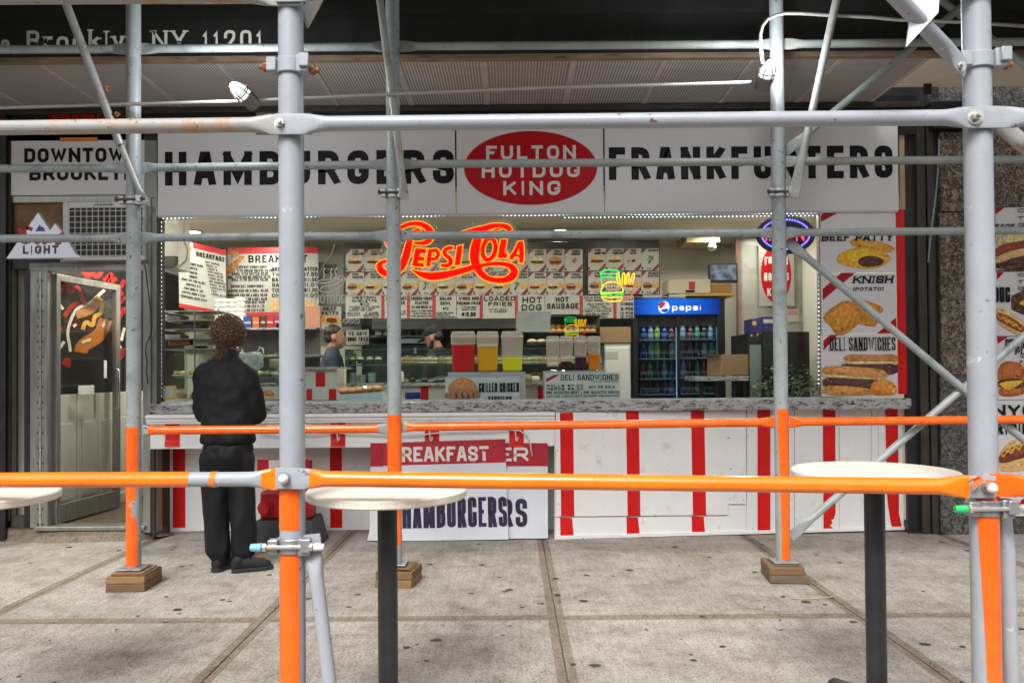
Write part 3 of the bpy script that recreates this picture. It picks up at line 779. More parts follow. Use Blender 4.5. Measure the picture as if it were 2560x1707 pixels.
# ================================================================ the shop building
YF = 6.46                                    # plane of the shop front
BLACKP = mat('black_painted_metal', (.012, .012, .013), .38, var=.4, scale=8, bump=.05, spots=((.07, .065, .06), 30, .68, .06))
DARKBR = mat('dark_bronze_frame', (.045, .038, .030), .4, metal=.3, var=.3, scale=7)
ALU = mat('scuffed_aluminium', (.31, .315, .29), .32, metal=.65, var=.25, scale=6, stretch=(4, 4, .6), bump=.05, spots=((.12, .11, .09), 12, .60, .12))
WHITEP = mat('white_panel_paint', (.74, .74, .74), .42, var=.05, scale=3, bump=.04, bscale=30, spots=((.46, .44, .40), 8, .60, .18), spots2=((.30, .28, .26), 50, .695, .04))
REDV = mat('red_vinyl_tape', (.60, .010, .010), .34, var=.14, scale=4, bump=.12, bscale=16, spec=.3)
SIGNW = mat('sign_white_vinyl', (.66, .655, .67), .42, var=.035, scale=1.2, bump=.02, bscale=3, spec=.35)
SIGNK = mat('sign_black_print', (.010, .010, .013), .5, var=.2, scale=5, spec=.16)
REDO = mat('sign_red_print', (.44, .006, .010), .45, var=.08, scale=4, spec=.18)
GRAN = vor('granite_counter', [(.34, (.02, .02, .022)), (.425, (.16, .16, .165)), (.49, (.36, .36, .36)), (.7, (.45, .45, .445))], 60, .22, stretch=(.7, 1, 1.8), noise_mix=.78, spec=.5)
STONE = vor('speckled_stone', [(.25, (.022, .018, .015)), (.45, (.07, .055, .042)), (.62, (.16, .125, .09)), (.8, (.36, .29, .21))], 75, .55, bump=.3, noise_mix=.30)
STONED = vor('dark_speckled_stone', [(.25, (.016, .016, .016)), (.5, (.045, .043, .040)), (.75, (.16, .155, .14))], 75, .5, bump=.3, noise_mix=.30)
INTW = mat('interior_wall_paint', (.66, .65, .55), .55, var=.05, scale=1.5)
INTC = mat('interior_ceiling', (.68, .66, .55), .6, var=.04, scale=1.5)
WGLASS = glass('shop_window_glass', (.965, .985, .975), milk=.0, dirt=.012, milkcol=(.6, .62, .62), ior=1.32)
DGLASS = glass('door_glass', (.965, .97, .965), milk=.0, dirt=.03, milkcol=(.35, .35, .33), ior=1.5)
def px_x(px, Y): return at(px, 900, Y).x
XL, XR = px_x(-140, YF), px_x(2290, YF)       # clear opening of the shop
shop = thing('shop_building', (0, 7.5, 0), 'hot dog shop front with dark piers and stone wall', 'building')
# floor, walls and ceiling inside
FLZ, CLZ, BK = .10, 2.80, 9.30
SWX = -3.79
structure(build('shop_floor', MB().box(-6, -3.05, YF - .02, YF + .4, FLZ - .05, FLZ).box(-6, 3.3, YF + .401, BK, FLZ - .05, FLZ), mat('dark_wood_floor', (.085, .068, .045), .45, var=.3, scale=5, stretch=(.6, 8, 1), bump=.1)))
structure(build('shop_ceiling', MB().box(-6, 3.3, YF + .05, BK, CLZ, CLZ + .05), INTC))
structure(build('back_wall', MB().box(-6, 3.3, BK, BK + .1, FLZ, CLZ), INTW))
structure(build('right_interior_wall', MB().box(3.2, 3.3, YF + .05, BK, FLZ, CLZ), INTW))
# mass of the building
build('upper_facade', MB().box(-9, 9, 6.62, 10, 3.52, 9), BLACKP, shop)
build('roof_slab', MB().box(-9, 9, 6.60, 9.6, 3.0, 3.1), BLACKP, shop)
build('left_return', MB().box(-9, XL - .02, 6.45, 9.5, 0, 3.5), mat('black_pier', (.02, .02, .02), .5, var=.3), shop)
# header beam under the soffit
hz0, hz1 = zpx(1280, 330, YF), zpx(1280, 258, YF)
build('header_beam', MB().box(-6, px_x(2300, YF), YF - .02, YF + .30, hz0 - .05, hz1 + .03), BLACKP, shop)
build('header_lip', MB().box(-6, px_x(2300, YF), YF - .06, YF - .022, zpx(1280, 281, YF), zpx(1280, 268, YF)), DARKBR, shop, bevel=.004)
gz = at(745, 285, YF)
build('header_patch', MB().box(px_x(645, YF), px_x(785, YF), YF - .035, YF - .021, hz0 - .02, hz1 + .0), mat('bare_metal_patch', (.20, .195, .17), .55, metal=.2, var=.3), shop)
# dark pier, shutter track and stone at the right
def vstrip(name, a, b, y0, y1, Y, t, m, parent=shop, **kw):
    cx, cz, w, h = rect(a, y0, b, y1, Y)
    return build(name, MB().box(cx - w / 2, cx + w / 2, Y, Y + t, max(.002, cz - h / 2), cz + h / 2), m, parent, **kw)
FT, FB = 255, 1350
vstrip('timber_edge', 2249, 2262, 330, 525, YF - .0, .04, mat('bare_timber', (.42, .30, .19), .7, var=.15, stretch=(1, 1, .2)))
vstrip('shutter_track', 2264, 2299, 300, FB, YF + .01, .10, BLACKP)
vstrip('shutter_track', 2299, 2320, 300, FB, YF - .03, .12, DARKBR, bevel=.006)
vstrip('shutter_track', 2321, 2352, 300, FB, YF - .015, .10, BLACKP, bevel=.004)
vstrip('shutter_rail', 2324, 2340, 300, FB - 6, YF - .04, .024, DARKBR, bevel=.004)
for a, b, y0, y1, m in ((2352, 2760, 330, 528, STONE), (2352, 2760, 529.5, 935, STONE), (2352, 2760, 936.5, 1150, STONED), (2352, 2760, 1151, 1335, STONED)):
    vstrip('stone_block', a, b, y0, y1, YF - .05, .35, m, bevel=.004)
vstrip('stone_backing', 2354, 2900, 60, 1340, YF - .02, .4, STONED)
vstrip('shutter_box', 2330, 2420, 250, 322, YF - .10, .2, BLACKP, bevel=.01)
# chain on the shutter
ch = MB(); n = 46
for i in range(n):
    t = i / (n - 1); px = 2348 - 24 * t + 3 * math.sin(t * 5); py = 352 + 300 * t
    c = at(px, py, YF - .13)
    if i % 2: pts = [c + Vector((.006 * math.cos(a), 0, .014 * math.sin(a))) for a in [j * .7854 for j in range(8)]]
    else: pts = [c + Vector((0, .006 * math.cos(a), .014 * math.sin(a))) for a in [j * .7854 for j in range(8)]]
    ch.tube(pts, .0022, 5, closed=True)
tag(build('shutter_chain', ch, STEEL, loc=at(2340, 352, YF - .13)), 'thin steel chain hanging before the stone pier', 'chain')

# ================================================================ awning with its address and metal soffit
YA = 5.456
sz = zpx(1280, 149, YA)
VAL = mat('black_awning_cloth', (.011, .011, .011), .42, var=.3, scale=4, stretch=(3, 1, .25), bump=.05, spots=((.045, .045, .043), 9, .63, .1))
awn = thing('shop_awning', (0, YA, sz), 'black shop awning with white street address and mesh soffit', 'awning')
build('valance', MB().box(-6, 6, YA, YA + .03, sz + .035, sz + .33), VAL, awn)
build('upper_cloth', MB().box(-6, 6, YA - .006, YA + .02, sz + .312, sz + 1.1), mat('black_awning_top', (.016, .016, .016), .5, var=.2), awn)
build('front_edge', MB().box(-6, 6, YA - .012, YA + .045, sz, sz + .036), mat('rusted_bronze_edge', (.20, .135, .085), .6, var=.4, scale=6, stretch=(.5, 1, 3), spots=((.055, .03, .02), 9, .55, .15)), awn, bevel=.004)
SOF = bpy.data.materials.new('perforated_soffit'); SOF.use_nodes = True
t = SOF.node_tree; b = t.nodes['Principled BSDF']; b.inputs['Roughness'].default_value = .5
tc = nn(t, 'ShaderNodeTexCoord'); mp = nn(t, 'ShaderNodeMapping'); mp.inputs['Rotation'].default_value = (0, 0, R(0)); mp.inputs['Scale'].default_value = (46, 46, 1)
t.links.new(tc.outputs['Object'], mp.inputs[0])
vo = nn(t, 'ShaderNodeTexVoronoi', Scale=1.0); vo.inputs['Randomness'].default_value = 0.; vo.distance = 'EUCLIDEAN'
t.links.new(mp.outputs[0], vo.inputs['Vector'])
mr = nn(t, 'ShaderNodeMapRange'); mr.inputs['From Min'].default_value = .30; mr.inputs['From Max'].default_value = .38
t.links.new(vo.outputs['Distance'], mr.inputs['Value'])
no = nn(t, 'ShaderNodeTexNoise', Scale=1.5, Detail=5.); t.links.new(tc.outputs['Object'], no.inputs['Vector'])
rr = nn(t, 'ShaderNodeValToRGB'); rr.color_ramp.elements[0].color = (.36, .345, .335, 1); rr.color_ramp.elements[1].color = (.58, .56, .55, 1)
t.links.new(no.outputs['Fac'], rr.inputs[0])
mx = nn(t, 'ShaderNodeMix', data_type='RGBA'); mx.inputs[6].default_value = (.03, .028, .026, 1)
t.links.new(mr.outputs[0], mx.inputs['Factor']); t.links.new(rr.outputs[0], mx.inputs[7]); t.links.new(mx.outputs[2], b.inputs['Base Color'])
STRUT = mat('soffit_strip', (.44, .385, .335), .5, var=.2, scale=7, spots=((.2, .12, .08), 10, .62, .1))
fx = [at(p, 155, YA).x for p in (-365, -140, 86, 310, 535, 769, 988, 1208, 1435, 1666, 1889, 2114, 2332)]
sof_z = sz + .012
for i in range(len(fx) - 1):
    build('soffit_panel', MB().box(fx[i] + .002, fx[i + 1] - .002, YA + .046, YF + .05, sof_z, sof_z + .008), SOF, awn)
for x in fx:
    build('soffit_strip', MB().box(x - .016, x + .016, YA + .046, YF + .02, sof_z - .006, sof_z - .0005), STRUT, awn)
build('rear_strip', MB().box(-6, fx[-1], YF - .018, YF + .045, sof_z - .008, sof_z - .0008), STRUT, awn)
wp = MB().box(fx[-1] + .02, fx[-1] + 1.2, YA + .05, YA + .62, sof_z - .004, sof_z + .006)
build('blank_panel', wp, mat('cream_soffit_panel', (.66, .62, .54), .5, var=.06), awn)
build('loose_flap', MB().box(px_x(2320, 6.0), px_x(2340, 6.0), 6.0, 6.006, zpx(2330, 236, 6.0), sof_z - .006), BLACKP, awn)
LET = mat('faded_white_letters', (.62, .64, .56), .5, var=.12, scale=6)
for s0, a, b, y0, sw0, sp0 in (('e,', 2, 40, 84, .19, .3), ('Brooklyn', 66, 350, 76, .19, .30), ('NY,', 380, 488, 76, .18, .3), ('11201', 506, 656, 76, .17, .40)):
    tx = MB(); text_px(tx, s0, a, y0, b, y0 + 50, YA - .003, slab=True, sw=sw0, space=sp0); build('lettering', tx, LET, awn)
gh = MB()                                     # ghost of removed figures at the right
text_px(gh, '2 1 7 0 8', 2000, 58, 2300, 100, YA - .003, sw=.03, space=.5)
build('ghost_figures', gh, mat('glue_traces', (.05, .05, .048), .6, var=.4, scale=40), awn)['kind'] = 'stuff'

# ================================================================ fascia sign: three white boards
YS = YF - .03
fs_ = thing('fascia_sign', at(1320, 430, YS), 'long white sign board over the window reading HAMBURGERS and FRANKFURTERS with red oval', 'sign')
for a, b, y0, y1 in ((393, 1139, 322, 538), (1141, 1509, 320, 533), (1511, 2247, 316, 529)):
    vstrip('sign_panel', a, b, y0, y1, YS, .02, SIGNW, fs_, bevel=.002)
vstrip('bottom_trim', 393, 2247, 532, 537, YS - .004, .02, mat('sign_trim', (.5, .5, .52), .4), fs_)
tx = MB(); text_px(tx, 'HAMBURGERS', 411, 377, 1136, 462, YS - .0025, sw=.225, space=.36); build('lettering', tx, SIGNK, fs_)
tx = MB(); text_px(tx, 'FRANKFURTERS', 1521, 366, 2233, 448, YS - .0025, sw=.225, space=.34); build('lettering', tx, SIGNK, fs_)
ov = MB(); poly_px(ov, disc_pts(1326, 419, 167, 93, 72), YS - .002); ov_ = build('red_oval', ov, REDO, fs_)
SIGNL = mat('sign_letter_white', (.66, .64, .62), .35, var=.03)
for s0, a, b, y0 in (('FULTON', 1215, 1440, 364), ('HOTDOG', 1204, 1450, 409), ('KING', 1258, 1401, 453)):
    tx = MB(); text_px(tx, s0, a, y0, b, y0 + 35, YS - .0045, sw=.22, space=.34); build('lettering', tx, SIGNL, ov_)

# sign over the door
YD = YF - .02
ds = thing('door_sign', at(190, 395, YD), 'white sign over the door reading DOWNTOWN BROOKLYN', 'sign')
vstrip('sign_panel', 27, 361, 296, 488, YD, .02, SIGNW, ds, bevel=.002)
for s0, a, b, y0 in (('DOWNTOWN', 60, 346, 370), ('BROOKLYN', 73, 341, 415)):
    tx = MB(); text_px(tx, s0, a, y0, b, y0 + 36, YD - .0025, sw=.24, space=.2); build('lettering', tx, SIGNK, ds)
ob = MB(); pane_px(ob, 149, 344, 244, 354, YD - .002, .0015); build('orange_bar', ob, mat('orange_print', (.62, .20, .02), .4), ds)
tx = MB(); text_px(tx, 'FULTON HOTDOG KING', 120, 284, 275, 303, YD - .0025, sw=.2, space=.25); build('lettering', tx, REDO, ds)

# ================================================================ door bay at the left
bay = thing('door_bay', (px_x(200, YF), YF, 0), 'scuffed aluminium door surround with sidelight and transom left of the window', 'door frame')
vstrip('left_pier', -200, 14, 262, 1352, YF - .05, .25, BLACKP, bay)
vstrip('left_pier_edge', 14, 26, 262, 1300, YF - .02, .1, DARKBR, bay)
vstrip('sign_rail', 20, 362, 489, 506, YF - .0, .07, ALU, bay, bevel=.004)
tb = vstrip('transom_board', 26, 360, 506, 654, YF + .03, .02, mat('stained_brown_board', (.20, .11, .05), .7, var=.45, scale=5, spots=((.03, .02, .015), 6, .58, .12)), bay)
vstrip('door_header', 72, 360, 656, 677, YF - .01, .09, ALU, bay, bevel=.006)
vstrip('header_plate', 150, 308, 647, 655, YF - .02, .03, ALU, bay, bevel=.003)
vstrip('header_dark', 12, 150, 644, 672, YF - .005, .03, BLACKP, bay)
vstrip('sidelight_backing', 16, 64, 675, 1290, YF + .09, .01, mat('cream_sidelight_board', (.46, .45, .34), .6, var=.06), bay)
vstrip('sidelight_glass', 30, 62, 675, 1290, YF + .03, .006, DGLASS, bay)
vstrip('sidelight_frame', 14, 30, 668, 1318, YF - .0, .06, ALU, bay, bevel=.004)
vstrip('sidelight_post', 60, 75, 672, 1325, YF - .01, .08, BLACKP, bay, bevel=.004)
vstrip('sidelight_base', 12, 75, 1290, 1330, YF - .0, .05, mat('grimy_base', (.05, .045, .04), .8, var=.5, scale=9), bay)
hj = vstrip('hinge_jamb', 75, 119, 676, 1318, YF - .015, .10, ALU, bay, bevel=.004)
jm = MB()
for i in range(17):
    py = 700 + i * 38
    for px in (94, 106): pane_px(jm, px - 1.6, py, px + 1.6, py + 4, YF - .019, .003)
    pane_px(jm, 97, py + 14, 103, py + 22, YF - .019, .003)
build('hinge_screws', jm, BLACKP, hj)
hn = MB(); pane_px(hn, 98.5, 680, 102, 1312, YF - .022, .006); build('hinge_line', hn, mat('bright_alu', (.62, .63, .62), .25, metal=.8), hj)
vstrip('lock_jamb', 357, 376, 490, 1330, YF - .02, .12, ALU, bay, bevel=.004)
vstrip('lock_jamb', 378, 392, 300, 1330, YF + .0, .10, mat('greenish_alu', (.22, .235, .20), .35, metal=.5, var=.3, scale=5, stretch=(3, 3, .5)), bay, bevel=.004)
vstrip('window_jamb', 392, 402, 540, 1005, YF + .0, .08, DARKBR, bay, bevel=.003)
vstrip('upper_jamb', 361, 392, 322, 495, YF - .01, .05, mat('greenish_alu', (.2, .2, .2)), bay)
cb = [at(p[0], p[1], YF - .05) for p in ((362, 662), (366, 690), (372, 740), (378, 790), (380, 812), (376, 840), (366, 858), (364, 880), (368, 905), (366, 930), (370, 960))]
tag(build('loose_cable', MB().tube(cb, .005, 7), BLACKP, smooth=True, loc=cb[0]), 'loose black cable hanging on the door jamb by the window', 'cable')
vstrip('threshold', 85, 360, 1316, 1326, YF - .05, .16, ALU, bay, bevel=.004)
# fascia conduit loop by the door sign
# the open glass door, swung inwards
hx = at(129, 1000, YF + .04).x + .01
dr = thing('glass_door', (hx, YF + .06, FLZ), 'aluminium framed glass door standing open into the shop', 'door')
DA = R(84); du = Vector((math.cos(DA), math.sin(DA), 0)); dn = Vector((-du.y, du.x, 0)); DW, DZ0, DZ1 = .88, FLZ + .015, zpx(129, 684, YF + .05)
dp = lambda a, z, o=0.: Vector((hx, YF + .06, 0)) + du * a + Vector((0, 0, z)) + dn * o
def dbar(name, a0, a1, z0, z1, m, t=.022, parent=dr):
    c = (dp(a0, z0) + dp(a1, z1)) / 2
    return build(name, MB().obox(c, du * ((a1 - a0) / 2), dn * t, UZ * ((z1 - z0) / 2)), m, parent, bevel=.003)
dbar('stile', 0, .05, DZ0, DZ1, ALU); dbar('stile', DW - .06, DW, DZ0, DZ1, ALU)
dbar('top_rail', .05, DW - .06, DZ1 - .055, DZ1, ALU); dbar('bottom_rail', .05, DW - .06, DZ0, DZ0 + .15, ALU)
dbar('pane', .05, DW - .06, DZ0 + .15, DZ1 - .055, DGLASS, .003)
hd = [dp(DW - .10, 1.02 + dz, o) for dz, o in ((0, -.02), (0, -.055), (.02, -.072), (.20, -.072), (.34, -.072), (.36, -.055), (.36, -.02))]
build('handle', MB().tube(hd, .0095, 10), mat('polished_steel', (.6, .6, .58), .18, metal=.9), dr, smooth=True)
dbar('paper_notice', .30, .52, 1.16, 1.24, mat('grey_paper', (.45, .48, .45), .7), .0042)
dbar('door_sticker', .66, .70, 1.30, 1.46, mat('white_sticker', (.6, .6, .58), .6), .0042)

# side wall of the entry: white wainscot under a black painted mural
structure(build('entry_side_wall', MB().box(SWX - .1, SWX, YF + .06, BK, FLZ, CLZ), INTW))
ws = thing('wainscot', (SWX, 7.6, FLZ), 'white panelled wainscot along the entry side wall', 'wall panelling')
WZ = 1.165
WAIN = mat('cream_wainscot', (.62, .61, .54), .45, var=.04)
for i in range(6):
    y0 = 6.56 + i * .36
    build('panel', MB().box(SWX + .001, SWX + .014, y0, y0 + .345, FLZ + .1, WZ), WAIN, ws, bevel=.004)
    build('raised_panel', MB().box(SWX + .014, SWX + .021, y0 + .06, y0 + .285, FLZ + .17, .92), WAIN, ws, bevel=.006)
build('baseboard', MB().box(SWX + .001, SWX + .025, 6.55, BK, FLZ, FLZ + .1), WAIN, ws, bevel=.006)
# mural (flat paint): drawn in pixels on the side wall plane
mu = thing('wall_mural', (SWX, 7.6, 1.6), 'black wall mural with painted hot dog and red brush lettering', 'mural')
build('black_ground', MB().box(SWX + .001, SWX + .006, 6.55, 9.2, WZ + .002, 2.45), mat('mural_black', (.010, .009, .009), .45, var=.4), mu)
def mural(name, strokes, col, off, w):
    X = SWX + .006 + off
    for k_, st in enumerate(strokes):
        q_ = [tuple(p) for p in st]
        if len(q_) > 2: q_ = round_path([(a, b, 1) for a, b in q_], 5, rad=22)
        vs, fs = ribbon(q_, w * 230)
        build(name, MB().add([on_x(v.x, v.y, X + .0001 * k_) for v in vs], fs), mat('mural_' + name, col, .45, var=.3, scale=9), mu)
Z5 = lambda x, y: (x / 4.355, 640 + y / 4.355)
def zs(*ps): return [Z5(*p) for p in ps]
mural('red_brush_stroke', [zs((900, 160), (960, 230), (990, 175), (1060, 240), (1110, 165)), zs((1130, 280), (1230, 170), (1150, 330), (1270, 240)),
                        zs((1360, 260), (1280, 390), (1330, 400), (1280, 540), (1355, 440)), zs((1360, 560), (1290, 680)), zs((1330, 1000), (1330, 1120), (1270, 1090)),
                        zs((640, 400), (720, 290), (760, 420), (840, 320), (930, 540)), zs((700, 660), (780, 540), (850, 500)), zs((600, 770), (680, 800)), zs((680, 1180), (760, 1090), (740, 1210))], (.33, .018, .012), .001, .05)
mural('white_outline', [zs((1140, 370), (1080, 420), (960, 530), (840, 560), (770, 690), (730, 840), (760, 980), (765, 1040)), zs((615, 490), (690, 580)), zs((700, 930), (610, 1060)),
                        zs((1265, 800), (1300, 830), (1260, 960), (1320, 1000)), zs((1355, 780), (1320, 920))], (.55, .54, .45), .0015, .032)
mural('sausage', [zs((1150, 690), (1100, 850), (980, 930), (890, 980), (880, 1050))], (.36, .12, .02), .002, .145)
mural('bun', [zs((1090, 450), (1010, 570), (920, 620), (830, 640))], (.36, .16, .045), .002, .09)
mural('mustard', [zs((1115, 500), (1100, 630), (1030, 650), (1010, 770), (930, 700), (900, 800))], (.55, .32, .04), .003, .045)
mural('highlights', [zs((890, 940), (990, 905)), zs((1120, 770), (1160, 690)), zs((830, 740), (800, 770))], (.70, .52, .36), .0036, .03)

# air conditioner above the door
ac = thing('air_conditioner', at(256, 575, YF), 'white window air conditioner above the shop door', 'air conditioner')
ACM = mat('ac_plastic', (.62, .62, .60), .5, var=.08, scale=5, spots=((.2, .19, .17), 12, .62, .1))
yA = YF - .10
vstrip('casing', 159, 356, 506, 648, yA + .012, .25, ACM, ac, bevel=.006)
vstrip('front_frame', 157, 171, 505, 650, yA - .006, .02, ACM, ac, bevel=.003)
vstrip('front_frame', 171, 358, 505, 519, yA - .006, .02, ACM, ac, bevel=.003)
vstrip('front_frame', 171, 358, 641, 650, yA - .006, .02, ACM, ac, bevel=.003)
vstrip('coil', 172, 356, 520, 640, yA + .009, .004, mat('dark_coil_fins', (.035, .033, .03), .6, var=.5, scale=60, stretch=(20, 1, .3)), ac)
gr = MB()
for i in range(13): pane_px(gr, 172 + i * 14.5, 519, 173.6 + i * 14.5, 641, yA - .001, .004)
for i in range(9): pane_px(gr, 171, 526 + i * 14, 357, 527.6 + i * 14, yA - .004, .004)
g = build('grille', gr, ACM, ac)
tx = MB(); text_px(tx, 'FRIGIDAIRE', 237, 509, 282, 515, yA - .0075, sw=.18, space=.3); build('lettering', tx, SIGNK, ac)

# beer sign with mountain outline
yB = YF - .20
co = thing('beer_sign', at(105, 640, yB), 'white mountain shaped beer sign above the door', 'sign')
Z5b = lambda x, y: (x / 2.904, 480 + y / 2.904)
pl = [Z5b(*p) for p in ((48, 480), (150, 335), (275, 155), (362, 285), (400, 235), (480, 345), (562, 478))]
mb = MB(); poly_px(mb, pl, yB, .05); build('mountain_panel', mb, emit('lit_sign_white', (.62, .63, .70), .42), co)
mb = MB()
pl2 = [Z5b(*p) for p in ((44, 484), (148, 332), (275, 148), (362, 278), (400, 228), (484, 343), (568, 483))]
poly_px(mb, pl2, yB + .008, .04); build('rim', mb, mat('white_plastic_rim', (.6, .6, .62), .4), co)
mb = MB(); poly_px(mb, [Z5b(*p) for p in ((255, 286), (288, 236), (305, 258), (312, 250), (332, 286))], yB - .002); build('blue_peak', mb, mat('blue_print', (.02, .07, .32), .4), co)
REDP = mat('red_script_print', (.42, .015, .03), .4)
mb = MB()
def script(mb, pts, w, Y, dz=0.):
    c = at(*pts[0], Y); f_ = Y / FPX
    q = [((p[0] - pts[0][0]) * f_, -(p[1] - pts[0][1]) * f_) for p in pts]
    if len(q) > 2: q = round_path([(a, b, 1) for a, b in q], 5, rad=9)
    vs, fs = ribbon(q, w); mb.add([c + UX * v.x + UZ * v.y - Vector((0, dz, 0)) for v in vs], fs)
for i, st in enumerate((((235, 275), (200, 255), (165, 290), (150, 340), (175, 372), (235, 350)), ((135, 265), (150, 300), (195, 300)), ((262, 320), (250, 350), (270, 375), (292, 350), (280, 320), (262, 320)),
           ((315, 320), (303, 350), (322, 375), (345, 350), (333, 320), (315, 320)), ((365, 320), (360, 372)), ((362, 340), (385, 318), (398, 325)), ((465, 300), (430, 320), (420, 335), (445, 350), (430, 375), (400, 370)))):
    script(mb, [Z5b(*p) for p in st], .030, yB - .003, .0002 * i)
build('script_lettering', mb, REDP, co)
tx = MB(); text_px(tx, 'LIGHT', *Z5b(165, 388), *Z5b(425, 450), yB - .003, sw=.26, space=.3); build('lettering', tx, mat('grey_print', (.06, .06, .07), .4), co)

# ================================================================ window, counter and panels
win = thing('shop_window', (px_x(1226, YF), YF, 1.1), 'wide street window over the counter', 'window')
WT, WB = zpx(1226, 533, YF), zpx(1226, 1000, YF)
wx = [px_x(p, YF) for p in (402, 774, 1151, 1527, 1905, 2048)]
for i in range(5):
    build('pane', MB().box(wx[i] + .0015, wx[i + 1] - .0015, YF + .02, YF + .026, WB, WT), WGLASS, win)
vstrip('head_frame', 392, 2052, 534, 541, YF + .03, .04, ALU, win, bevel=.002)
vstrip('right_frame', 2049, 2053, 534, 1000, YF + .0, .05, ALU, win)
vstrip('sill_frame', 402, 2052, 999, 1004, YF + .0, .05, mat('clear_sill', (.45, .5, .5), .25), win)
led = thing('led_strip', at(1226, 537, YF), 'string of small cold white lights round the shop window', 'light strip')
dots = MB()
def dot(px, py, Y=YF + .012, r=.0032):
    c = at(px, py, Y); dots.add([c + Vector((r * math.cos(a), 0, r * math.sin(a))) for a in [q * 1.0472 for q in range(6)]], [tuple(range(6))])
for i in range(165):
    px = 408 + i * 10.0; py = 545 - (px - 408) * .0078
    if px < 2045: dot(px, py + 1.5 * math.sin(px * .02))
    if 1400 < px < 2045: dot(px + 4, py + 7)
for i in range(42): dot(403.5, 556 + i * 10.6)
for i in range(40): dot(2047, 545 + i * 10.6)
dd = build('diodes', dots, emit('led_white', (.75, .86, 1.), 5.0), led); dd['kind'] = 'stuff'
vstrip('tape', 404, 2046, 539, 541.5, YF + .016, .003, mat('clear_tape', (.5, .53, .55), .3), led)
# counter slab
gx0, gx1 = px_x(370, YF - .1), px_x(2275, YF - .1)
GZ1, GZ0 = zpx(1300, 1003, YF - .1), zpx(1300, 1029, YF - .1)
ct = thing('street_counter', (0, YF, 0), 'speckled granite street counter over white boards with red stripes', 'counter')
build('granite_slab', MB().box(gx0 + .015, gx1, YF - .115, YF + .16, GZ0, GZ1), GRAN, ct, bevel=.006)
lx0, lx1 = gx0, px_x(1385, YF - .09)
build('shelf_moulding', MB().box(lx0, lx1, YF - .135, YF - .03, GZ0 - .075, GZ0 - .002).box(lx0, lx1, YF - .155, YF - .13, GZ0 - .03, GZ0 - .006).box(lx0, lx1, YF - .146, YF - .13, GZ0 - .055, GZ0 - .036), WHITEP, ct, bevel=.003)
z_b0, z_b1 = zpx(880, 1118, YF - .06), GZ0 - .076
build('apron_board', MB().box(lx0, lx1, YF - .06, YF - .04, z_b0, z_b1), WHITEP, ct)
YP = 6.72
zr = zpx(880, 1112, YP)
rp = build('recess_panel', MB().box(px_x(392, YP), px_x(1395, YP), YP, YP + .02, .012, zr + .05), WHITEP, ct)
for a, b in ((432, 463), (825, 855), (1000, 1030), (1180, 1210)):
    vstrip('red_stripe', a, b, 1112, 1318, YP - .003, .003, REDV, ct)
build('recess_soffit', MB().box(lx0, lx1, YF - .039, YP, z_b0 + .01, z_b0 + .03), WHITEP, ct)
build('recess_side', MB().box(lx0 + .0, lx0 + .02, YF - .039, YP, 0.004, z_b0 + .009), DARKBR, ct)
def curl(name, px, y0, y1, w, Y, m, parent, fold=.015, lab=None):
    """a strip of tape hanging over the board with a lifted lower end"""
    x = at(px, (y0 + y1) / 2, Y).x; zt, zb = zpx(px, y0, Y), zpx(px, y1, Y); hw = w * Y / FPX / 2; k = 6; vs = []
    for i in range(k + 1):
        t_ = i / k; z = zt + (zb - zt) * t_; o = -fold * max(0, t_ - .6) * 2.5
        vs += [(x - hw, Y + o - .001, z), (x + hw, Y + o * .4 - .001, z)]
    return build(name, MB().add(vs, [(2 * i, 2 * i + 2, 2 * i + 3, 2 * i + 1) for i in range(k)]), m, parent)
for px in (431, 845, 1080, 1291): curl('red_stripe', px, 1057, 1116, 36, YF - .064, REDV, ct)
ws_ = mat('white_cable_sheath', (.58, .58, .57), .4)
w1 = [at(p[0], p[1], YF - .09) for p in ((650, 1084), (700, 1090), (790, 1086), (835, 1082), (900, 1084), (990, 1089), (1060, 1086), (1110, 1080), (1200, 1078), (1270, 1074), (1300, 1076), (1318, 1090), (1326, 1110), (1330, 1140))]
tag(build('white_cable', MB().tube(w1, .006, 8), ws_, smooth=True, loc=w1[0]), 'white cable looping along the apron board under the counter', 'cable')
for i, px in enumerate((843, 1075, 1289)):
    h = [at(px - 3, 1058, YF - .075), at(px, 1085, YF - .095), at(px + 1, 1100, YF - .10), at(px + 4, 1104, YF - .10), at(px + 6, 1092, YF - .085)]
    build('cable_hook', MB().tube(h, .006, 8), ws_, ct, smooth=True)
# boarded front at the right: it runs slightly back towards the stone pier
Pa, Pb = Vector((px_x(1385, 6.36), 6.36, 0)), Vector((px_x(2297, 6.56), 6.56, 0))
pu = (Pb - Pa).normalized(); pn = Vector((-pu.y, pu.x, 0)); PL = (Pb - Pa).length
def on_front(px, py):
    d_ = ray(px, py); t_ = (Pa - EYE).dot(pn) / d_.dot(pn); return EYE + d_ * t_
def fboard(name, quad, off, th, m, parent=ct, bevel=.002):
    P = [on_front(*q) - pn * off for q in quad]
    u_ = pu; c = P[0]; q = [((p - c).dot(u_), p.z - c.z) for p in P]
    a = sum(q[i - 1][0] * q[i][1] - q[i][0] * q[i - 1][1] for i in range(len(q)))
    if a < 0: q = q[::-1]
    return build(name, MB().prism(q, c, u_, UZ, th), m, parent, bevel=bevel)
fboard('front_backing', [(1387, 1027), (2297, 1018), (2297, 1322), (1387, 1346)], -.012, .03, WHITEP)
fboard('front_board', [(1389, 1030), (1863, 1026), (1864, 1259), (1819, 1259), (1819, 1286), (1389, 1290)], .014, .024, WHITEP)
fboard('lower_board', [(1389, 1292), (1817, 1288), (1819, 1261), (1863, 1261), (1862, 1333), (1389, 1343)], .0, .011, WHITEP)
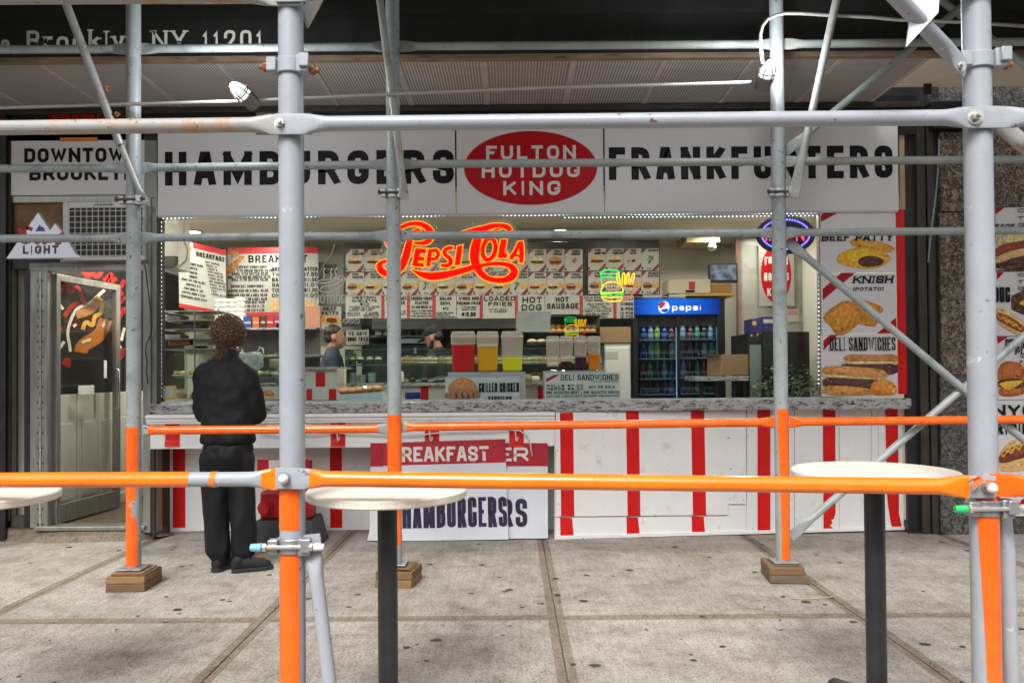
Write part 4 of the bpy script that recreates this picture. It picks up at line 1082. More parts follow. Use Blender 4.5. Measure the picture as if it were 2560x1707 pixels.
for a, b in ((1867, 1985), (1986.5, 2097), (2098.5, 2177.5), (2178.5, 2194.5), (2195.5, 2296)):
    s_ = lambda x, yA, yB_: yA + (yB_ - yA) * (x - 1387) / 910
    fboard('front_board', [(a, s_(a, 1027, 1018)), (b, s_(b, 1027, 1018)), (b, s_(b, 1340, 1318)), (a, s_(a, 1340, 1318))], random.uniform(.002, .006), .016, WHITEP)
fboard('base_trim', [(1386, 1338), (2297, 1314), (2297, 1322), (1386, 1347)], .016, .02, WHITEP)
for x0, x1_, dx, ya, yb in ((1399, 1432, 3, 1031, 1289), (1564, 1596, 4, 1028, 1288), (1726, 1759, 5, 1027, 1286)):
    fboard('red_stripe', [(x0, ya), (x1_, ya - .4), (x1_ + dx, yb), (x0 + dx, yb)], .0165, .0022, REDV)
    fboard('red_stripe', [(x0 + dx - 2, yb + 3), (x1_ + dx - 5, yb + 5), (x1_ + dx - 1, 1338), (x0 + dx - 1, 1340)], .0045, .004, REDV)
fboard('red_stripe', [(1893, 1025), (1925, 1024.5), (1925, 1334), (1893, 1335)], .0085, .002, REDV)
fboard('red_stripe', [(2056, 1023), (2072, 1022.5), (2079, 1026), (2087, 1024), (2088, 1282), (2084, 1296), (2077, 1298), (2080, 1308), (2073, 1312), (2090, 1326), (2058, 1331)], .0085, .002, REDV)
fboard('red_stripe', [(2212, 1021), (2243, 1020.5), (2246, 1240), (2246, 1283), (2255, 1324), (2230, 1327), (2220, 1270), (2216, 1230)], .0085, .002, REDV)
sc = MB()
for px, py in ((1519, 1032), (1610, 1032), (1636, 1287), (1822, 1246), (1857, 1247), (1818, 1094), (1821, 1094), (1823, 1171), (1826, 1171), (1878, 1031), (1926, 1030), (1880, 1320), (1457, 1344), (1606, 1341), (1394, 1258), (1393, 1126), (2040, 1030), (2276, 1020), (2171, 1026)):
    p = on_front(px, py) - pn * .0175; sc.cyl(p, p - pn * .0015, .0042, n=8)
build('screws', sc, BLACKP, ct)

# ================================================================ food posters beside the window and on the stone
TAN = mat('print_pastry', (.62, .29, .05), .5, spec=.2, var=.3, scale=34, spots=((.80, .46, .10), 30, .53, .08), spots2=((.30, .11, .015), 40, .57, .06))
BRN = mat('print_bread', (.46, .19, .06), .5, spec=.2, var=.35, scale=34, spots=((.66, .33, .12), 30, .53, .08), spots2=((.20, .07, .02), 40, .57, .06))
DKM = mat('print_meat', (.085, .035, .025), .5, spec=.2, var=.6, scale=34, spots=((.26, .10, .07), 30, .53, .08), spots2=((.02, .01, .01), 40, .57, .06))
YEL = mat('print_yellow', (.72, .40, .03), .5, spec=.2, var=.25, scale=34, spots=((.86, .58, .08), 30, .53, .08), spots2=((.42, .17, .01), 40, .57, .06))
GRN = mat('print_green', (.12, .22, .035), .5, spec=.2, var=.5, scale=34)
LBN = mat('print_light_bun', (.66, .42, .18), .5, spec=.2, var=.25, scale=34, spots=((.78, .55, .28), 30, .53, .08), spots2=((.36, .17, .05), 40, .57, .06))
PAL = mat('print_filling', (.62, .50, .26), .5, spec=.2, var=.5, scale=34, spots=((.78, .68, .42), 30, .53, .08), spots2=((.34, .22, .08), 40, .57, .06))
KNI = mat('print_knish', (.52, .23, .03), .5, spec=.2, var=.45, scale=34, spots=((.68, .36, .06), 30, .53, .08), spots2=((.22, .08, .01), 40, .57, .06))
def chaikin(p, n=1):
    for _ in range(n):
        p = [((a[0] * k + b[0] * (1 - k)), (a[1] * k + b[1] * (1 - k))) for a, b in zip(p, p[1:] + p[:1]) for k in (.75, .25)]
    return p
def poster(name, x0, y0, x1, y1, Y, label, items, texts, stripes=(), bg=None, cat='poster', group=None, tmat=None):
    o = thing(name, at((x0 + x1) / 2, y1, Y), label, cat, group)
    mb = MB(); pane_px(mb, x0, y0, x1, y1, Y, .004); build('sheet', mb, bg or SIGNW, o)
    for s in stripes:
        mb = MB(); poly_px(mb, s, Y - .0012); build('red_stripe', mb, mat('poster_red', (.38, .010, .015), .5, spec=.18), o)
    L = 2
    for nm, m, polys in items:
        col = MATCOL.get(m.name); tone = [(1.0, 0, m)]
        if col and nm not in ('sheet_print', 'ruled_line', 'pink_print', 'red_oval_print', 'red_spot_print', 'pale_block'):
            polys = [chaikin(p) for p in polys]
            tone = [(1.07, .7, mat(m.name + '_edge', [c * .6 for c in col], .6, var=.4, scale=40, spec=.15)), (1.07, 0, m), (.66, -.12, mat(m.name + '_lit', [min(.9, c * 1.28 + .02) for c in col], .6, var=.35, scale=45, spec=.15, spots=(list(col), 26, .49, .16)))]  # shading of the pictured food put into print colours: darker rim, lighter upper patch
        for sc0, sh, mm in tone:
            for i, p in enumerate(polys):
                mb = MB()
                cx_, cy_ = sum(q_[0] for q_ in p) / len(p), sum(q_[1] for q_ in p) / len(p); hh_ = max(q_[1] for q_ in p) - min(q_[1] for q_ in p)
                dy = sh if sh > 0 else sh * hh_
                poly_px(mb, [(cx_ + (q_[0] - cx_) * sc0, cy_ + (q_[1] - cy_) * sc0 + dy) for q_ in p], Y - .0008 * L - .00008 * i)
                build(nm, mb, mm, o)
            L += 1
    if texts:
        mb = MB()
        for s, a, b, c, d_, kw in texts: text_px(mb, s, a, b, c, d_, Y - .0008 * L - .001, **kw)
        build('lettering', mb, tmat or SIGNK, o)
    return o
YO = YF - .012
q = lambda x, y: (1880 + x / 2.904, 480 + y / 2.904)
def qs(*ps): return [q(*p) for p in ps]
IT = dict(slab=True, slant=.18, sw=.24, space=.22)
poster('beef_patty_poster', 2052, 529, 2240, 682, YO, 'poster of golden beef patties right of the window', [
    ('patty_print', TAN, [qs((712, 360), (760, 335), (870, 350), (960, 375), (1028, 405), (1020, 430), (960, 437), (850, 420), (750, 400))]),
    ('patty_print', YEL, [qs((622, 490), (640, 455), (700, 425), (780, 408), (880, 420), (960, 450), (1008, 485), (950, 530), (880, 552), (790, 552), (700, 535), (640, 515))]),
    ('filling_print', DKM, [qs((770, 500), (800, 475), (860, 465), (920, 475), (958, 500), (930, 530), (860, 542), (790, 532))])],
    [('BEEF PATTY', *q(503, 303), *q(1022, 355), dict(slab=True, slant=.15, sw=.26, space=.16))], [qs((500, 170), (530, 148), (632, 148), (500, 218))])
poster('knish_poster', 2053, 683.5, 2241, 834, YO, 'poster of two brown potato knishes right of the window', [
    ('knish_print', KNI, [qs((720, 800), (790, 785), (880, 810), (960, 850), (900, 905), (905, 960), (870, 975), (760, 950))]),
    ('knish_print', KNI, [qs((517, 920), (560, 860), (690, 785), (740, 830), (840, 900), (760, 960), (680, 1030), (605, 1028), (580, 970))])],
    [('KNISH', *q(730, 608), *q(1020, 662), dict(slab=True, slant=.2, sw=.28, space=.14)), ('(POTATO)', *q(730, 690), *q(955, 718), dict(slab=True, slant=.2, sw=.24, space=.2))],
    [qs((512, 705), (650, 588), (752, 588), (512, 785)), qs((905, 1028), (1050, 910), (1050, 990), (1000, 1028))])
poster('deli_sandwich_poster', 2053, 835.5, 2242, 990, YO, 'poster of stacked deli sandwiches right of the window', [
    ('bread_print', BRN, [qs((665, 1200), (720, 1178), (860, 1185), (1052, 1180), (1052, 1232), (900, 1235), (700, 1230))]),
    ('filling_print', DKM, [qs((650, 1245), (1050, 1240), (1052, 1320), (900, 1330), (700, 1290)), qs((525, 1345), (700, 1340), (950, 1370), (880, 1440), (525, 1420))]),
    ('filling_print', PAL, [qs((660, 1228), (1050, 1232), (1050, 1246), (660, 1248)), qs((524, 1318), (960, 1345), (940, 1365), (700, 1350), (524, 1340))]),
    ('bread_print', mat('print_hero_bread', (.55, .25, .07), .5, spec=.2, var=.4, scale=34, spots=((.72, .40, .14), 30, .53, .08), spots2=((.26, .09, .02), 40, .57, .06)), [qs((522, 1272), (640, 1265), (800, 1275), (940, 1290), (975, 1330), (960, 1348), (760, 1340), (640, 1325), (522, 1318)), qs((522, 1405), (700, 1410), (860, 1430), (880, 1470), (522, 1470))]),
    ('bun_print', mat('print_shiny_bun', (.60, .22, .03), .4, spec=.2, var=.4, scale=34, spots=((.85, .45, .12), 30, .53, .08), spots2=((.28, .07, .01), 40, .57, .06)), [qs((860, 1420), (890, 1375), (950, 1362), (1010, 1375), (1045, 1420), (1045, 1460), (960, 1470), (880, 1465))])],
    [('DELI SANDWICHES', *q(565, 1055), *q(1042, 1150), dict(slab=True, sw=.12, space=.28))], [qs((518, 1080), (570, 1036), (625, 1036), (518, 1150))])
rs = MB(); pane_px(rs, 2243, 523, 2264, 985, YO - .004, .01); tag(build('red_edge_strip', rs, REDV, loc=at(2253, 985, YO)), 'tall red vinyl strip along the posters beside the shutter', 'strip')
# posters on the stone, cut by the right edge of the frame
YQ = YF - .056
w = lambda x, y: (2280 + x / 1.825, 480 + y / 1.823)
def wss(*ps): return [w(*p) for p in ps]
PG = 'food posters on the stone wall'
LBL = dict(slab=True, slant=.1, sw=.26, space=.2)
def wave(a, b, n=9, amp=7):
    return [(a[0] + (b[0] - a[0]) * i / n, a[1] + (b[1] - a[1]) * i / n + (amp if i % 2 else -amp)) for i in range(n + 1)]
def band(pts, wd):
    up = [(x, y - wd) for x, y in pts]; return up + [(x, y + wd) for x, y in reversed(pts)]
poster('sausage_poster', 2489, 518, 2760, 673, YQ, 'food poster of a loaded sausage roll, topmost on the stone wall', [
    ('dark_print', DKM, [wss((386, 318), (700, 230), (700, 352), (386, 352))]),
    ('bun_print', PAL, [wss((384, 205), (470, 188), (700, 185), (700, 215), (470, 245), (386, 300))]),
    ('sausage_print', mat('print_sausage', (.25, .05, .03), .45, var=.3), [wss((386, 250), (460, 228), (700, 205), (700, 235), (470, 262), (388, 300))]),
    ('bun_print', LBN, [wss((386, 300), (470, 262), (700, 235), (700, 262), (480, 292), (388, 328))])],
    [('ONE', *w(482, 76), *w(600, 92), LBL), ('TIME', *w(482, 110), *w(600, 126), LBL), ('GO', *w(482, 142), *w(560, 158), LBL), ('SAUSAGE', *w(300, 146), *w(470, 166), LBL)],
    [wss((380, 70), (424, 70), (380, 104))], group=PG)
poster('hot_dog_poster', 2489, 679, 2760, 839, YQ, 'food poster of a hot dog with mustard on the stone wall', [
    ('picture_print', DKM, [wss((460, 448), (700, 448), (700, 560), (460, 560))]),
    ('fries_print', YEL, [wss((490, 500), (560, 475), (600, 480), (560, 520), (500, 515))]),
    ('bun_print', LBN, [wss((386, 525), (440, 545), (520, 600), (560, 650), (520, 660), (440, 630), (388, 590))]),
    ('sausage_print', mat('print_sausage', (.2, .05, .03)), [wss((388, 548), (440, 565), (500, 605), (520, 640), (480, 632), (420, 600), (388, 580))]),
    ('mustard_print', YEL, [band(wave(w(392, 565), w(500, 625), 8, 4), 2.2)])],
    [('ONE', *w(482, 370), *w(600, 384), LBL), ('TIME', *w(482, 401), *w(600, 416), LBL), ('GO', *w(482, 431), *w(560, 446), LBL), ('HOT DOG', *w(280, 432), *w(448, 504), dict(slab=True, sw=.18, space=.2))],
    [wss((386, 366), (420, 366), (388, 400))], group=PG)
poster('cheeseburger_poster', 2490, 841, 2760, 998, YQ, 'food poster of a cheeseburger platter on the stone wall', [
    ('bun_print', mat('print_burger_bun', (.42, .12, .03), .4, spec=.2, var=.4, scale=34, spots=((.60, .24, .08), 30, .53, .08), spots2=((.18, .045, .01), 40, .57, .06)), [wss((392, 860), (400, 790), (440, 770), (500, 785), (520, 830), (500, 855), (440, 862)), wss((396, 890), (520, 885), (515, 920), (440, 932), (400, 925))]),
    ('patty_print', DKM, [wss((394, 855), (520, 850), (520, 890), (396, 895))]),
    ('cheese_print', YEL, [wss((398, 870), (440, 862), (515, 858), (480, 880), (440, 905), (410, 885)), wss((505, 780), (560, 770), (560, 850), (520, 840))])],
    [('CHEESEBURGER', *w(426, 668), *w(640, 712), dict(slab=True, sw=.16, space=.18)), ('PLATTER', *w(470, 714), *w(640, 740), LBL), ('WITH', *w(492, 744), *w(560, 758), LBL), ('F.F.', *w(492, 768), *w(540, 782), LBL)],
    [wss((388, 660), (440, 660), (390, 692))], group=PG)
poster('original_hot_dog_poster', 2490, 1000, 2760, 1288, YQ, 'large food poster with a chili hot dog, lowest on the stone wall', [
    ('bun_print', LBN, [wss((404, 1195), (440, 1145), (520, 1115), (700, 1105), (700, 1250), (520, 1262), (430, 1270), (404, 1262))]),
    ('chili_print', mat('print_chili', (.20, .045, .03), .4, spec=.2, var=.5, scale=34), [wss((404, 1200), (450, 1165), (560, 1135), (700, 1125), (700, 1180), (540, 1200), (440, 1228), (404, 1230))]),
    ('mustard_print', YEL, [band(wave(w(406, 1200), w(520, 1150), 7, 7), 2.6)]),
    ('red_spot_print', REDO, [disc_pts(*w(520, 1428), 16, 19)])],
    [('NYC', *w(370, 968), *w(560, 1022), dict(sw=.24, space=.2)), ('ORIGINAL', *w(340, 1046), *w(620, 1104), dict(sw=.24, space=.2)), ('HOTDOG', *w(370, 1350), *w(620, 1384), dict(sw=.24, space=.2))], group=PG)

# ================================================================ things on the sidewalk by the counter
# two printed signs leaning under the counter
def lean_sign(name, label, quad, Yb, Yt, red, texts, extra=()):
    """board leaning back: bottom edge at Yb, top edge at Yt; quad = pixel corners tl, tr, br, bl"""
    tl, tr, br_, bl_ = at(*quad[0], Yt), at(*quad[1], Yt), at(*quad[2], Yb), at(*quad[3], Yb)
    bl_.z = max(bl_.z, .004); br_.z = max(br_.z, .004)
    o = thing(name, (bl_ + br_) / 2, label, 'sign', 'printed signs leaning under the counter')
    u_ = (br_ - bl_); v_ = (tl - bl_); nr_ = u_.cross(v_).normalized()
    PQ = lambda a, b, off=0.: bl_ * (1 - a) * (1 - b) + br_ * a * (1 - b) + tl * (1 - a) * b + tr * a * b + nr_ * off
    def slab(a0, b0, a1, b1, off, th, nm, m, par=o):
        P = [PQ(a0, b0, off), PQ(a1, b0, off), PQ(a1, b1, off), PQ(a0, b1, off)]
        return build(nm, MB().add(P + [p - nr_ * th for p in P], [(0, 1, 2, 3), (7, 6, 5, 4), (0, 4, 5, 1), (1, 5, 6, 2), (2, 6, 7, 3), (3, 7, 4, 0)]), m, par)
    slab(0, 0, 1, 1, 0, .008, 'board', mat('blue_white_board', (.62, .65, .70), .35, var=.05, scale=3, spots=((.35, .36, .38), 14, .68, .1)))
    slab(0, red, 1, 1, .0015, .001, 'red_band', mat('dark_red_band', (.38, .012, .025), .35, var=.08))
    for s, a0, b0, a1, b1, mm, kw in texts:
        P0 = PQ(a0, b0, .003); mb = MB(); text(mb, s, P0, u_, v_, (a1 - a0) * u_.length, (b1 - b0) * v_.length, **kw); build('lettering', mb, mm, o)
    for nm, a0, b0, a1, b1, m in extra: slab(a0, b0, a1, b1, .0018, .001, nm, m)
    return o
PURP = mat('dark_purple_print', (.022, .012, .045), .4)
lean_sign('leaning_sign', 'rear of two signs leaning under the counter with red band, showing ER and RS', [(926, 1107), (1369, 1107), (1370, 1345), (924, 1349)], 6.325, 6.392, .755,
          [('BURGER', .34, .80, .895, .945, SIGNL, dict(sw=.2, space=.14)), ('BURGERS', .33, .12, .885, .41, PURP, dict(sw=.17, space=.22))])
lean_sign('leaning_sign', 'front of two signs leaning under the counter reading BREAKFAST and HAMBURGERS', [(958, 1107), (1263, 1097), (1271, 1348), (960, 1352)], 6.29, 6.375, .765,
          [('BREAKFAST', .06, .80, .86, .955, SIGNL, dict(sw=.2, space=.14)), ('HAMBURGERS', .15, .125, .995, .44, PURP, dict(sw=.17, space=.2))])
lo = MB(); poly_px(lo, [(918, 1350), (938, 1268), (950, 1262), (958, 1352)], 6.28, .006)
tag(build('sign_offcut', lo, SIGNW, loc=(at(935, 1350, 6.28).x, 6.28, .01)), 'white pointed offcut of a sign standing left of the leaning signs', 'board')
# red standpipe connection on a black plinth
sp = thing('standpipe', (px_x(690, 6.3), 6.3, 0), 'red fire standpipe valve on a black plinth behind the person', 'standpipe')
REDM = mat('red_cast_iron', (.42, .012, .012), .4, var=.2, scale=12, bump=.15, spots=((.12, .02, .02), 14, .62, .1))
xa, xb = px_x(640, 6.25), px_x(800, 6.25)
pz = zpx(700, 1295, 6.2)
build('plinth', MB().add([(xa - .02, 6.05, .003), (xb + .02, 6.05, .003), (xb + .02, 6.45, .003), (xa - .02, 6.45, .003), (xa + .04, 6.10, pz), (xb - .03, 6.10, pz), (xb - .03, 6.42, pz), (xa + .04, 6.42, pz)],
      [(0, 3, 2, 1), (4, 5, 6, 7), (0, 1, 5, 4), (1, 2, 6, 5), (2, 3, 7, 6), (3, 0, 4, 7)]), mat('black_stone_plinth', (.022, .022, .023), .45, var=.6, scale=18, bump=.2, spots=((.12, .12, .12), 40, .66, .05)), sp, bevel=.01)
c1 = at(662, 1268, 6.2)
build('valve_body', MB().box(xa + .05, xb - .06, 6.18, 6.36, pz + .001, zpx(700, 1228, 6.2)), REDM, sp, bevel=.012)
for px in (662, 745):
    c = at(px, 1270, 6.16); build('inlet_cap', MB().cyl(c + Vector((0, .05, 0)), c, .058, n=20).cyl(c, c - Vector((0, .03, 0)), .046, .040, n=20), REDM, sp, smooth=True, autos=40)
for px in (700, 770):
    build('back_pipe', MB().cyl((px_x(px, 6.4), 6.4, .002 + pz), (px_x(px, 6.4), 6.4, zpx(px, 1150, 6.4)), .03, n=14), REDM, sp, smooth=True, autos=40)
mb = MB(); pane_px(mb, 643, 1148, 770, 1190, 6.33, .01); sgn = build('red_plate', mb, mat('red_plate_print', (.45, .015, .03), .35), sp)
mb = MB(); pane_px(mb, 672, 1150, 735, 1174, 6.326, .003); build('white_label', mb, SIGNW, sgn)
tx = MB(); text_px(tx, 'STAND PIPE', 655, 1237, 735, 1245, 6.176, sw=.2, space=.3); build('lettering', tx, mat('raised_red_letters', (.30, .01, .01), .4), sp)

# ================================================================ ceiling lights inside the shop
DLG = emit('downlight_glow', (1.0, .95, .82), 7.0)
CHR = mat('chrome_ring', (.5, .5, .5), .2, metal=.9)
DL = [((482, 578), None, 2.5, 'recessed ceiling light nearest the left end of the window'), ((683, 600), None, 6, 'recessed ceiling light above the breakfast menu'), ((1766, 597), None, 10, 'recessed ceiling light above the white carton at right'),
      ((1890, 597), None, 3, 'small recessed ceiling light beside the tiled wall'), ((1000, 575), None, 9, 'recessed ceiling light behind the red neon script'), ((1400, 575), None, 9, 'recessed ceiling light above the second menu board'),
      (None, (-3.25, 7.15), 50, 'unseen ceiling light added to brighten the shop entry')] + [(None, (x_, 7.0), 12, 'unseen ceiling light added close behind the window head, %s from the left' % ('first', 'second', 'third', 'fourth', 'fifth')[k_]) for k_, x_ in enumerate((-2.1, -1.0, .1, 1.2, 2.2))]  # unseen lights added: one brightens the entry, the row lights the counter fronts
ORD = ('first', 'second', 'third', 'fourth', 'fifth', 'sixth', 'seventh', 'eighth', 'ninth', 'tenth', 'eleventh', 'twelfth', 'thirteenth', 'fourteenth', 'fifteenth', 'sixteenth', 'seventeenth', 'eighteenth')
for pp, xy, en, lab in DL:
    p = ground(*pp, CLZ) if pp else Vector((*xy, CLZ))
    p.y = min(p.y, 8.45)
    o = thing('ceiling_light', (p.x, p.y, CLZ), lab, 'ceiling light', 'recessed lights in the shop ceiling')
    build('trim_ring', MB().lathe((p.x, p.y, CLZ), [(.10, -.001), (.10, -.012), (.078, -.012), (.078, -.001)], 24), CHR, o, smooth=True, autos=40)
    build('lens', MB().cyl((p.x, p.y, CLZ - .002), (p.x, p.y, CLZ - .006), .077, n=24), DLG, o)
    l = bpy.data.lights.new('downlight', 'AREA'); l.shape = 'DISK'; l.size = .15; l.energy = en * .66; l.color = (1.0, .94, .80)
    lo = bpy.data.objects.new('lamp', l); COL.objects.link(lo); lo.parent = o; lo.location = (0, 0, -.02)

def pbox(mb, x0, y0, x1, y1, Y, dep):
    cx, cz, w_, h_ = rect(x0, y0, x1, y1, Y); return mb.box(cx - w_ / 2, cx + w_ / 2, Y, Y + dep, cz - h_ / 2, cz + h_ / 2)
def pthing(name, x0, y0, x1, y1, Y, dep, m, label, cat, group=None, bevel=.004):
    mb = pbox(MB(), x0, y0, x1, y1, Y, dep); o = build(name, mb, m, loc=at((x0 + x1) / 2, y1, Y), bevel=bevel); return tag(o, label, cat, group)
def ppart(name, x0, y0, x1, y1, Y, dep, m, parent, bevel=.002):
    return build(name, pbox(MB(), x0, y0, x1, y1, Y, dep), m, parent, bevel=bevel)
PAPER = mat('menu_paper', (.47, .465, .43), .6, spec=.2, var=.03)
MAROON = mat('menu_maroon', (.20, .02, .03), .5)
MRED = mat('menu_red', (.50, .02, .025), .5)
KITCH = mat('dark_stainless', (.035, .045, .045), .35, metal=.6, var=.3, scale=3)
STAIN = mat('brushed_stainless', (.30, .31, .30), .35, metal=.8, var=.15, scale=4, stretch=(1, 1, 8))
TEAL = glass('green_edge_glass', (.92, .975, .955), milk=.012, milkcol=(.5, .7, .62), ior=1.4)
CLEAR = glass('clear_plastic_film', (.95, .96, .95), milk=.10, milkcol=(.8, .8, .78), ior=1.45, rough=.08)
CARD = mat('corrugated_card', (.30, .19, .095), .8, var=.12, scale=4, bump=.05)
CARDL = mat('pale_carton', (.62, .55, .42), .75, var=.1)
WPL = mat('white_plastic', (.66, .66, .62), .45, var=.05)
BREAD = mat('bread_crust', (.52, .27, .09), .6, var=.35, scale=18, bump=.2)
CREAM = mat('pale_bread', (.66, .56, .36), .6, var=.3, scale=18, bump=.2)

# ---------------------------------------------------------------- back of the shop
YK = 9.05
structure(build('kitchen_wall', pbox(MB(), 905, 640, 1590, 1330, YK, .05), KITCH))
kt = thing('kitchen_hood', at(1150, 850, 8.8), 'dark steel kitchen range and hood behind the cooks', 'kitchen range')
ppart('hood', 930, 795, 1330, 822, 8.55, .45, STAIN, kt)
ppart('back_shelf', 925, 838, 1075, 843, 8.7, .3, STAIN, kt); ppart('oven_front', 985, 846, 1065, 858, 8.6, .1, mat('bluish_steel', (.35, .42, .5), .3, metal=.7), kt)
ppart('oven', 930, 858, 1290, 960, 8.65, .35, KITCH, kt)
for i, px in enumerate((1010, 1022, 1042, 1056)): build('cup', MB().lathe(at(px, 838, 8.8), [(.022, 0), (.03, .09), (.028, .09)], 12), WPL, kt, smooth=True, autos=40)
bwl = thing('paper_towel_holder', at(955, 838, 8.9), 'pale green towel dispenser on the kitchen wall', 'dispenser')
ppart('body', 938, 808, 972, 838, 8.6, .12, mat('pale_green_plastic', (.42, .52, .47), .4), bwl); ppart('slot', 953, 815, 958, 838, 8.595, .01, KITCH, bwl)
# dark board with the three no-smoking symbols, home fries notice, beef patty notice
nsb = thing('no_smoking_sign', at(880, 817, 8.75), 'dark notice with three round prohibition symbols on the back wall', 'sign')
ppart('board', 855, 779, 904, 817, 8.75, .01, mat('navy_board', (.02, .03, .05), .5), nsb)
mb = MB()
for px in (864, 878, 893):
    c = at(px, 803, 8.744); rr_ = .026
    mb.tube([c + Vector((rr_ * math.cos(a), 0, rr_ * math.sin(a))) for a in [q_ * .3927 for q_ in range(16)]], .0035, 5, closed=True); mb.tube([c + Vector((-.018, 0, .018)), c + Vector((.018, 0, -.018))], .003, 5)
build('symbols', mb, PAPER, nsb)
poster('home_fries_notice', 866, 824, 922, 861, 8.75, 'white notice reading WE HAVE HOME FRIES on the back wall', [('ruled_line', SIGNK, [[(869, 825.5), (920, 825), (920, 826), (869, 826.5)], [(869, 857), (920, 857), (920, 858), (869, 858)]])],
       [('WE HAVE', 871, 829, 918, 839, dict(sw=.2, space=.3)), ('HOME FRIES', 869, 842, 920, 853, dict(sw=.2, space=.25))], bg=PAPER, cat='notice')
poster('beef_patty_notice', 801, 766, 853, 822, 8.75, 'white notice reading BEEF PATTY on the back wall', [('patty_print', TAN, [disc_pts(827, 799, 24, 10, 18, .1)]), ('filling_print', DKM, [disc_pts(829, 800, 13, 6, 14, .1)])],
       [('BEEF', 808, 767, 842, 776, dict(sw=.22, space=.2)), ('PATTY', 804, 778, 846, 788, dict(sw=.22, space=.2))], bg=PAPER, cat='notice')
poster('hot_dog_notice', 796, 655, 858, 762, 8.80, 'dark notice with HOT DOG lettering behind the white neon', [('pale_block', mat('grey_print_block', (.3, .3, .3), .5), [[(800, 700), (850, 690), (850, 740), (800, 750)]])],
       [('HOT', 813, 662, 842, 671, dict(sw=.22, space=.2)), ('DOG', 813, 674, 842, 683, dict(sw=.22, space=.2))], bg=mat('grey_notice', (.22, .22, .21), .6), cat='notice')

# breakfast menus
mA = thing('menu_board', at(505, 790, 8.35), 'tilted breakfast menu board at the far left of the shop', 'menu')
A = [at(448, 768, 8.25), at(566, 790, 8.55), at(568, 622, 8.55), at(446, 598, 8.25)]
au = (A[1] - A[0]).normalized(); av = (A[3] - A[0]); AL, AH = (A[1] - A[0]).length, av.length; av.normalize(); an = au.cross(av).normalized()
def mA_slab(a0, b0, a1, b1, off, m, nm):
    P = [A[0] + au * (a * AL) + av * (b * AH) + an * off for a, b in ((a0, b0), (a1, b0), (a1, b1), (a0, b1))]
    build(nm, MB().add(P + [p - an * .004 for p in P], [(0, 1, 2, 3), (7, 6, 5, 4), (0, 4, 5, 1), (1, 5, 6, 2), (2, 6, 7, 3), (3, 7, 4, 0)]), m, mA)
mA_slab(0, 0, 1, 1, 0, PAPER, 'sheet'); mA_slab(0, 0, 1, .06, .005, MRED, 'red_edge'); mA_slab(.3, .92, 1, 1, .005, MRED, 'red_edge')
def mA_text(s, a0, b0, a1, b1, **kw):
    text(tb_, s, A[0] + au * (a0 * AL) + av * (b0 * AH) + an * .007, au, av, (a1 - a0) * AL, (b1 - b0) * AH, **kw)
tb_ = MB(); mA_text('BREAKFAST', .36, .815, .97, .885, sw=.22, space=.3, slab=True); build('heading', tb_, SIGNK, mA)
tb_ = MB()
for i, s in enumerate(('CROISSANT $2.50', 'MUFFIN', 'DANISH', 'DONUTS', 'CAKE (BY THE SLICE)', 'SNAPPLE $ 2.', 'CAN SODA $ 1.25', 'BOTTLE SODA $ 2.50', 'TROPICANA JUICE $2.75')):
    n_ = len(s) * .026; c = .24; mA_text(s, max(.02, c - n_ / 2 + .06), .66 - i * .063, min(.60, c + n_ / 2 + .06), .695 - i * .063, sw=.2, space=.25)
for i, s in enumerate(('HOT COFFEE', 'SMALL $', 'LARGE $', 'ICED COFFEE', 'SMALL $2.00', 'LARGE $2.50', 'HOT CHOCOLATE', 'SMALL $2.25', 'LARGE $2.75', 'TEA', 'LARGE $2.75')):
    mA_text(s, .56 + .012 * i, .74 - i * .046, min(.99, .60 + .012 * i + len(s) * .026), .768 - i * .046, sw=.2, space=.25)
build('menu_lines', tb_, SIGNK, mA)
mb = MB()
for a, b, r1, r2 in ((.15, .9, .11, .085),):
    mb.add([A[0] + au * ((a + r1 * math.cos(t_)) * AL) + av * ((b + r2 * math.sin(t_)) * AH) + an * .009 for t_ in [k_ * .393 for k_ in range(16)]], [tuple(range(16))])
build('croissant_print', mb, BRN, mA)
mB = thing('menu_board', at(680, 790, 8.7), 'white breakfast menu board with red edges left of centre', 'menu')
yM = 8.70
ppart('sheet', 569, 618, 796, 790, yM, .008, PAPER, mB); ppart('red_edge', 569, 618, 796, 634, yM - .003, .003, MRED, mB); ppart('red_edge', 569, 780, 796, 790, yM - .003, .003, MRED, mB)
def txt(parent, s, x0, y0, x1, y1, Y, m=SIGNK, nm='lettering', **kw):
    mb = MB(); text_px(mb, s, x0, y0, x1, y1, Y, **kw); return build(nm, mb, m, parent)
txt(mB, 'BREAKFAST', 621, 638, 768, 656, yM - .003, sw=.24, space=.3, slab=True, nm='heading')
mb = MB(); ln = [('BREAKFAST SANDWICHES', 584, 664, 667), ('BAGEL WITH CREAM CHEESE $2.75', 568, 673, 680), ('BAGEL WITH BUTTER $2.25', 580, 681, 670), ('ROLL WITH CREAM CHEESE $2.75', 569, 689, 676), ('ROLL WITH BUTTER $2.25', 580, 696, 670),
      ('BREAKFAST SANDWICHES', 578, 712, 658), ('BACON EGG ON A ROLL $5.50', 572, 723, 670), ('SAUSAGE EGG ON A ROLL $5.50', 570, 734, 668), ('TURKEY HAM EGG ON A ROLL $5.50', 569, 744, 668), ('CHEESE + $0.50 EXTRA MEAT +$2.00', 569, 752, 662), ('SMALL COFFEE OR TEA $ 1.75', 570, 762, 661), ('LARGE COFFEE OR TEA $ 2.25', 570, 772, 661)]
for s, x0, y0, x1 in ln: text_px(mb, s, x0, y0, x1, y0 + 7, yM - .003, sw=.19, space=.25)
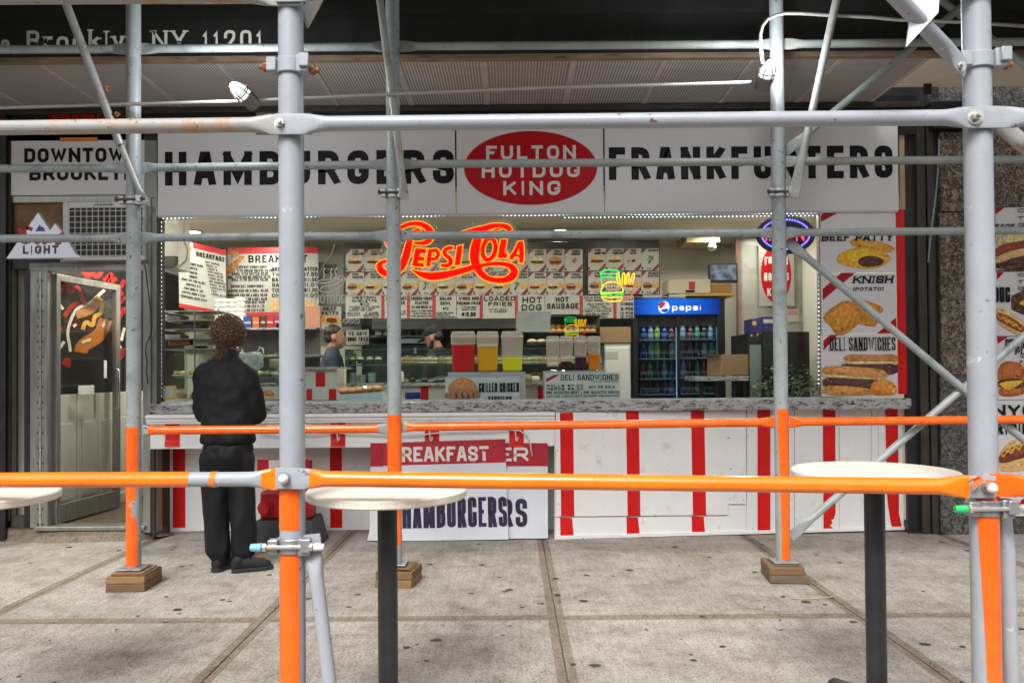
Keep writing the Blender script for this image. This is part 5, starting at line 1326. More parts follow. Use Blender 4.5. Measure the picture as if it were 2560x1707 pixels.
for i, s in enumerate(('BREAKFAST PLATTER', 'TWO EGGS $7.50', 'BACON EGG $11.00', 'SAUSAGE $11.00', 'TURKEY HAM $11.00', 'CHEESE +$1.00')): text_px(mb, s, 680, 668 + i * 13, 794, 678 + i * 13, yM - .003, sw=.2, space=.25)
build('menu_lines', mb, SIGNK, mB)
mb = MB(); poly_px(mb, disc_pts(686, 763, 13, 14), yM - .003); poly_px(mb, disc_pts(772, 762, 14, 12), yM - .003); build('pancake_print', mb, LBN, mB)
mb = MB(); poly_px(mb, [(566, 690), (560, 675), (600, 640), (612, 640), (590, 672)], yM - .004); poly_px(mb, disc_pts(586, 634, 12, 9), yM - .006); build('bacon_print', mb, BRN, mB)

# picture menu above the pass: two boards of cards
YM = 8.12
def picture_menu(name, label, x0, x1, cols, rows, frame, texts_, skip=()):
    o = thing(name, at((x0 + x1) / 2, 740, YM), label, 'menu')
    ppart('frame', *frame, YM + .012, .03, mat('black_menu_frame', (.012, .012, .013), .4), o)
    cw = (x1 - x0) / cols
    P = {k_: MB() for k_ in ('maroon', 'bun', 'brown_bun', 'toast', 'meat', 'foil', 'fries', 'green', 'words')}
    for j, (ya, yb) in enumerate(rows):
        for i in range(cols):
            a, b = x0 + i * cw, x0 + (i + 1) * cw
            ppart('menu_card', a + .3, ya, b - .3, yb, YM, .008, PAPER, o, bevel=0)
            h_ = yb - ya; Y_ = YM - .0015
            poly_px(P['maroon'], [(a + .5, ya + .5), (a + cw * .30, ya + .5), (a + .5, ya + h_ * .25)], Y_)
            poly_px(P['maroon'], [(b - cw * .42, yb - .5), (b - cw * .16, yb - .5), (b - .5, yb - h_ * .16), (b - .5, yb - h_ * .34)], Y_)
            ky = ya + h_ * (.52 if j == 0 else .60); kx = a + cw * (.5 if j == 0 else .36); s_ = cw * (.36 if j == 0 else .28)
            kind = (i * 7 + j * 3) % 5
            if j: 
                for q_ in range(7):
                    fx_, fy_ = a + cw * (.60 + .05 * q_), ky + random.uniform(-3, 4)
                    poly_px(P['fries'], [(fx_, fy_ + 5), (fx_ + 1.6, fy_ + 5), (fx_ + 4.5, fy_ - 6), (fx_ + 3, fy_ - 7)], Y_ - .002 - .0003 * q_)
            if kind == 1:                                       # foil wrap
                poly_px(P['foil'], disc_pts(kx, ky + 1, s_ * .55, 12, 14, .5), Y_ - .0012); poly_px(P['green'], disc_pts(kx + 2, ky - 6, s_ * .5, 4, 12, .5), Y_ - .0022); poly_px(P['meat'], disc_pts(kx - 1, ky + 4, 2.2, 7, 8, .6), Y_ - .0026)
            elif kind == 4 and not j:                           # plate of pieces
                for q_ in range(6): poly_px(P[('meat', 'toast', 'brown_bun')[q_ % 3]], disc_pts(kx + random.uniform(-s_ * .8, s_ * .8), ky + random.uniform(-4, 7), random.uniform(3, 6), random.uniform(2.5, 4.5), 9, random.random() * 3), Y_ - .0012 - .0003 * q_)
            drawn = kind == 1 or (kind == 4 and not j)
            if not drawn: poly_px(P['meat'], disc_pts(kx, ky + 2.5, s_ * 1.02, 4.2, 14), Y_ - .0012)
            if not drawn and kind in (0, 3): poly_px(P['green'], disc_pts(kx, ky + 4.2, s_ * 1.06, 3.4, 14), Y_ - .0008)
            bn = ('bun', 'brown_bun', 'toast')[(i * 5 + j) % 3]; s_ *= random.uniform(.82, 1.08); kx += random.uniform(-2, 2)
            if not drawn: poly_px(P[bn], [(kx + s_ * math.cos(t_), ky - s_ * .62 * math.sin(t_)) for t_ in [math.pi * q_ / 10 for q_ in range(11)]], Y_ - .0024)
            if not drawn: poly_px(P[bn], disc_pts(kx, ky + 7.4, s_ * .9, 3.4, 14), Y_ - .0004)
            wds = ('FISH SANDWICH', 'FALAFEL SANDWICH', 'TUNA CLUB', 'CHICKEN', 'GYRO', 'STEAK', 'B.L.T', 'HAMBURGER', 'CHEESE BURGER', 'CHICKEN BURGER', 'TURKEY BURGER', 'TURKEY CHEESE BURGER', 'VEGGIE BURGER')[i % 13].split()
            if j: wds = wds[:1] + ['PLATTER']
            for q_, wd_ in enumerate(wds[:2]):
                text_px(P['words'], wd_, a + cw * .38, ya + 2 + q_ * 7.2, min(b - 1.5, a + cw * .38 + len(wd_) * 3.6), ya + 7.5 + q_ * 7.2, Y_ - .0035, sw=.24, space=.2, k=2)
            text_px(P['words'], '$', a + 1, yb - 9, a + 4.5, yb - 2, Y_ - .0035, sw=.2, k=2)
            if j or i % 2: text_px(P['words'], random.choice(('6.00', '9.00', '11', '10')), a + cw * .3, yb - 8, a + cw * .55, yb - 2.5, Y_ - .0035, sw=.12, k=2)
    for k_, m_ in (('maroon', MAROON), ('bun', LBN), ('brown_bun', BRN), ('toast', PAL), ('foil', mat('print_foil', (.42, .42, .40), .5, var=.7, scale=60)), ('meat', DKM), ('fries', YEL), ('green', GRN), ('words', SIGNK)):
        q_ = build(k_ + '_print', P[k_], m_, o); q_['kind'] = 'stuff'
    return o
picture_menu('picture_menu', 'long picture menu with rows of burgers above the kitchen pass', 864, 1457, 13, ((623, 679), (681, 738)), (858, 606, 1468, 742), ())
picture_menu('picture_menu', 'short picture menu of hot dogs and fries left of the drinks cooler', 1470, 1648, 4, ((621, 676), (678, 735)), (1468.5, 600, 1650, 742), ())
def price_card(x0, x1, lines, label, red=True, y0=739, y1=796):
    o = thing('price_card', at((x0 + x1) / 2, y1, YM), label, 'menu card', 'price cards in a row under the picture menu')
    ppart('sheet', x0, y0, x1, y1, YM + .002, .004, PAPER, o)
    if red: ppart('red_edge', x1 - 7, y0, x1 - .5, y1, YM - .0015, .003, MRED, o)
    mb = MB()
    for s, a, b, c, d_ in lines: text_px(mb, s, a, b, c, d_, YM - .003, sw=.21, space=.24)
    build('lettering', mb, SIGNK, o)
price_card(864, 960, [('WESTERN', 880, 741, 940, 747), ('OMELETTE', 880, 749, 942, 755), ('$10', 900, 757, 922, 763), ('INCLUDES POTATO CHOICE,', 872, 765, 950, 768.5), ('TURKEY HAM, ONION,', 880, 769.5, 938, 773), ('PEPPERS, AND TOAST', 872, 774, 932, 777.5), ('HOME FRIES', 867, 781, 900, 785), ('HASHBROWN', 867, 787, 900, 790), ('2 EGGS', 913, 780, 945, 785), ('HOMEFRIES', 908, 786, 948, 790), ('AND TOAST', 910, 791, 946, 794.5)], 'price card reading WESTERN OMELETTE $10')
price_card(961, 1024, [('BREAKFAST', 966, 742, 1016, 750), ('PLATTER', 970, 753, 1012, 761), ('WITH CHOICE', 970, 776, 1014, 780), ('OF TOAST', 980, 783, 1014, 787)], 'price card partly hidden by the middle scaffold post')
price_card(1025, 1088, [('FRENCH TOAST', 1028, 742, 1081, 750), ('PLATTER', 1038, 753, 1071, 761), ('$10 (ADD CHEESE +$1)', 1029, 764, 1081, 771), ('COMES WITH TURKEY BACON', 1028, 775, 1081, 779), ('OR BEEF SAUSAGE AND', 1032, 781.5, 1078, 785.5), ('2 EGGS, AND CHOICE OF TOAST', 1028, 788, 1082, 792)], 'price card reading FRENCH TOAST PLATTER')
price_card(1089, 1141, [('SALAD', 1099, 742, 1129, 750), ('BOWL', 1101, 754, 1127, 762), ('$10', 1107, 768, 1121, 775), ('LETTUCE, ONION, PEPPERS,', 1091, 780, 1134, 783.5), ('CUCUMBER, TOMATO,', 1091, 785, 1126, 788.5), ('AND DRESSING OF YOUR CHOICE', 1090, 790.5, 1139, 794)], 'price card reading SALAD BOWL $10', False)
price_card(1142, 1206, [('WINGS AND', 1147, 742, 1197, 750), ('FRENCH FRIES', 1143, 754, 1201, 762), ('WITH CAN SODA/', 1153, 766, 1192, 770), ('BOTTLE WATER', 1155, 772, 1190, 776), ('$10.00', 1155, 780, 1189, 791)], 'price card reading WINGS AND FRENCH FRIES $10.00')
price_card(1207, 1294, [('LOADED', 1210, 741, 1288, 752), ('FRIES', 1221, 755, 1280, 765), ('WITH CHILI', 1222, 771, 1271, 775.5), ('& CHEESE', 1225, 777, 1266, 781)], 'price card reading LOADED FRIES')
price_card(1295, 1362, [('HOT', 1306, 742, 1355, 757), ('DOG', 1304, 761, 1354, 776)], 'price card reading HOT DOG in large type', False, 738, 786)
price_card(1363, 1456, [('HOT', 1389, 742, 1422, 755), ('SAUSAGE', 1367, 758, 1447, 772)], 'price card reading HOT SAUSAGE in large type', True, 738, 786)
price_card(1457, 1540, [('COLD SANDWICH', 1460, 741, 1530, 746), ('/HOT SANDWICH', 1463, 748, 1526, 753), ('COLD TURKEY OR', 1468, 758, 1522, 762), ('TURKEY HAM', 1474, 764, 1515, 768), ('WITH LETTUCE, TOMATO,', 1461, 769.5, 1530, 773), ('CHEESE & MAYONNAISE', 1462, 775, 1528, 779), ('$10 ON A HERO', 1465, 782, 1522, 787), ('OR ROLL', 1490, 789, 1520, 794)], 'price card reading COLD SANDWICH $10 ON A HERO')
price_card(1541, 1585, [('CHILI', 1552, 742, 1582, 750), ('WINGS', 1551, 756, 1583, 764), ('5 PCS', 1553, 768, 1583, 776), ('10 PCS', 1550, 779, 1583, 786), ('15 PCS', 1550, 788, 1583, 795)], 'price card listing wings by the piece beside the cooler', False)
poster('red_wall_sign', 1110, 548, 1200, 592, 8.6, 'dark red sign high on the back wall behind the neon script', [], [('NORGOS', 1112, 573, 1178, 582, dict(sw=.18, space=.3))], bg=mat('dark_red_sign', (.16, .015, .02), .5), cat='sign', tmat=PAPER)

# ---------------------------------------------------------------- service counter and display cases
sc_ = thing('service_counter', at(1050, 1000, 7.35), 'white inner counter with red squares and granite top', 'counter')
ppart('front', 560, 962, 1520, 1140, 7.36, .05, WPL, sc_)
ppart('granite_top', 555, 957, 1525, 965, 7.30, .75, GRAN, sc_)
for px in (1052, 1150, 1247, 1345): ppart('red_square', px, 966, px + 19, 1060, 7.352, .006, REDV, sc_)
bx = thing('raised_serving_counter', at(760, 960, 7.2), 'white serving ledge with red squares beside the glass case', 'counter')
ppart('front', 690, 921, 862, 1000, 7.15, .05, WPL, bx); ppart('granite_top', 690, 918, 862, 924, 7.10, .5, GRAN, bx)
for a, b, y0, y1 in ((789, 812, 930, 966), (822, 840, 972, 1000), (766, 780, 972, 1000)): ppart('red_square', a, y0, b, y1, 7.142, .006, REDV, bx)
ppart('side_box', 842, 921, 861, 960, 7.05, .08, CARDL, bx)
ca = thing('display_case', at(1180, 957, 7.4), 'long glass display case with wrapped sandwiches on the inner counter', 'display case')
ppart('glass_front', 862, 874, 1508, 955, 7.38, .006, TEAL, ca, bevel=0)
ppart('glass_end', 862, 874, 865, 955, 7.387, .5, mat('green_glass_edge', (.03, .14, .11), .2), ca)
ppart('glass_top', 862, 872, 1508, 874, 7.38, .5, TEAL, ca)
ppart('glass_shelf', 866, 909, 1506, 912, 7.42, .42, mat('glass_shelf_edge', (.10, .20, .17), .25), ca)
ppart('top_edge', 862, 871, 1508, 873, 7.374, .012, mat('dark_trim', (.03, .05, .045), .3), ca)
for px in (888, 1038, 1220, 1400): ppart('hinge', px - 3, 870, px + 3, 884, 7.37, .012, STAIN, ca)
for i, px in enumerate((880, 901, 925, 946)):
    c = at(px, 909, 7.52); o = thing('dessert_cup', c, ('dessert cup with yellow topping, leftmost in the glass case', 'dessert cup second from left in the glass case', 'dessert cup third from left in the glass case', 'dessert cup with pale topping, fourth in the glass case')[i], 'dessert cup', 'dessert cups in the glass case')
    build('cup', MB().lathe(c, [(.024, 0), (.036, .035), (.037, .04)], 14), mat('dark_cup', (.05, .06, .05), .3), o, smooth=True, autos=40)
    build('topping', MB().ell(c + Vector((0, 0, .042)), .033, .033, .016), (YEL, CREAM, PAL, CREAM)[i], o, smooth=True)
    build('lid', MB().lathe(c + Vector((0, 0, .04)), [(.037, 0), (.034, .02), (.02, .034)], 14), CLEAR, o, smooth=True)
def sandwich(c, lab, s=1., m=CREAM):
    o = thing('wrapped_sandwich', c, lab, 'sandwich', 'wrapped sandwiches in the glass case')
    for k_, (dz, hh, mm) in enumerate(((0, .022, m), (.022, .014, mat('ham_layer', (.45, .22, .16), .5)), (.036, .022, m))):
        build('bread_slice' if k_ != 1 else 'filling', MB().add([(c.x + a * s, c.y + b * s, c.z + z * s) for z in (dz + .001, dz + hh) for a, b in ((-.07, -.04), (.07, -.05), (.06, .05), (-.06, .05))],
              [(0, 3, 2, 1), (4, 5, 6, 7), (0, 1, 5, 4), (1, 2, 6, 5), (2, 3, 7, 6), (3, 0, 4, 7)]), mm, o, bevel=.008)
    build('film', MB().ell(c + Vector((0, 0, .036)), .085 * s, .06 * s, .045 * s, 12, 7), CLEAR, o, smooth=True)
k_ = 0
for px in range(1020, 1500, 29):
    sandwich(at(px, 909, 7.5 + .05 * (k_ % 2)), '%s wrapped sandwich from the left on the glass case shelf' % ORD[k_], random.uniform(.85, 1.05), CREAM if k_ % 3 else BREAD); k_ += 1
for j, px in enumerate((880, 905, 930)):
    c = at(px, 955, 7.5); tag(build('plastic_tub', MB().lathe(c, [(.035, 0), (.042, .09 - .02 * (j % 2)), (.040, .09 - .02 * (j % 2))], 16), mat('frosted_tub', (.42, .55, .48), .4), smooth=True, autos=40, loc=c), ('tall frosted tub at the left end of the glass case', 'short frosted tub in the glass case', 'ribbed frosted tub right of the short one in the glass case')[j], 'tub', 'frosted tubs in the glass case')
c = at(1110, 955, 7.5); 
wr = thing('wrapping_paper', at(1105, 955, 7.55), 'crumpled pale sheets of wrapping paper in the glass case', 'paper')
mb = MB()
for i in range(9):
    p = at(1085 + i * 6, 950 - (i % 3) * 4, 7.5 + .02 * (i % 4)); mb.obox(p, Vector((.05, .01, .01)), Vector((-.01, .05, .0)), Vector((0, .002, .006)))
build('sheets', mb, PAPER, wr, bevel=.004)
# breads in the case at the right, under the menu
bc = thing('bread_case', at(1440, 870, 7.9), 'small lit case of bread rolls behind the drink jars', 'display case')
ppart('back', 1372, 790, 1500, 872, 8.05, .02, mat('dark_green_back', (.05, .075, .04), .5), bc); ppart('frame', 1370, 788, 1502, 792, 7.8, .27, BLACKP, bc); ppart('shelf', 1372, 831, 1500, 834, 7.8, .25, BLACKP, bc); ppart('shelf', 1318, 858, 1500, 862, 7.8, .25, BLACKP, bc)
for i in range(16):
    px = 1384 + (i % 8) * 14; py = (828, 818)[i // 8]; c = at(px, py, 7.9 + .05 * (i // 8))
    tag(build('bread_roll', MB().ell(c, .035, .05, .028), BREAD, smooth=True, loc=c), '%s golden bread roll from left in the %s row of the small case' % (ORD[i % 8], ('front', 'rear')[i // 8]), 'bread roll', 'bread rolls in the small case')
for i in range(6):
    c = at(1330 + i * 24, 853, 7.9); tag(build('bread_roll', MB().ell(c, .05, .05, .024), CREAM, smooth=True, loc=c), '%s pale flat roll from left on the lower shelf of the small case' % ORD[i], 'bread roll', 'pale rolls in the small case')
# loaves on a blue tray by the window
tr_ = thing('bread_tray', at(905, 1000, 6.72), 'pale blue tray of loaves wrapped in clear film by the window', 'bread tray')
build('tray', MB().add([*[at(*p, 6.68) for p in ((848, 1003), (958, 1003), (952, 980), (848, 986))], *[at(*p, 6.95) for p in ((860, 1000), (968, 1000), (962, 978), (860, 982))]], [(0, 1, 2, 3), (1, 5, 6, 2), (4, 0, 3, 7), (5, 4, 7, 6), (0, 4, 5, 1)]), mat('pale_blue_tray', (.45, .55, .60), .45), tr_)
for i in range(5):
    c = at(862 + i * 20, 978 - i * 1.6, 6.80); build('loaf', MB().ell(c, .055, .09, .03), BREAD, tr_, smooth=True)
fm = MB(); nx = 16
for j in range(5):
    for i in range(nx + 1):
        px = 850 + 118 * i / nx; p = at(px, 972 - 4 * math.sin(j * 1.3), 6.70 + .05 * j); p.z += random.uniform(-.008, .022); fm.v.append(tuple(p))
for j in range(4): fm.f += [(j * (nx + 1) + i, j * (nx + 1) + i + 1, (j + 1) * (nx + 1) + i + 1, (j + 1) * (nx + 1) + i) for i in range(nx)]
build('clear_film', fm, CLEAR, tr_)
sn = MB(); c0 = at(1032, 992, 6.75)
for j in range(4):
    for i in range(7): sn.v.append((c0.x + (i - 3) * .022, c0.y + random.uniform(-.008, .008), c0.z - .02 + j * .02 + random.uniform(-.004, .004)))
for j in range(3): sn.f += [(j * 7 + i, j * 7 + i + 1, (j + 1) * 7 + i + 1, (j + 1) * 7 + i) for i in range(6)]
tag(build('snack_bag', sn, mat('blue_foil', (.02, .045, .22), .2, metal=.4), loc=c0), 'crumpled blue foil snack bag on the counter behind the window', 'snack bag')

# drink jars on their stands
JP = glass('jar_plastic', (.96, .95, .94), milk=.02, milkcol=(.8, .76, .72), ior=1.4, rough=.06)
JM = glass('milky_jar_plastic', (.95, .94, .93), milk=.27, milkcol=(.86, .83, .78), ior=1.4, rough=.1)
def liquid(nm, col):
    m = mat('drink_' + nm, col, .2, var=.06, scale=6); b = [x for x in m.node_tree.nodes if x.type == 'BSDF_PRINCIPLED'][0]
    b.inputs['Subsurface Weight'].default_value = .6; b.inputs['Subsurface Radius'].default_value = (.05, .03, .02); return m
def jar(x0, x1, yt, yb, yl, Y, col, nm, lab, grp, foam=None):
    cx, cz, w_, h_ = rect(x0, yt, x1, yb, Y); z0 = cz - h_ / 2; z1 = cz + h_ / 2; zl = zpx((x0 + x1) / 2, yl, Y)
    o = thing('drink_jar', (cx, Y + .06, z0), lab, 'drink jar', grp)
    def sq(zz, s): return [(cx + a * w_ / 2 * s, Y + .07 + b * .07 * s, zz) for a, b in ((-1, -1), (1, -1), (1, 1), (-1, 1))]
    def tower(levels):
        vs = [v for zz, s in levels for v in sq(zz, s)]; n_ = len(levels)
        return MB().add(vs, [(4 * j + i, 4 * j + (i + 1) % 4, 4 * j + 4 + (i + 1) % 4, 4 * j + 4 + i) for j in range(n_ - 1) for i in range(4)] + [(3, 2, 1, 0), tuple(4 * (n_ - 1) + i for i in range(4))])
    sl_ = .86 + .11 * (zl - z0) / h_
    build('drink', tower([(z0 + .004, .83), (zl, sl_ - .03)]), liquid(nm, col), o, bevel=.01)
    if foam: build('foam', tower([(zl + .0005, sl_ - .03), (zl + .03, sl_ - .04)]), mat('drink_foam_' + nm, foam, .6, var=.1, scale=30), o, bevel=.008)
    build('jar', tower([(z0, .86), (zl + .004, sl_)]), JP, o, bevel=.01); build('upper_jar', tower([(zl + .006, sl_), (z1 - h_ * .13, .97)]), JM, o)
    build('lid', tower([(z1 - h_ * .13, 1.0), (z1 - h_ * .09, 1.0), (z1 - h_ * .08, .93), (z1, .88)]), JM, o, bevel=.006)
st1 = pthing('jar_stand', 1120, 930, 1314, 1001, 6.62, .22, mat('grey_stand', (.42, .43, .45), .4, metal=.2), 'grey stand under the three large drink jars', 'stand')
JG = 'large drink jars in the window'
jar(1126, 1189, 828, 929, 862, 6.65, (.72, .014, .016), 'red', 'large jar of red drink in the window', JG)
jar(1190.5, 1247, 828, 929, 869, 6.65, (.92, .50, .006), 'amber', 'large jar of golden yellow drink in the window', JG, (.72, .60, .30))
jar(1252, 1309, 828, 929, 893, 6.65, (.88, .86, .012), 'lime', 'large jar of lime yellow drink in the window', JG)
st2 = pthing('jar_stand', 1360, 927, 1510, 1001, 6.62, .2, mat('grey_stand', (.42, .43, .45)), 'grey stand under the four slim drink jars', 'stand')
JG2 = 'slim drink jars in the window'
jar(1366, 1399, 840, 926, 916, 6.65, (.06, .03, .03), 'dark', 'slim nearly empty jar with pale lump in the window', JG2, (.70, .60, .50))
jar(1400, 1433, 840, 926, 904, 6.65, (.035, .015, .02), 'cola', 'slim jar of dark drink in the window', JG2, (.62, .50, .38))
jar(1437, 1468, 840, 926, 893, 6.65, (.05, .008, .02), 'plum', 'slim jar of plum drink with pink foam in the window', JG2, (.62, .30, .28))
jar(1470, 1502, 840, 926, 884, 6.65, (.88, .28, .006), 'orange', 'slim jar of orange drink in the window', JG2)
q7 = lambda x, y: (840 + x / 4.704, 780 + y / 4.704)
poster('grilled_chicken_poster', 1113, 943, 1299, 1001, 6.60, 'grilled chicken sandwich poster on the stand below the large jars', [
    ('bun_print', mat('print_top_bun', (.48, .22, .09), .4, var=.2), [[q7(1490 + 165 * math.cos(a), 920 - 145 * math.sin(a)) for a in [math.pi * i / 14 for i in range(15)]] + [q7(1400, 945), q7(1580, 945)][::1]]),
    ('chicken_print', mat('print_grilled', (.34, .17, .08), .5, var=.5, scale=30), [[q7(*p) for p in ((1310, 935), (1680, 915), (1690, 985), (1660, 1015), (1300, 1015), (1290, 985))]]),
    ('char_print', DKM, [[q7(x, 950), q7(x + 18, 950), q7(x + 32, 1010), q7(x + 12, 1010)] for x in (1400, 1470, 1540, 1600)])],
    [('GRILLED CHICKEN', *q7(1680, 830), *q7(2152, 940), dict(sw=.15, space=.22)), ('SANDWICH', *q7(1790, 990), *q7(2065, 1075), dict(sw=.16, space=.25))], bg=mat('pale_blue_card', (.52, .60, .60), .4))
poster('deli_price_poster', 1362, 932, 1550, 1001, 6.60, 'deli sandwiches price poster below the slim jars', [], [
    ('DELI SANDWICHES', 1402, 936, 1546, 950, dict(sw=.2, space=.24, slab=True)), ('COLD CUT SELECTION', 1478, 951.5, 1545, 955, dict(sw=.22)), ('ROLLS $7.00', 1367, 961, 1458, 967, dict(sw=.26, space=.3)),
    ('HEROS $9.00', 1367, 969, 1458, 975, dict(sw=.26, space=.3)), ('HOT OR COLD', 1472, 964, 1537, 971, dict(sw=.22, space=.28)), ('ONE SELECTED MEAT + ONE SELECTED CHEESE', 1366, 977, 1549, 984, dict(sw=.2, space=.25)), ('(LETTUCE TOMATO MAYO KETCHUP AND MUSTARD)', 1366, 987, 1550, 992, dict(sw=.2, space=.25))],
    [[(1365, 947), (1365, 955), (1400, 937), (1385, 937)]], bg=mat('pale_grey_card', (.55, .60, .57), .4))
nt_ = MB(); nx, nz = 8, 6
for j in range(nz + 1):
    for i in range(nx + 1):
        p = at(1290 + 86 * i / nx + (2 if j < 2 else 0), 778 + 52 * j / nz, YF + .05); p.y += .006 * math.sin(i * 1.2 + j) ; nt_.v.append(tuple(p))
for j in range(nz): nt_.f += [(j * (nx + 1) + i, (j + 1) * (nx + 1) + i, (j + 1) * (nx + 1) + i + 1, j * (nx + 1) + i + 1) for i in range(nx)]
tag(build('paper_note', nt_, mat('note_paper', (.60, .63, .57), .7, var=.04), loc=at(1333, 830, YF + .05)), 'blank pale paper note taped inside the window', 'note')

# ---------------------------------------------------------------- left end of the shop
shf = thing('back_shelf', at(640, 825, 8.3), 'grey shelf and counter along the left back wall', 'shelf')
ppart('shelf_board', 520, 819, 790, 824, 8.2, .35, GRAN, shf); ppart('backsplash', 560, 824, 800, 1000, 8.5, .03, mat('grey_backsplash', (.20, .205, .185), .35, var=.2), shf)
ppart('worktop', 560, 888, 800, 893, 8.1, .42, STAIN, shf)
TB = [('blue', (.03, .06, .30), 608, 629, 792, 815), ('orange', (.65, .12, .02), 631, 648, 792, 816), ('black and yellow', (.05, .045, .02), 650, 665, 791, 818), ('red', (.48, .02, .03), 666, 684, 791, 818), ('magenta', (.40, .02, .14), 685, 700, 790, 818), ('dark blue', (.05, .05, .22), 690, 708, 808, 818)]
for nm, c_, a, b, y0, y1 in TB:
    o = thing('tea_box', at((a + b) / 2, 819, 8.22), nm + ' tea box standing on the back shelf', 'box', 'tea boxes on the back shelf')
    ppart('carton', a, y0, b, 819, 8.24, .07, mat('carton_' + nm.replace(' ', '_'), c_, .4), o); ppart('print_band', a + 2, y0 + 12, b - 2, y0 + 17, 8.236, .003, PAPER, o)
for i, (px, h_, rr_) in enumerate(((548, .30, .05), (566, .30, .05), (584, .30, .05), (598, .32, .04), (608, .31, .035))):
    c = at(px, 819, 8.3); tag(build('cup_stack', MB().lathe(c, [(rr_ * (.8 + .2 * (j % 2)), h_ * j / 12) for j in range(13)], 14), WPL, smooth=False, loc=c), 'white paper cup stack, %s on the back shelf' % ('first from left', 'second from left', 'third from left', 'fourth from left', 'fifth from left')[i], 'cups', 'paper cup stacks on the back shelf')
pk = pthing('salmon_packet', 763, 765, 800, 820, 8.2, .08, mat('salmon_paper', (.55, .26, .17), .6), 'salmon coloured packet on the back shelf by the near post', 'packet')
rk = thing('wire_rack', at(480, 1000, 7.1), 'wire rack of trays, papers and napkins at the left end of the window', 'rack')
for i, py in enumerate((777, 800, 822, 846, 872)): ppart('shelf', 408, py, 545, py + 2.5, 7.0, .42, STAIN, rk)
for px in (409, 485, 544): ppart('upright', px, 770, px + 2, 1000, 7.0, .02, STAIN, rk)
for i, (a, b, y0, y1, c_, lab) in enumerate(((410, 450, 788, 800, (.50, .50, .47), 'grey tray on the top shelf of the wire rack'), (455, 500, 806, 822, (.13, .09, .13), 'dark carton on the second shelf of the wire rack'), (476, 504, 800, 812, (.60, .50, .05), 'yellow packet on the wire rack'),
      (405, 450, 836, 846, (.60, .60, .55), 'white box on the third shelf of the wire rack'), (420, 474, 848, 862, (.55, .18, .05), 'orange packet on the wire rack'), (482, 520, 838, 872, (.62, .60, .52), 'stack of pale napkins on the wire rack'), (462, 535, 864, 884, (.60, .57, .48), 'pile of pale paper bags at the foot of the wire rack'))):
    pthing('rack_item', a, y0, b, y1, 7.08, .2, mat('rack_item_%d' % i, c_, .6, var=.2, scale=14), lab, 'packet', 'packets on the wire rack')
vt = thing('wall_heater', at(425, 690, 7.0), 'pale wall cabinet with black valve and pipe inside the left of the window', 'cabinet')
ppart('cabinet', 404, 545, 446, 672, 6.9, .25, mat('cream_metal', (.5, .49, .42), .5, var=.1), vt); ppart('black_valve', 404, 640, 440, 668, 6.86, .04, BLACKP, vt)
tp = [at(*p, 6.84) for p in ((463, 520), (461, 560), (459, 600), (470, 625), (466, 650), (452, 664), (440, 670))]; build('pipe', MB().tube(tp, .010, 8), mat('beige_pipe', (.42, .38, .28), .5), vt, smooth=True)
pc = thing('pastry_case', at(560, 1000, 6.9), 'low glass pastry case behind the window at left', 'display case')
ppart('glass_front', 436, 886, 702, 1000, 6.82, .006, TEAL, pc, bevel=0); ppart('glass_top', 436, 884, 702, 886, 6.82, .4, TEAL, pc); ppart('shelf', 438, 942, 700, 944.5, 6.85, .36, mat('glass_shelf_edge', (.10, .20, .17)), pc); ppart('floor', 438, 996, 700, 1000, 6.85, .36, WPL, pc)
for i in range(7):
    c = at(452 + i * 38, 992, 6.95); o = thing('wrapped_pastry', c, '%s wrapped pastry from left on the floor of the pastry case' % ORD[i], 'pastry', 'wrapped pastries in the pastry case')
    build('pastry', MB().ell(c + Vector((0, 0, .01)), .05, .05, .022), (BREAD, YEL, CREAM)[i % 3], o, smooth=True); build('film', MB().ell(c + Vector((0, 0, .012)), .06, .055, .034, 10, 6), CLEAR, o, smooth=True)
for i in range(3):
    c = at(650 + i * 18, 937, 6.95); o = thing('wrapped_pastry', c, ('left', 'middle', 'right')[i] + ' wrapped bun on the upper shelf of the pastry case', 'pastry', 'wrapped pastries in the pastry case')
    build('pastry', MB().ell(c + Vector((0, 0, .01)), .035, .05, .022), (CREAM, BREAD, CREAM)[i % 3], o, smooth=True); build('film', MB().ell(c + Vector((0, 0, .012)), .04, .055, .03, 10, 6), CLEAR, o, smooth=True)
poster('sandwich_card', 650, 966, 695, 998, 6.80, 'small card with a sandwich picture in the pastry case', [('plate_print', CREAM, [disc_pts(673, 984, 18, 9)]), ('sandwich_print', BRN, [disc_pts(670, 982, 13, 7), disc_pts(678, 985, 8, 5)])], [], cat='card', bg=PAPER)
poster('yellow_notice', 397, 964, 440, 999, YF + .045, 'orange framed permit sheet at the lower left corner of the window', [('sheet_print', PAPER, [[(402, 967), (434, 967), (434, 994), (402, 994)]])], [('PERMIT', 405, 969, 416, 971, dict(sw=.2))], bg=mat('amber_frame', (.62, .32, .03), .5), cat='notice')
bag = MB(); cb_ = at(628, 926, 6.86)
prof = [(.045, .0), (.07, .03), (.082, .075), (.088, .115), (.086, .14), (.066, .155)]
nb = 18
for r0, h_ in prof:
    for i in range(nb):
        a = 2 * math.pi * i / nb; rr_ = r0 * (1 + .16 * math.sin(3 * a + h_ * 30) + .12 * math.sin(7 * a + h_ * 60))
        bag.v.append((cb_.x + rr_ * 1.2 * math.cos(a), cb_.y + rr_ * .5 * math.sin(a), cb_.z + h_ + .008 * math.sin(4 * a)))
for j in range(len(prof) - 1): bag.f += [(j * nb + i, j * nb + (i + 1) % nb, (j + 1) * nb + (i + 1) % nb, (j + 1) * nb + i) for i in range(nb)]
bag.f.append(tuple(range(nb))[::-1])
bo = thing('plastic_bag', cb_, 'crumpled white plastic carrier bag on the pastry case beside the customer', 'bag')
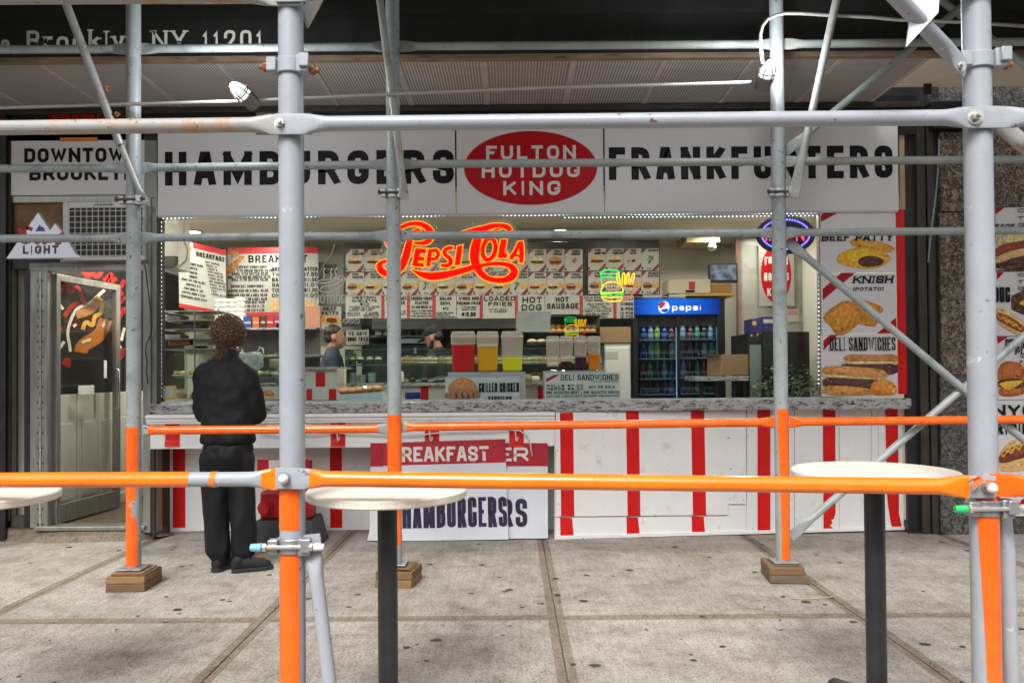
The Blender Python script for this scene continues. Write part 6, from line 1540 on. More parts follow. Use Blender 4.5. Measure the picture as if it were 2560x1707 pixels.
build('body', bag, mat('white_carrier_plastic', (.52, .55, .53), .3, var=.25, scale=22, bump=.8, bscale=34), bo, smooth=True)
for px, s_ in ((600, -1), (652, 1)):
    h_ = [at(px - 7, 890, 6.86), at(px - 8, 878, 6.86), at(px - 2, 868, 6.86), at(px + 5, 872, 6.86), at(px + 7, 890, 6.86)]; build('handle', MB().tube(h_, .0075, 8), mat('white_carrier_plastic', (.66, .7, .66)), bo, smooth=True)
pthing('paper_parcel', 671, 897, 698, 920, 6.9, .12, mat('kraft_parcel', (.40, .30, .16), .7, var=.15), 'small brown paper parcel on the pastry case', 'parcel', bevel=.02)

# ---------------------------------------------------------------- right end of the shop
fz = thing('white_freezer', at(1543, 1000, 7.9), 'white upright freezer between the bread case and the drinks cooler', 'freezer')
ppart('body', 1512, 858, 1578, 1240, 7.9, .6, WPL, fz, bevel=.01); ppart('door', 1514, 868, 1576, 1235, 7.87, .029, WPL, fz, bevel=.012); ppart('notice', 1513, 879, 1545, 897, 7.866, .003, PAPER, fz)
pthing('cardboard_box', 1500, 817, 1577, 857, 7.88, .4, CARD, 'brown cardboard box on top of the white freezer', 'box')
YCo = 8.15
co_ = thing('drinks_cooler', at(1700, 1240, YCo), 'tall black two door drinks cooler with blue lit header', 'cooler')
CB = mat('cooler_black', (.012, .013, .015), .3, var=.2)
for nm, a, b, y0, y1, yy, dp_ in (('side_panel', 1585, 1597, 745, 1300, YCo + .02, .68), ('side_panel', 1795, 1815, 745, 1300, YCo + .02, .68), ('top_panel', 1585, 1815, 743, 746, YCo + .02, .68), ('back_panel', 1597, 1795, 785, 1300, YCo + .66, .03), ('base_panel', 1597, 1795, 1000, 1300, YCo + .02, .6), ('centre_stile', 1693, 1701, 785, 1000, YCo, .03), ('upper_interior', 1597, 1795, 786, 815, YCo + .06, .02)):
    ppart(nm, a, y0, b, y1, yy, dp_, CB, co_)
hdm = bpy.data.materials.new('lit_blue_header'); hdm.use_nodes = True; t = hdm.node_tree; t.nodes.clear()
out = nn(t, 'ShaderNodeOutputMaterial'); e = nn(t, 'ShaderNodeEmission'); tc = nn(t, 'ShaderNodeTexCoord'); sp_ = nn(t, 'ShaderNodeSeparateXYZ'); t.links.new(tc.outputs['Generated'], sp_.inputs[0])
rr = nn(t, 'ShaderNodeValToRGB'); el = rr.color_ramp.elements; el[0].color = (.006, .035, .22, 1); el[1].color = (.003, .02, .16, 1); x_ = el.new(.3); x_.color = (.012, .13, .62, 1); x_ = el.new(.75); x_.color = (.008, .07, .42, 1)
t.links.new(sp_.outputs[0], rr.inputs[0]); t.links.new(rr.outputs[0], e.inputs[0]); e.inputs[1].default_value = 1.0; t.links.new(e.outputs[0], out.inputs[0])
ppart('header', 1587, 747, 1800, 785, YCo - .03, .05, hdm, co_, bevel=0)
qc = lambda x, y: (1560 + x / 4.704, 720 + y / 4.704)
LW = emit('lit_white_print', (.9, .93, 1.), .9)
mb = MB(); text_px(mb, 'pepsi', *qc(565, 190), *qc(905, 262), YCo - .033, sw=.19, space=.28); build('lettering', mb, LW, co_)
mb = MB(); poly_px(mb, disc_pts(*qc(470, 225), 13.5, 15, 28, .5), YCo - .033); build('globe_ring', mb, LW, co_)
mb = MB(); poly_px(mb, [qc(*p) for p in ((410, 205), (418, 175), (450, 160), (490, 168), (480, 200), (440, 240), (418, 240))], YCo - .0345); build('globe_red', mb, emit('lit_red_print', (.55, .03, .04), .8), co_)
mb = MB(); poly_px(mb, [qc(*p) for p in ((425, 255), (450, 252), (500, 240), (525, 250), (505, 280), (480, 288), (450, 280))], YCo - .0345); build('globe_blue', mb, emit('lit_blue_print', (.01, .06, .4), .8), co_)
for a, b in ((1600, 1693), (1701, 1794)):
    ppart('glass_door', a, 816, b, 1000, YCo + .003, .006, glass('cooler_glass', (.66, .76, .82), milk=.01, milkcol=(.2, .3, .35), ior=1.3), co_, bevel=0)
ppart('light_strip', 1690.5, 818, 1692.5, 996, YCo + .03, .01, emit('cooler_light', (.6, .75, .9), .7), co_)
ppart('light_strip', 1793, 818, 1794.5, 996, YCo + .03, .01, emit('cooler_light', (.6, .75, .9), .7), co_)
SHY = (849, 895.5, 946, 985)
WIRE = mat('white_shelf_wire', (.55, .58, .6), .4)
for a, b, dy in ((1602, 1690, 0), (1703, 1790, -2)):
    for sy in SHY:
        mb = MB(); pbox(mb, a, sy + dy, b, sy + 2.5 + dy, YCo + .10, .45); pbox(mb, a, sy - 15 + dy, b, sy - 14 + dy, YCo + .095, .006)
        for i in range(7): pbox(mb, a + i * (b - a) / 6 - .4, sy - 15 + dy, a + i * (b - a) / 6 + .4, sy + dy, YCo + .096, .005)
        build('shelf', mb, WIRE, co_)
for x_, z_ in ((-.4, 2.0), (-.4, 1.5), (.0, 1.5)): pass
l = bpy.data.lights.new('cooler_light', 'AREA'); l.shape = 'RECTANGLE'; l.size = .8; l.size_y = .03; l.energy = .5; l.color = (.78, .9, 1.0)
lo = bpy.data.objects.new('cooler_lamp', l); COL.objects.link(lo); p = at(1696, 818, YCo + .10); lo.location = p - co_.location; lo.parent = co_; lo.rotation_euler = (R(35), 0, 0)
BC = {'blue': (.012, .035, .16), 'clear': (.20, .24, .25), 'yellow green': (.26, .28, .03), 'brown': (.05, .025, .016), 'green': (.03, .19, .07), 'red': (.17, .018, .02), 'amber': (.42, .22, .02), 'dark': (.018, .016, .02), 'purple': (.05, .022, .085)}
PROTO = {}
def bottle_mesh(nm):
    if nm in PROTO: return PROTO[nm]
    b1_ = MB().lathe((0, 0, 0), [(.026, 0), (.03, .008), (.03, .075), (.027, .085), (.03, .10), (.029, .125), (.016, .17), (.0125, .19), (.0125, .2)], 12)
    me = bpy.data.meshes.new('bottle'); me.from_pydata(b1_.v, [], b1_.f); me.materials.append(mat('bottle_' + nm.replace(' ', '_'), BC[nm], .12, var=.15, coat=.5)); me.polygons.foreach_set('use_smooth', [True] * len(me.polygons))
    m2 = bpy.data.meshes.new('cap'); q_ = MB().lathe((0, 0, .2), [(.0145, -.004), (.0145, .012)], 12); m2.from_pydata(q_.v, [], q_.f); m2.materials.append(mat('bottle_cap_' + nm.replace(' ', '_'), [c * .5 + .03 for c in BC[nm]], .4))
    m3 = bpy.data.meshes.new('label_band'); q_ = MB().lathe((0, 0, .04), [(.0306, 0), (.0306, .04)], 12); m3.from_pydata(q_.v, [], q_.f); m3.materials.append(mat('label_' + nm.replace(' ', '_'), [min(1, c * 1.6 + .08) for c in BC[nm]], .4, var=.4, scale=40))
    PROTO[nm] = (me, m2, m3); return PROTO[nm]
ROWS = [(('blue', 'clear', 'yellow green', 'blue', 'red'), ('clear', 'red', 'green', 'brown', 'clear')), (('blue', 'clear', 'yellow green', 'brown', 'clear'), ('brown', 'red', 'brown', 'clear', 'green', 'amber')),
        (('red', 'green', 'dark', 'clear', 'blue'), ('clear', 'dark', 'green', 'red')), (('dark', 'dark', 'brown', 'purple', 'clear'), ('blue', 'red', 'clear'))]
for s_, (lft, rgt) in enumerate(ROWS):
    for side, row in (('left', lft), ('right', rgt)):
        for i, nm in enumerate(row):
            px = (1609 if side == 'left' else 1708) + i * 17.5 + random.uniform(-1.5, 1.5); sy = SHY[s_] - (0 if side == 'left' else 2)
            c = at(px, sy, YCo + .17); o = thing('bottle', c, '%s bottle, %s from left on the %s shelf behind the %s cooler door' % (nm, ORD[i], ('top', 'second', 'third', 'lowest')[s_], side), 'bottle', 'bottles in the drinks cooler')
            sc_h = (.82, 1.05, .95, .72)[s_] * random.uniform(.94, 1.05)
            o.scale = (1, 1, sc_h)
            for me, pn_ in zip(bottle_mesh(nm), ('body', 'cap', 'label_band')):
                b_ = bpy.data.objects.new(pn_, me); COL.objects.link(b_); b_.parent = o
# on top of the cooler
crt = thing('white_carton', at(1723, 733, 8.2), 'open white carton with red print on top of the drinks cooler', 'box')
ppart('carton', 1671, 699, 1776, 733, 8.2, .35, CARDL, crt); ppart('red_print', 1722, 704, 1738, 724, 8.197, .003, mat('red_ink', (.45, .03, .03), .5), crt); ppart('black_print', 1714, 725, 1737, 731, 8.197, .003, SIGNK, crt)
pthing('brown_carton', 1777, 708, 1830, 736, 8.25, .3, mat('brown_carton', (.36, .2, .06), .7), 'brown carton beside the white one above the cooler', 'box')
pthing('yellow_plank', 1690, 734, 1838, 740, 8.18, .4, mat('yellow_wood', (.55, .32, .06), .6), 'yellow shelf plank above the drinks cooler', 'plank')
for i, (a, b, lab) in enumerate(((1606, 1654, 'left pale paper roll lying above the cooler'), (1672, 1713, 'right pale paper roll lying above the cooler'))):
    p0, p1 = at(a, 741, 8.15), at(b, 741, 8.15); tag(build('paper_roll', MB().cyl(p0, p1, .022, n=14), PAPER, smooth=True, autos=40, loc=p0), lab, 'paper roll', 'paper rolls above the cooler')
tv = thing('monitor', at(1808, 706, 8.4), 'dark monitor showing a camera view high above the cooler', 'monitor')
ppart('case', 1772, 659, 1844, 707, 8.4, .04, BLACKP, tv)
scm = bpy.data.materials.new('monitor_picture'); scm.use_nodes = True; t = scm.node_tree; t.nodes.clear(); out = nn(t, 'ShaderNodeOutputMaterial'); e = nn(t, 'ShaderNodeEmission'); e.inputs[1].default_value = .5
n1 = nn(t, 'ShaderNodeTexVoronoi', Scale=14.); tc = nn(t, 'ShaderNodeTexCoord'); t.links.new(tc.outputs['Object'], n1.inputs['Vector']); rr = nn(t, 'ShaderNodeValToRGB'); rr.color_ramp.elements[0].color = (.02, .025, .03, 1); rr.color_ramp.elements[1].color = (.3, .36, .44, 1); rr.color_ramp.elements[1].position = .8
t.links.new(n1.outputs['Distance'], rr.inputs[0]); t.links.new(rr.outputs[0], e.inputs[0]); t.links.new(e.outputs[0], out.inputs[0])
ppart('screen', 1776, 662, 1841, 700, 8.397, .003, scm, tv, bevel=0)
cm = thing('security_camera', at(1780, 612, 8.5), 'small pale dome camera under the ceiling right of the menus', 'camera'); c = at(1780, 618, 8.5)
build('dome', MB().ell(c, .045, .045, .04).cyl(c, at(1780, 600, 8.5), .03, n=12), WPL, cm, smooth=True); build('lens', MB().ell(c + Vector((-.01, -.04, -.012)), .014, .012, .014), BLACKP, cm, smooth=True)
pthing('ceiling_duct', 1716, 575, 1800, 606, 8.6, .5, mat('tan_duct', (.42, .34, .17), .6), 'tan boxed duct under the ceiling above the carton', 'duct')
# inner table with carton, blue boxes on a dark fridge, reflected plant
it = thing('inner_table', at(1805, 1000, 7.6), 'small granite topped table inside the window at right', 'table')
ppart('table_top', 1740, 940, 1872, 952, 7.5, .5, GRAN, it); 
for a in (1752, 1790, 1834, 1860): ppart('leg', a, 953, a + 8, 1240, 7.62, .05, BLACKP, it)
bxo = thing('cardboard_box', at(1820, 938, 7.55), 'large brown cardboard box on the inner table', 'box')
P = [at(1804, 938, 7.52), at(1878, 936, 7.62), at(1768, 934, 7.82)]; z_ = at(1804, 886, 7.52).z - P[0].z
dv = P[1] - P[0]; dw_ = P[2] - P[0]; dv.z = 0; dw_.z = 0
b8 = [P[0], P[0] + dv, P[0] + dv + dw_, P[0] + dw_]; b8 = b8 + [p + UZ * z_ for p in b8]
build('carton', MB().add(b8, [(0, 3, 2, 1), (4, 5, 6, 7), (0, 1, 5, 4), (1, 2, 6, 5), (2, 3, 7, 6), (3, 0, 4, 7)]), CARD, bxo, bevel=.004)
build('flap', MB().add([b8[4], b8[7], b8[7] + Vector((-.12, .0, .01)), b8[4] + Vector((-.10, -.02, .015))], [(0, 1, 2, 3)]), CARD, bxo)
df = thing('dark_fridge', at(1960, 1000, 7.6), 'dark glass fronted fridge at the right end of the window', 'fridge')
ppart('body', 1873, 833, 2026, 1240, 7.6, .6, CB, df); ppart('steel_door', 1876, 862, 1905, 1200, 7.585, .014, mat('teal_steel', (.20, .26, .25), .35, metal=.4), df); ppart('dark_door', 1908, 829, 2025, 1200, 7.58, .019, mat('black_glass', (.01, .014, .016), .08), df)
ppart('sticker', 1877, 836, 1881, 841, 7.596, .003, PAPER, df); ppart('sticker', 1892, 834, 1896, 839, 7.596, .003, PAPER, df)
for i, (a, b, y0, lab) in enumerate(((1879, 1905, 797, 'blue and yellow carton on the dark fridge'), (1906, 1950, 792, 'dark blue carton with white panel on the dark fridge'))):
    o = thing('blue_carton', at((a + b) / 2, 831, 7.65), lab, 'box', 'blue cartons on the dark fridge'); ppart('carton', a, y0, b, 829 if i else 832, 7.65, .25, mat('blue_carton', (.03, .03, .16), .4), o)
    ppart('print', a + 2, y0 + 6, b - 14, y0 + 16, 7.646, .003, YEL if i == 0 else PAPER, o)
structure(build('tiled_right_wall', pbox(MB(), 1845, 560, 2120, 1240, 8.75, .05), vor('marble_tile', [(.3, (.30, .30, .27)), (.5, (.42, .42, .385)), (.8, (.47, .46, .42))], 2.2, .25, stretch=(1, 1, 2.5), noise_mix=.8)))
pthing('red_wall_corner', 1843, 560, 1847, 1000, 8.70, .04, mat('red_brown_trim', (.25, .07, .04), .5), 'thin red brown corner trim beside the tiled wall', 'trim')
poster('wall_oval_sign', 1897, 610, 1985, 765, 8.70, 'white panel with red oval logo on the tiled wall behind a scaffold post', [('red_oval_print', REDO, [disc_pts(1940, 685, 38, 72, 40)])], [('FULTON', 1912, 642, 1970, 662, dict(sw=.2)), ('HOTDOG', 1910, 682, 1972, 702, dict(sw=.2)), ('KING', 1918, 720, 1962, 740, dict(sw=.2))], bg=mat('marble_panel', (.40, .40, .37), .3), cat='sign', tmat=SIGNL)
poster('no_smoking_notice', 1968, 773, 1997, 804, 8.70, 'small faded pink notice on the tiled wall', [('pink_print', mat('pink_ink', (.55, .2, .18), .5), [[(1971, 776), (1994, 776), (1994, 786), (1971, 786)]])], [], bg=PAPER, cat='notice')
# plant modelled in place of foliage reflected in the glass
ptm = thing('reflected_plant', at(1975, 1000, 7.35), 'leafy green plant standing for a reflection in the window at right', 'plant')
c0 = at(1975, 1000, 7.35); 
build('pot', MB().lathe(c0 - UZ * .32, [(.10, 0), (.14, .2), (.15, .22), (.13, .22)], 18), mat('dark_pot', (.04, .035, .03), .5), ptm, smooth=True, autos=40)
lv = MB(); stm = MB()
for i in range(26):
    a = random.uniform(0, 6.283); e_ = c0 + Vector((random.uniform(-.26, .26), random.uniform(-.12, .2), random.uniform(-.05, .30))); stm.tube([c0 - UZ * .12, (c0 + e_) / 2 + UZ * .04, e_], .004, 5)
    for j in range(12):
        p = e_ + Vector((random.gauss(0, .05), random.gauss(0, .05), random.gauss(0, .04))); d1_ = Vector((random.gauss(0, 1), random.gauss(0, 1), random.gauss(0, .6))).normalized(); d2_ = d1_.orthogonal().normalized() * .013; L_ = random.uniform(.035, .06)
        lv.add([p, p + d1_ * L_ * .5 + d2_, p + d1_ * L_, p + d1_ * L_ * .5 - d2_], [(0, 1, 2), (0, 2, 3)])
build('stems', stm, mat('plant_stem', (.08, .1, .03), .6), ptm); lo_ = build('leaves', lv, mat('plant_leaf', (.02, .055, .014), .4, var=.5, scale=9), ptm); lo_['kind'] = 'stuff'

# ---------------------------------------------------------------- neon signs in the window
def vribbon(pts, Y, mb, grow=0., z=0., closed=False):
    """flat band of changing width through pixel points (x, y, width)"""
    P = []
    n_ = len(pts)
    for i in range(n_ if closed else n_ - 1):                     # Catmull-Rom
        g = lambda k_: Vector(pts[k_ % n_] if closed else pts[max(0, min(n_ - 1, k_))])
        a, b, c, d_ = g(i - 1), g(i), g(i + 1), g(i + 2)
        for j in range(6):
            t_ = j / 6; P.append(.5 * ((2 * b) + (c - a) * t_ + (2 * a - 5 * b + 4 * c - d_) * t_ ** 2 + (3 * b - a - 3 * c + d_) * t_ ** 3))
    if not closed: P.append(Vector(pts[-1]))
    f_ = Y / FPX; o_ = at(P[0][0], P[0][1], Y); vs = []; k_ = len(P)
    for i, p in enumerate(P):
        q0 = P[i - 1] if (i or closed) else P[i]; q1 = P[(i + 1) % k_] if (i < k_ - 1 or closed) else P[i]
        d_ = Vector((q1[0] - q0[0], q1[1] - q0[1])).normalized(); nrm = Vector((-d_.y, d_.x)); hw = p[2] / 2 + grow
        e_ = d_ * (grow * (1 if i == k_ - 1 else -1 if i == 0 else 0)) if not closed else Vector((0, 0))
        for s_ in (1, -1):
            x_, y_ = p[0] + nrm.x * hw * s_ + e_.x, p[1] + nrm.y * hw * s_ + e_.y
            vs.append(o_ + UX * ((x_ - P[0][0]) * f_) - UZ * ((y_ - P[0][1]) * f_) - Vector((0, z, 0)))
    mb.add(vs, [(2 * i, 2 * ((i + 1) % k_), 2 * ((i + 1) % k_) + 1, 2 * i + 1) for i in range(k_ if closed else k_ - 1)])
qn = lambda p: (920 + p[0] / 5.6, 530 + p[1] / 5.6) + ((p[2] / 5.6,) if len(p) > 2 else ())
NS = [
 [(300, 520, 26), (258, 430, 40), (285, 320, 58), (370, 245, 60), (470, 217, 56), (560, 178, 60), (690, 163, 66), (800, 200, 82), (865, 265, 100), (880, 330, 104), (850, 405, 88), (780, 438, 66), (690, 440, 44), (640, 430, 30)],
 [(585, 320, 26), (640, 275, 44), (710, 248, 40), (735, 290, 30)],
 [(592, 375, 80), (560, 510, 104), (520, 650, 108), (465, 765, 108), (375, 850, 96), (270, 868, 84), (180, 815, 96), (160, 745, 84), (205, 700, 56), (270, 690, 40)],
 [(875, 520, 62), (855, 650, 62), (838, 765, 62)], [(880, 545, 50), (955, 540, 56), (985, 595, 56), (945, 655, 56), (870, 660, 50)],
 [(1195, 505, 46), (1130, 505, 62), (1072, 545, 62), (1085, 600, 62), (1145, 655, 66), (1155, 715, 66), (1100, 752, 60), (1015, 745, 40)],
 [(2005, 300, 30), (1965, 225, 80), (1850, 188, 62), (1710, 205, 80), (1590, 265, 96), (1535, 380, 116), (1497, 520, 138), (1490, 650, 132), (1520, 765, 116), (1600, 880, 92), (1720, 945, 76), (1880, 958, 84), (2000, 915, 110), (2045, 835, 108), (1990, 760, 80), (1850, 725, 62), (1700, 728, 56), (1560, 755, 56)],
 [(1310, 285, 24), (1440, 258, 46), (1560, 240, 66), (1680, 215, 60)], [(1700, 300, 26), (1790, 255, 34), (1870, 225, 22)],
 [(612, 808, 14), (740, 872, 76), (900, 903, 112), (1100, 882, 104), (1280, 838, 90), (1420, 800, 84), (1510, 765, 70)],
 [(2125, 425, 60), (2065, 550, 62), (1990, 665, 62)], [(2140, 410, 66), (2148, 560, 70), (2140, 715, 62)], [(2040, 600, 40), (2130, 625, 40)]]
NP = [[(660, 502), (815, 514), (806, 588), (732, 578), (724, 620), (792, 630), (783, 690), (708, 682), (702, 708), (786, 716), (776, 776), (612, 760)], [(1245, 480), (1328, 460), (1292, 745), (1206, 752)], [(1858, 380), (1950, 380), (1916, 572), (1954, 580), (1940, 652), (1808, 644)]]
YN = YF + .10
ne = thing('neon_sign', at(1130, 705, YN), 'large red and yellow glowing neon script sign hanging in the window', 'neon sign')
yel, red = MB(), MB(); G = 1.9
for i, s_ in enumerate(NS):
    ps = [qn(p) for p in s_]; vribbon(ps, YN, yel, G, .0001 * i); vribbon(ps, YN, red, -.5, .004 + .0001 * i)
O_ = [qn((1695 + 90 * math.cos(a) - 18 * math.sin(a), 520 + 150 * math.sin(a), 66)) for a in [q_ * .5236 for q_ in range(12)]]
vribbon(O_, YN, yel, G, .0015, True); vribbon(O_, YN, red, -.5, .0055, True)
def grow_poly(p, g):
    c = Vector((sum(q_[0] for q_ in p) / len(p), sum(q_[1] for q_ in p) / len(p))); n_ = len(p); out_ = []
    for i in range(n_):
        a, b, c_ = Vector(p[i - 1]), Vector(p[i]), Vector(p[(i + 1) % n_]); d0, d1 = (b - a).normalized(), (c_ - b).normalized(); n0, n1 = Vector((d0.y, -d0.x)), Vector((d1.y, -d1.x)); m_ = (n0 + n1).normalized(); k_ = g / max(.4, m_.dot(n0)); out_.append(tuple(b + m_ * k_))
    return out_
for i, p in enumerate(NP):
    w_ = [qn(v)[:2] for v in p]; poly_px(yel, grow_poly(w_, G), YN - .0016 - .0001 * i); poly_px(red, grow_poly(w_, -.5), YN - .0056 - .0001 * i)
build('yellow_tube', yel, emit('neon_yellow', (1.0, .36, .006), 1.0), ne); build('red_tube', red, emit('neon_red', (1.0, .004, .002), .95), ne)
ac_ = MB(); pl = [qn(p)[:2] for p in ((195, 470), (190, 400), (260, 240), (470, 130), (700, 90), (900, 160), (1000, 225), (1200, 225), (1500, 160), (1800, 100), (1960, 120), (2080, 240), (2240, 400), (2220, 720), (2120, 900), (1980, 1000), (1780, 1030), (1500, 980), (1200, 980), (900, 1010), (700, 990), (520, 900), (250, 940), (90, 800), (110, 650))]
poly_px(ac_, pl, YN + .004, .004); build('acrylic_back', ac_, glass('acrylic', (.97, .95, .95), milk=.05, milkcol=(.8, .75, .75)), ne)
for px in (1090, 1180): build('cord', MB().tube([at(px, 545, YN), at(px + 2, 580, YN)], .0012, 5), WPL, ne)
# unlit hot dog neon
hn_ = thing('hot_dog_neon', at(825, 762, YN), 'unlit white neon outline of a steaming hot dog in the window', 'neon sign')
q6 = lambda x, y: (380 + x / 3.136, 500 + y / 3.136)
NW = mat('white_neon_glass', (.72, .72, .68), .25, var=.04)
def ntube(parent, pts, m, r=.0042, closed=False, nm='tube', Y=YN):
    P = [(p[0], p[1], 1) for p in pts]; P = round_path(P, 4, rad=30) if not closed else pts
    build(nm, MB().tube([at(a, b, Y) for a, b in P], r, 7, closed=closed), m, parent, smooth=True)
ntube(hn_, [q6(*p) for p in ((1300, 690), (1275, 670), (1290, 640), (1340, 625), (1420, 620), (1480, 595), (1510, 600), (1510, 640), (1470, 690), (1400, 725), (1330, 720), (1290, 695), (1300, 670))], NW)
ntube(hn_, [q6(*p) for p in ((1320, 700), (1330, 680), (1420, 670), (1480, 640), (1500, 620))], NW); ntube(hn_, [q6(*p) for p in ((1310, 655), (1400, 650), (1470, 615))], NW)
for x_ in (1350, 1405, 1440): ntube(hn_, [q6(*p) for p in ((x_ - 10, 615), (x_ + 8, 590), (x_ - 10, 565), (x_ + 8, 535))], NW)
mb = MB(); text_px(mb, 'HOTDOG', *q6(1278, 742), *q6(1515, 808), YN, sw=.13, space=.2); build('tube_lettering', mb, NW, hn_)
ntube(hn_, [q6(*p) for p in ((1285, 640), (1320, 560), (1370, 460), (1400, 440), (1430, 350))], NW, .0015, nm='cord')
# lit burger neon and a small dim copy modelling a reflection of it
def burger_neon(label, ox, oy, s, Y, dim=1., sfx=''):
    o = thing('burger_neon', at(ox + 120 * s, oy + 240 * s, Y), label, 'neon sign', 'burger and fries neon signs')
    g = lambda *ps: [(ox + x_ * s, oy + y_ * s) for x_, y_ in ps]
    Ye, Gr, Rd, Wh = emit('tube_yellow' + sfx, (1.0, .56, .02), 1.25 * dim), emit('tube_green' + sfx, (.02, .75, .10), 1.1 * dim), emit('tube_orange_red' + sfx, (1.0, .10, .03), .8 * dim), emit('tube_white' + sfx, (.85, .9, .85), .6 * dim)
    r = .0052 * s / .33
    ntube(o, g((10, 30), (30, 8), (150, 8), (165, 35), (150, 62), (15, 62), (10, 30)), Gr, r, Y=Y); ntube(o, g((12, 36), (160, 36)), Gr, r, Y=Y); ntube(o, g((18, 66), (30, 150)), Gr, r * .8, Y=Y)
    ntube(o, g((18, 190), (20, 145), (55, 105), (110, 95), (165, 110), (190, 150), (190, 180), (18, 190)), Ye, r, Y=Y)
    ntube(o, g((12, 195), (50, 205), (80, 195), (120, 215), (150, 195), (195, 200)), Gr, r, Y=Y); ntube(o, g((12, 180), (90, 186), (195, 178)), Gr, r, Y=Y)
    ntube(o, g((20, 215), (30, 240), (100, 255), (175, 245), (190, 215), (100, 225), (20, 215)), Ye, r, Y=Y)
    for k_ in range(6): ntube(o, g((50 + 22 * k_, 140 - 8 * (k_ % 2)), (66 + 22 * k_, 128 + 6 * (k_ % 2))), Wh, r * .9, Y=Y)
    for x_, lean in ((150, -12), (185, 0), (215, 6), (245, 20)): ntube(o, g((x_, 120), (x_ + lean, 35), (x_ + lean + 18, 30), (x_ + 20, 120)), Ye, r, Y=Y)
    ntube(o, g((165, 130), (215, 130), (275, 90), (268, 232), (190, 232)), Rd, r, Y=Y)
    return o
burger_neon('large glowing burger, fries and drink neon left of the cooler', 1497, 673, .319, YN); burger_neon('small dim burger tubes modelling a neon reflection above the slim jars', 1409, 792, .20, YN + .35, .55, '_dim')
# oval open sign
op = thing('open_sign', at(1970, 632, YF + .05), 'oval blue and red lit open sign behind a scaffold post', 'open sign')
mb = MB(); poly_px(mb, disc_pts(1964, 586, 74, 49, 40), YF + .05, .02); build('oval_panel', mb, mat('navy_panel', (.012, .014, .06), .35), op)
bd, rd_ = MB(), MB()
for i in range(54):
    a = i * 2 * math.pi / 54; c = at(1964 + 60 * math.cos(a), 586 + 37 * math.sin(a), YF + .046); bd.ell(c, .0085, .004, .0085, 6, 4)
for ch_, x0 in (('O', 1916), ('P', 1942), ('E', 1968), ('N', 1992)):
    for st in GL[ch_][1]:
        pts = [Vector((x0 + p[0] * 17, 600 - p[1] * 28)) for p in st]
        for a, b in zip(pts[:-1], pts[1:]):
            n_ = max(1, int((b - a).length / 4.6))
            for k_ in range(n_): p = a.lerp(b, k_ / n_); rd_.ell(at(p.x, p.y, YF + .045), .0068, .004, .0068, 6, 4)
for m_, nm, mm in ((bd, 'blue_diodes', emit('led_blue', (.16, .12, 1.0), 2.2)), (rd_, 'red_diodes', emit('led_red', (1.0, .05, .10), 2.2))):
    q_ = build(nm, m_, mm, op); q_['kind'] = 'stuff'

# ---------------------------------------------------------------- more goods along the inner counter
rng = random.Random(5)
GOODS = [(560, 918, 6.98, 'kraft'), (585, 918, 7.0, 'white'), (706, 917, 7.2, 'dark'), (722, 917, 7.2, 'white'), (742, 917, 7.25, 'napkin'), (1000, 955, 7.2, 'white'), (1318, 955, 7.1, 'kraft'), (1338, 955, 7.1, 'white')]
for i, (px, py, Y_, kd) in enumerate(GOODS):
    c = at(px, py, Y_); nm = {'kraft': 'brown paper bag', 'white': 'white takeaway box', 'dark': 'black card terminal', 'napkin': 'crumpled white napkin pile'}[kd]
    m_ = {'kraft': mat('kraft_parcel', (.4, .3, .16)), 'white': WPL, 'dark': BLACKP, 'napkin': PAPER}[kd]
    w_, h_ = rng.uniform(.03, .05), rng.uniform(.05, .11)
    mb = MB().add([(c.x + a * w_ * s_ + rng.uniform(-.006, .006), c.y + b * .05 * s_, c.z + z) for z, s_ in ((0, 1), (h_ * .5, 1.05), (h_, .9)) for a, b in ((-1, -1), (1, -1), (1, 1), (-1, 1))], [(3, 2, 1, 0), (8, 9, 10, 11)] + [(4 * j + k, 4 * j + (k + 1) % 4, 4 * j + 4 + (k + 1) % 4, 4 * j + 4 + k) for j in range(2) for k in range(4)])
    tag(build(nm.replace(' ', '_'), mb, m_, loc=c, bevel=.006), nm + ' on the inner counter, %s goods item from left' % ORD[i], nm.split()[-1], 'loose goods on the inner counters')
for i in range(9):                                             # packets on the lower case floor
    c = at(985 + i * 15.5, 954, 7.55); o = thing('salad_tray', c, '%s wrapped tray from left on the floor of the long glass case' % ORD[i], 'food tray', 'wrapped trays in the long glass case')
    build('tray', MB().box(c.x - .028, c.x + .028, c.y - .04, c.y + .04, c.z, c.z + .02), BLACKP if i % 2 else WPL, o, bevel=.004)
    build('food', MB().ell(c + UZ * .024, .026, .036, .02), (GRN, CREAM, BREAD, YEL)[i % 4], o, smooth=True)
for i in range(12):
    c = at(1325 + i * 15, 956 - 13 * (i % 2), 7.5 + .05 * (i % 2)); sandwich(c, '%s wrapped roll from left in the right end of the long glass case' % ORD[i], .8, (CREAM, BREAD)[i % 2])
for i in range(6):
    c = at(452 + i * 36, 938, 6.98); o = thing('pastry_plate', c, '%s tray of pastries from left on the pastry case shelf' % ORD[i], 'pastry tray', 'trays on the pastry case shelf')
    build('tray', MB().box(c.x - .05, c.x + .05, c.y - .06, c.y + .06, c.z - .004, c.z + .006), WPL, o)
    for k in range(3): build('pastry', MB().ell(c + Vector((-.03 + k * .03, -.02 + .02 * (k % 2), .022)), .022, .028, .018), (BREAD, YEL, CREAM)[(i + k) % 3], o, smooth=True)

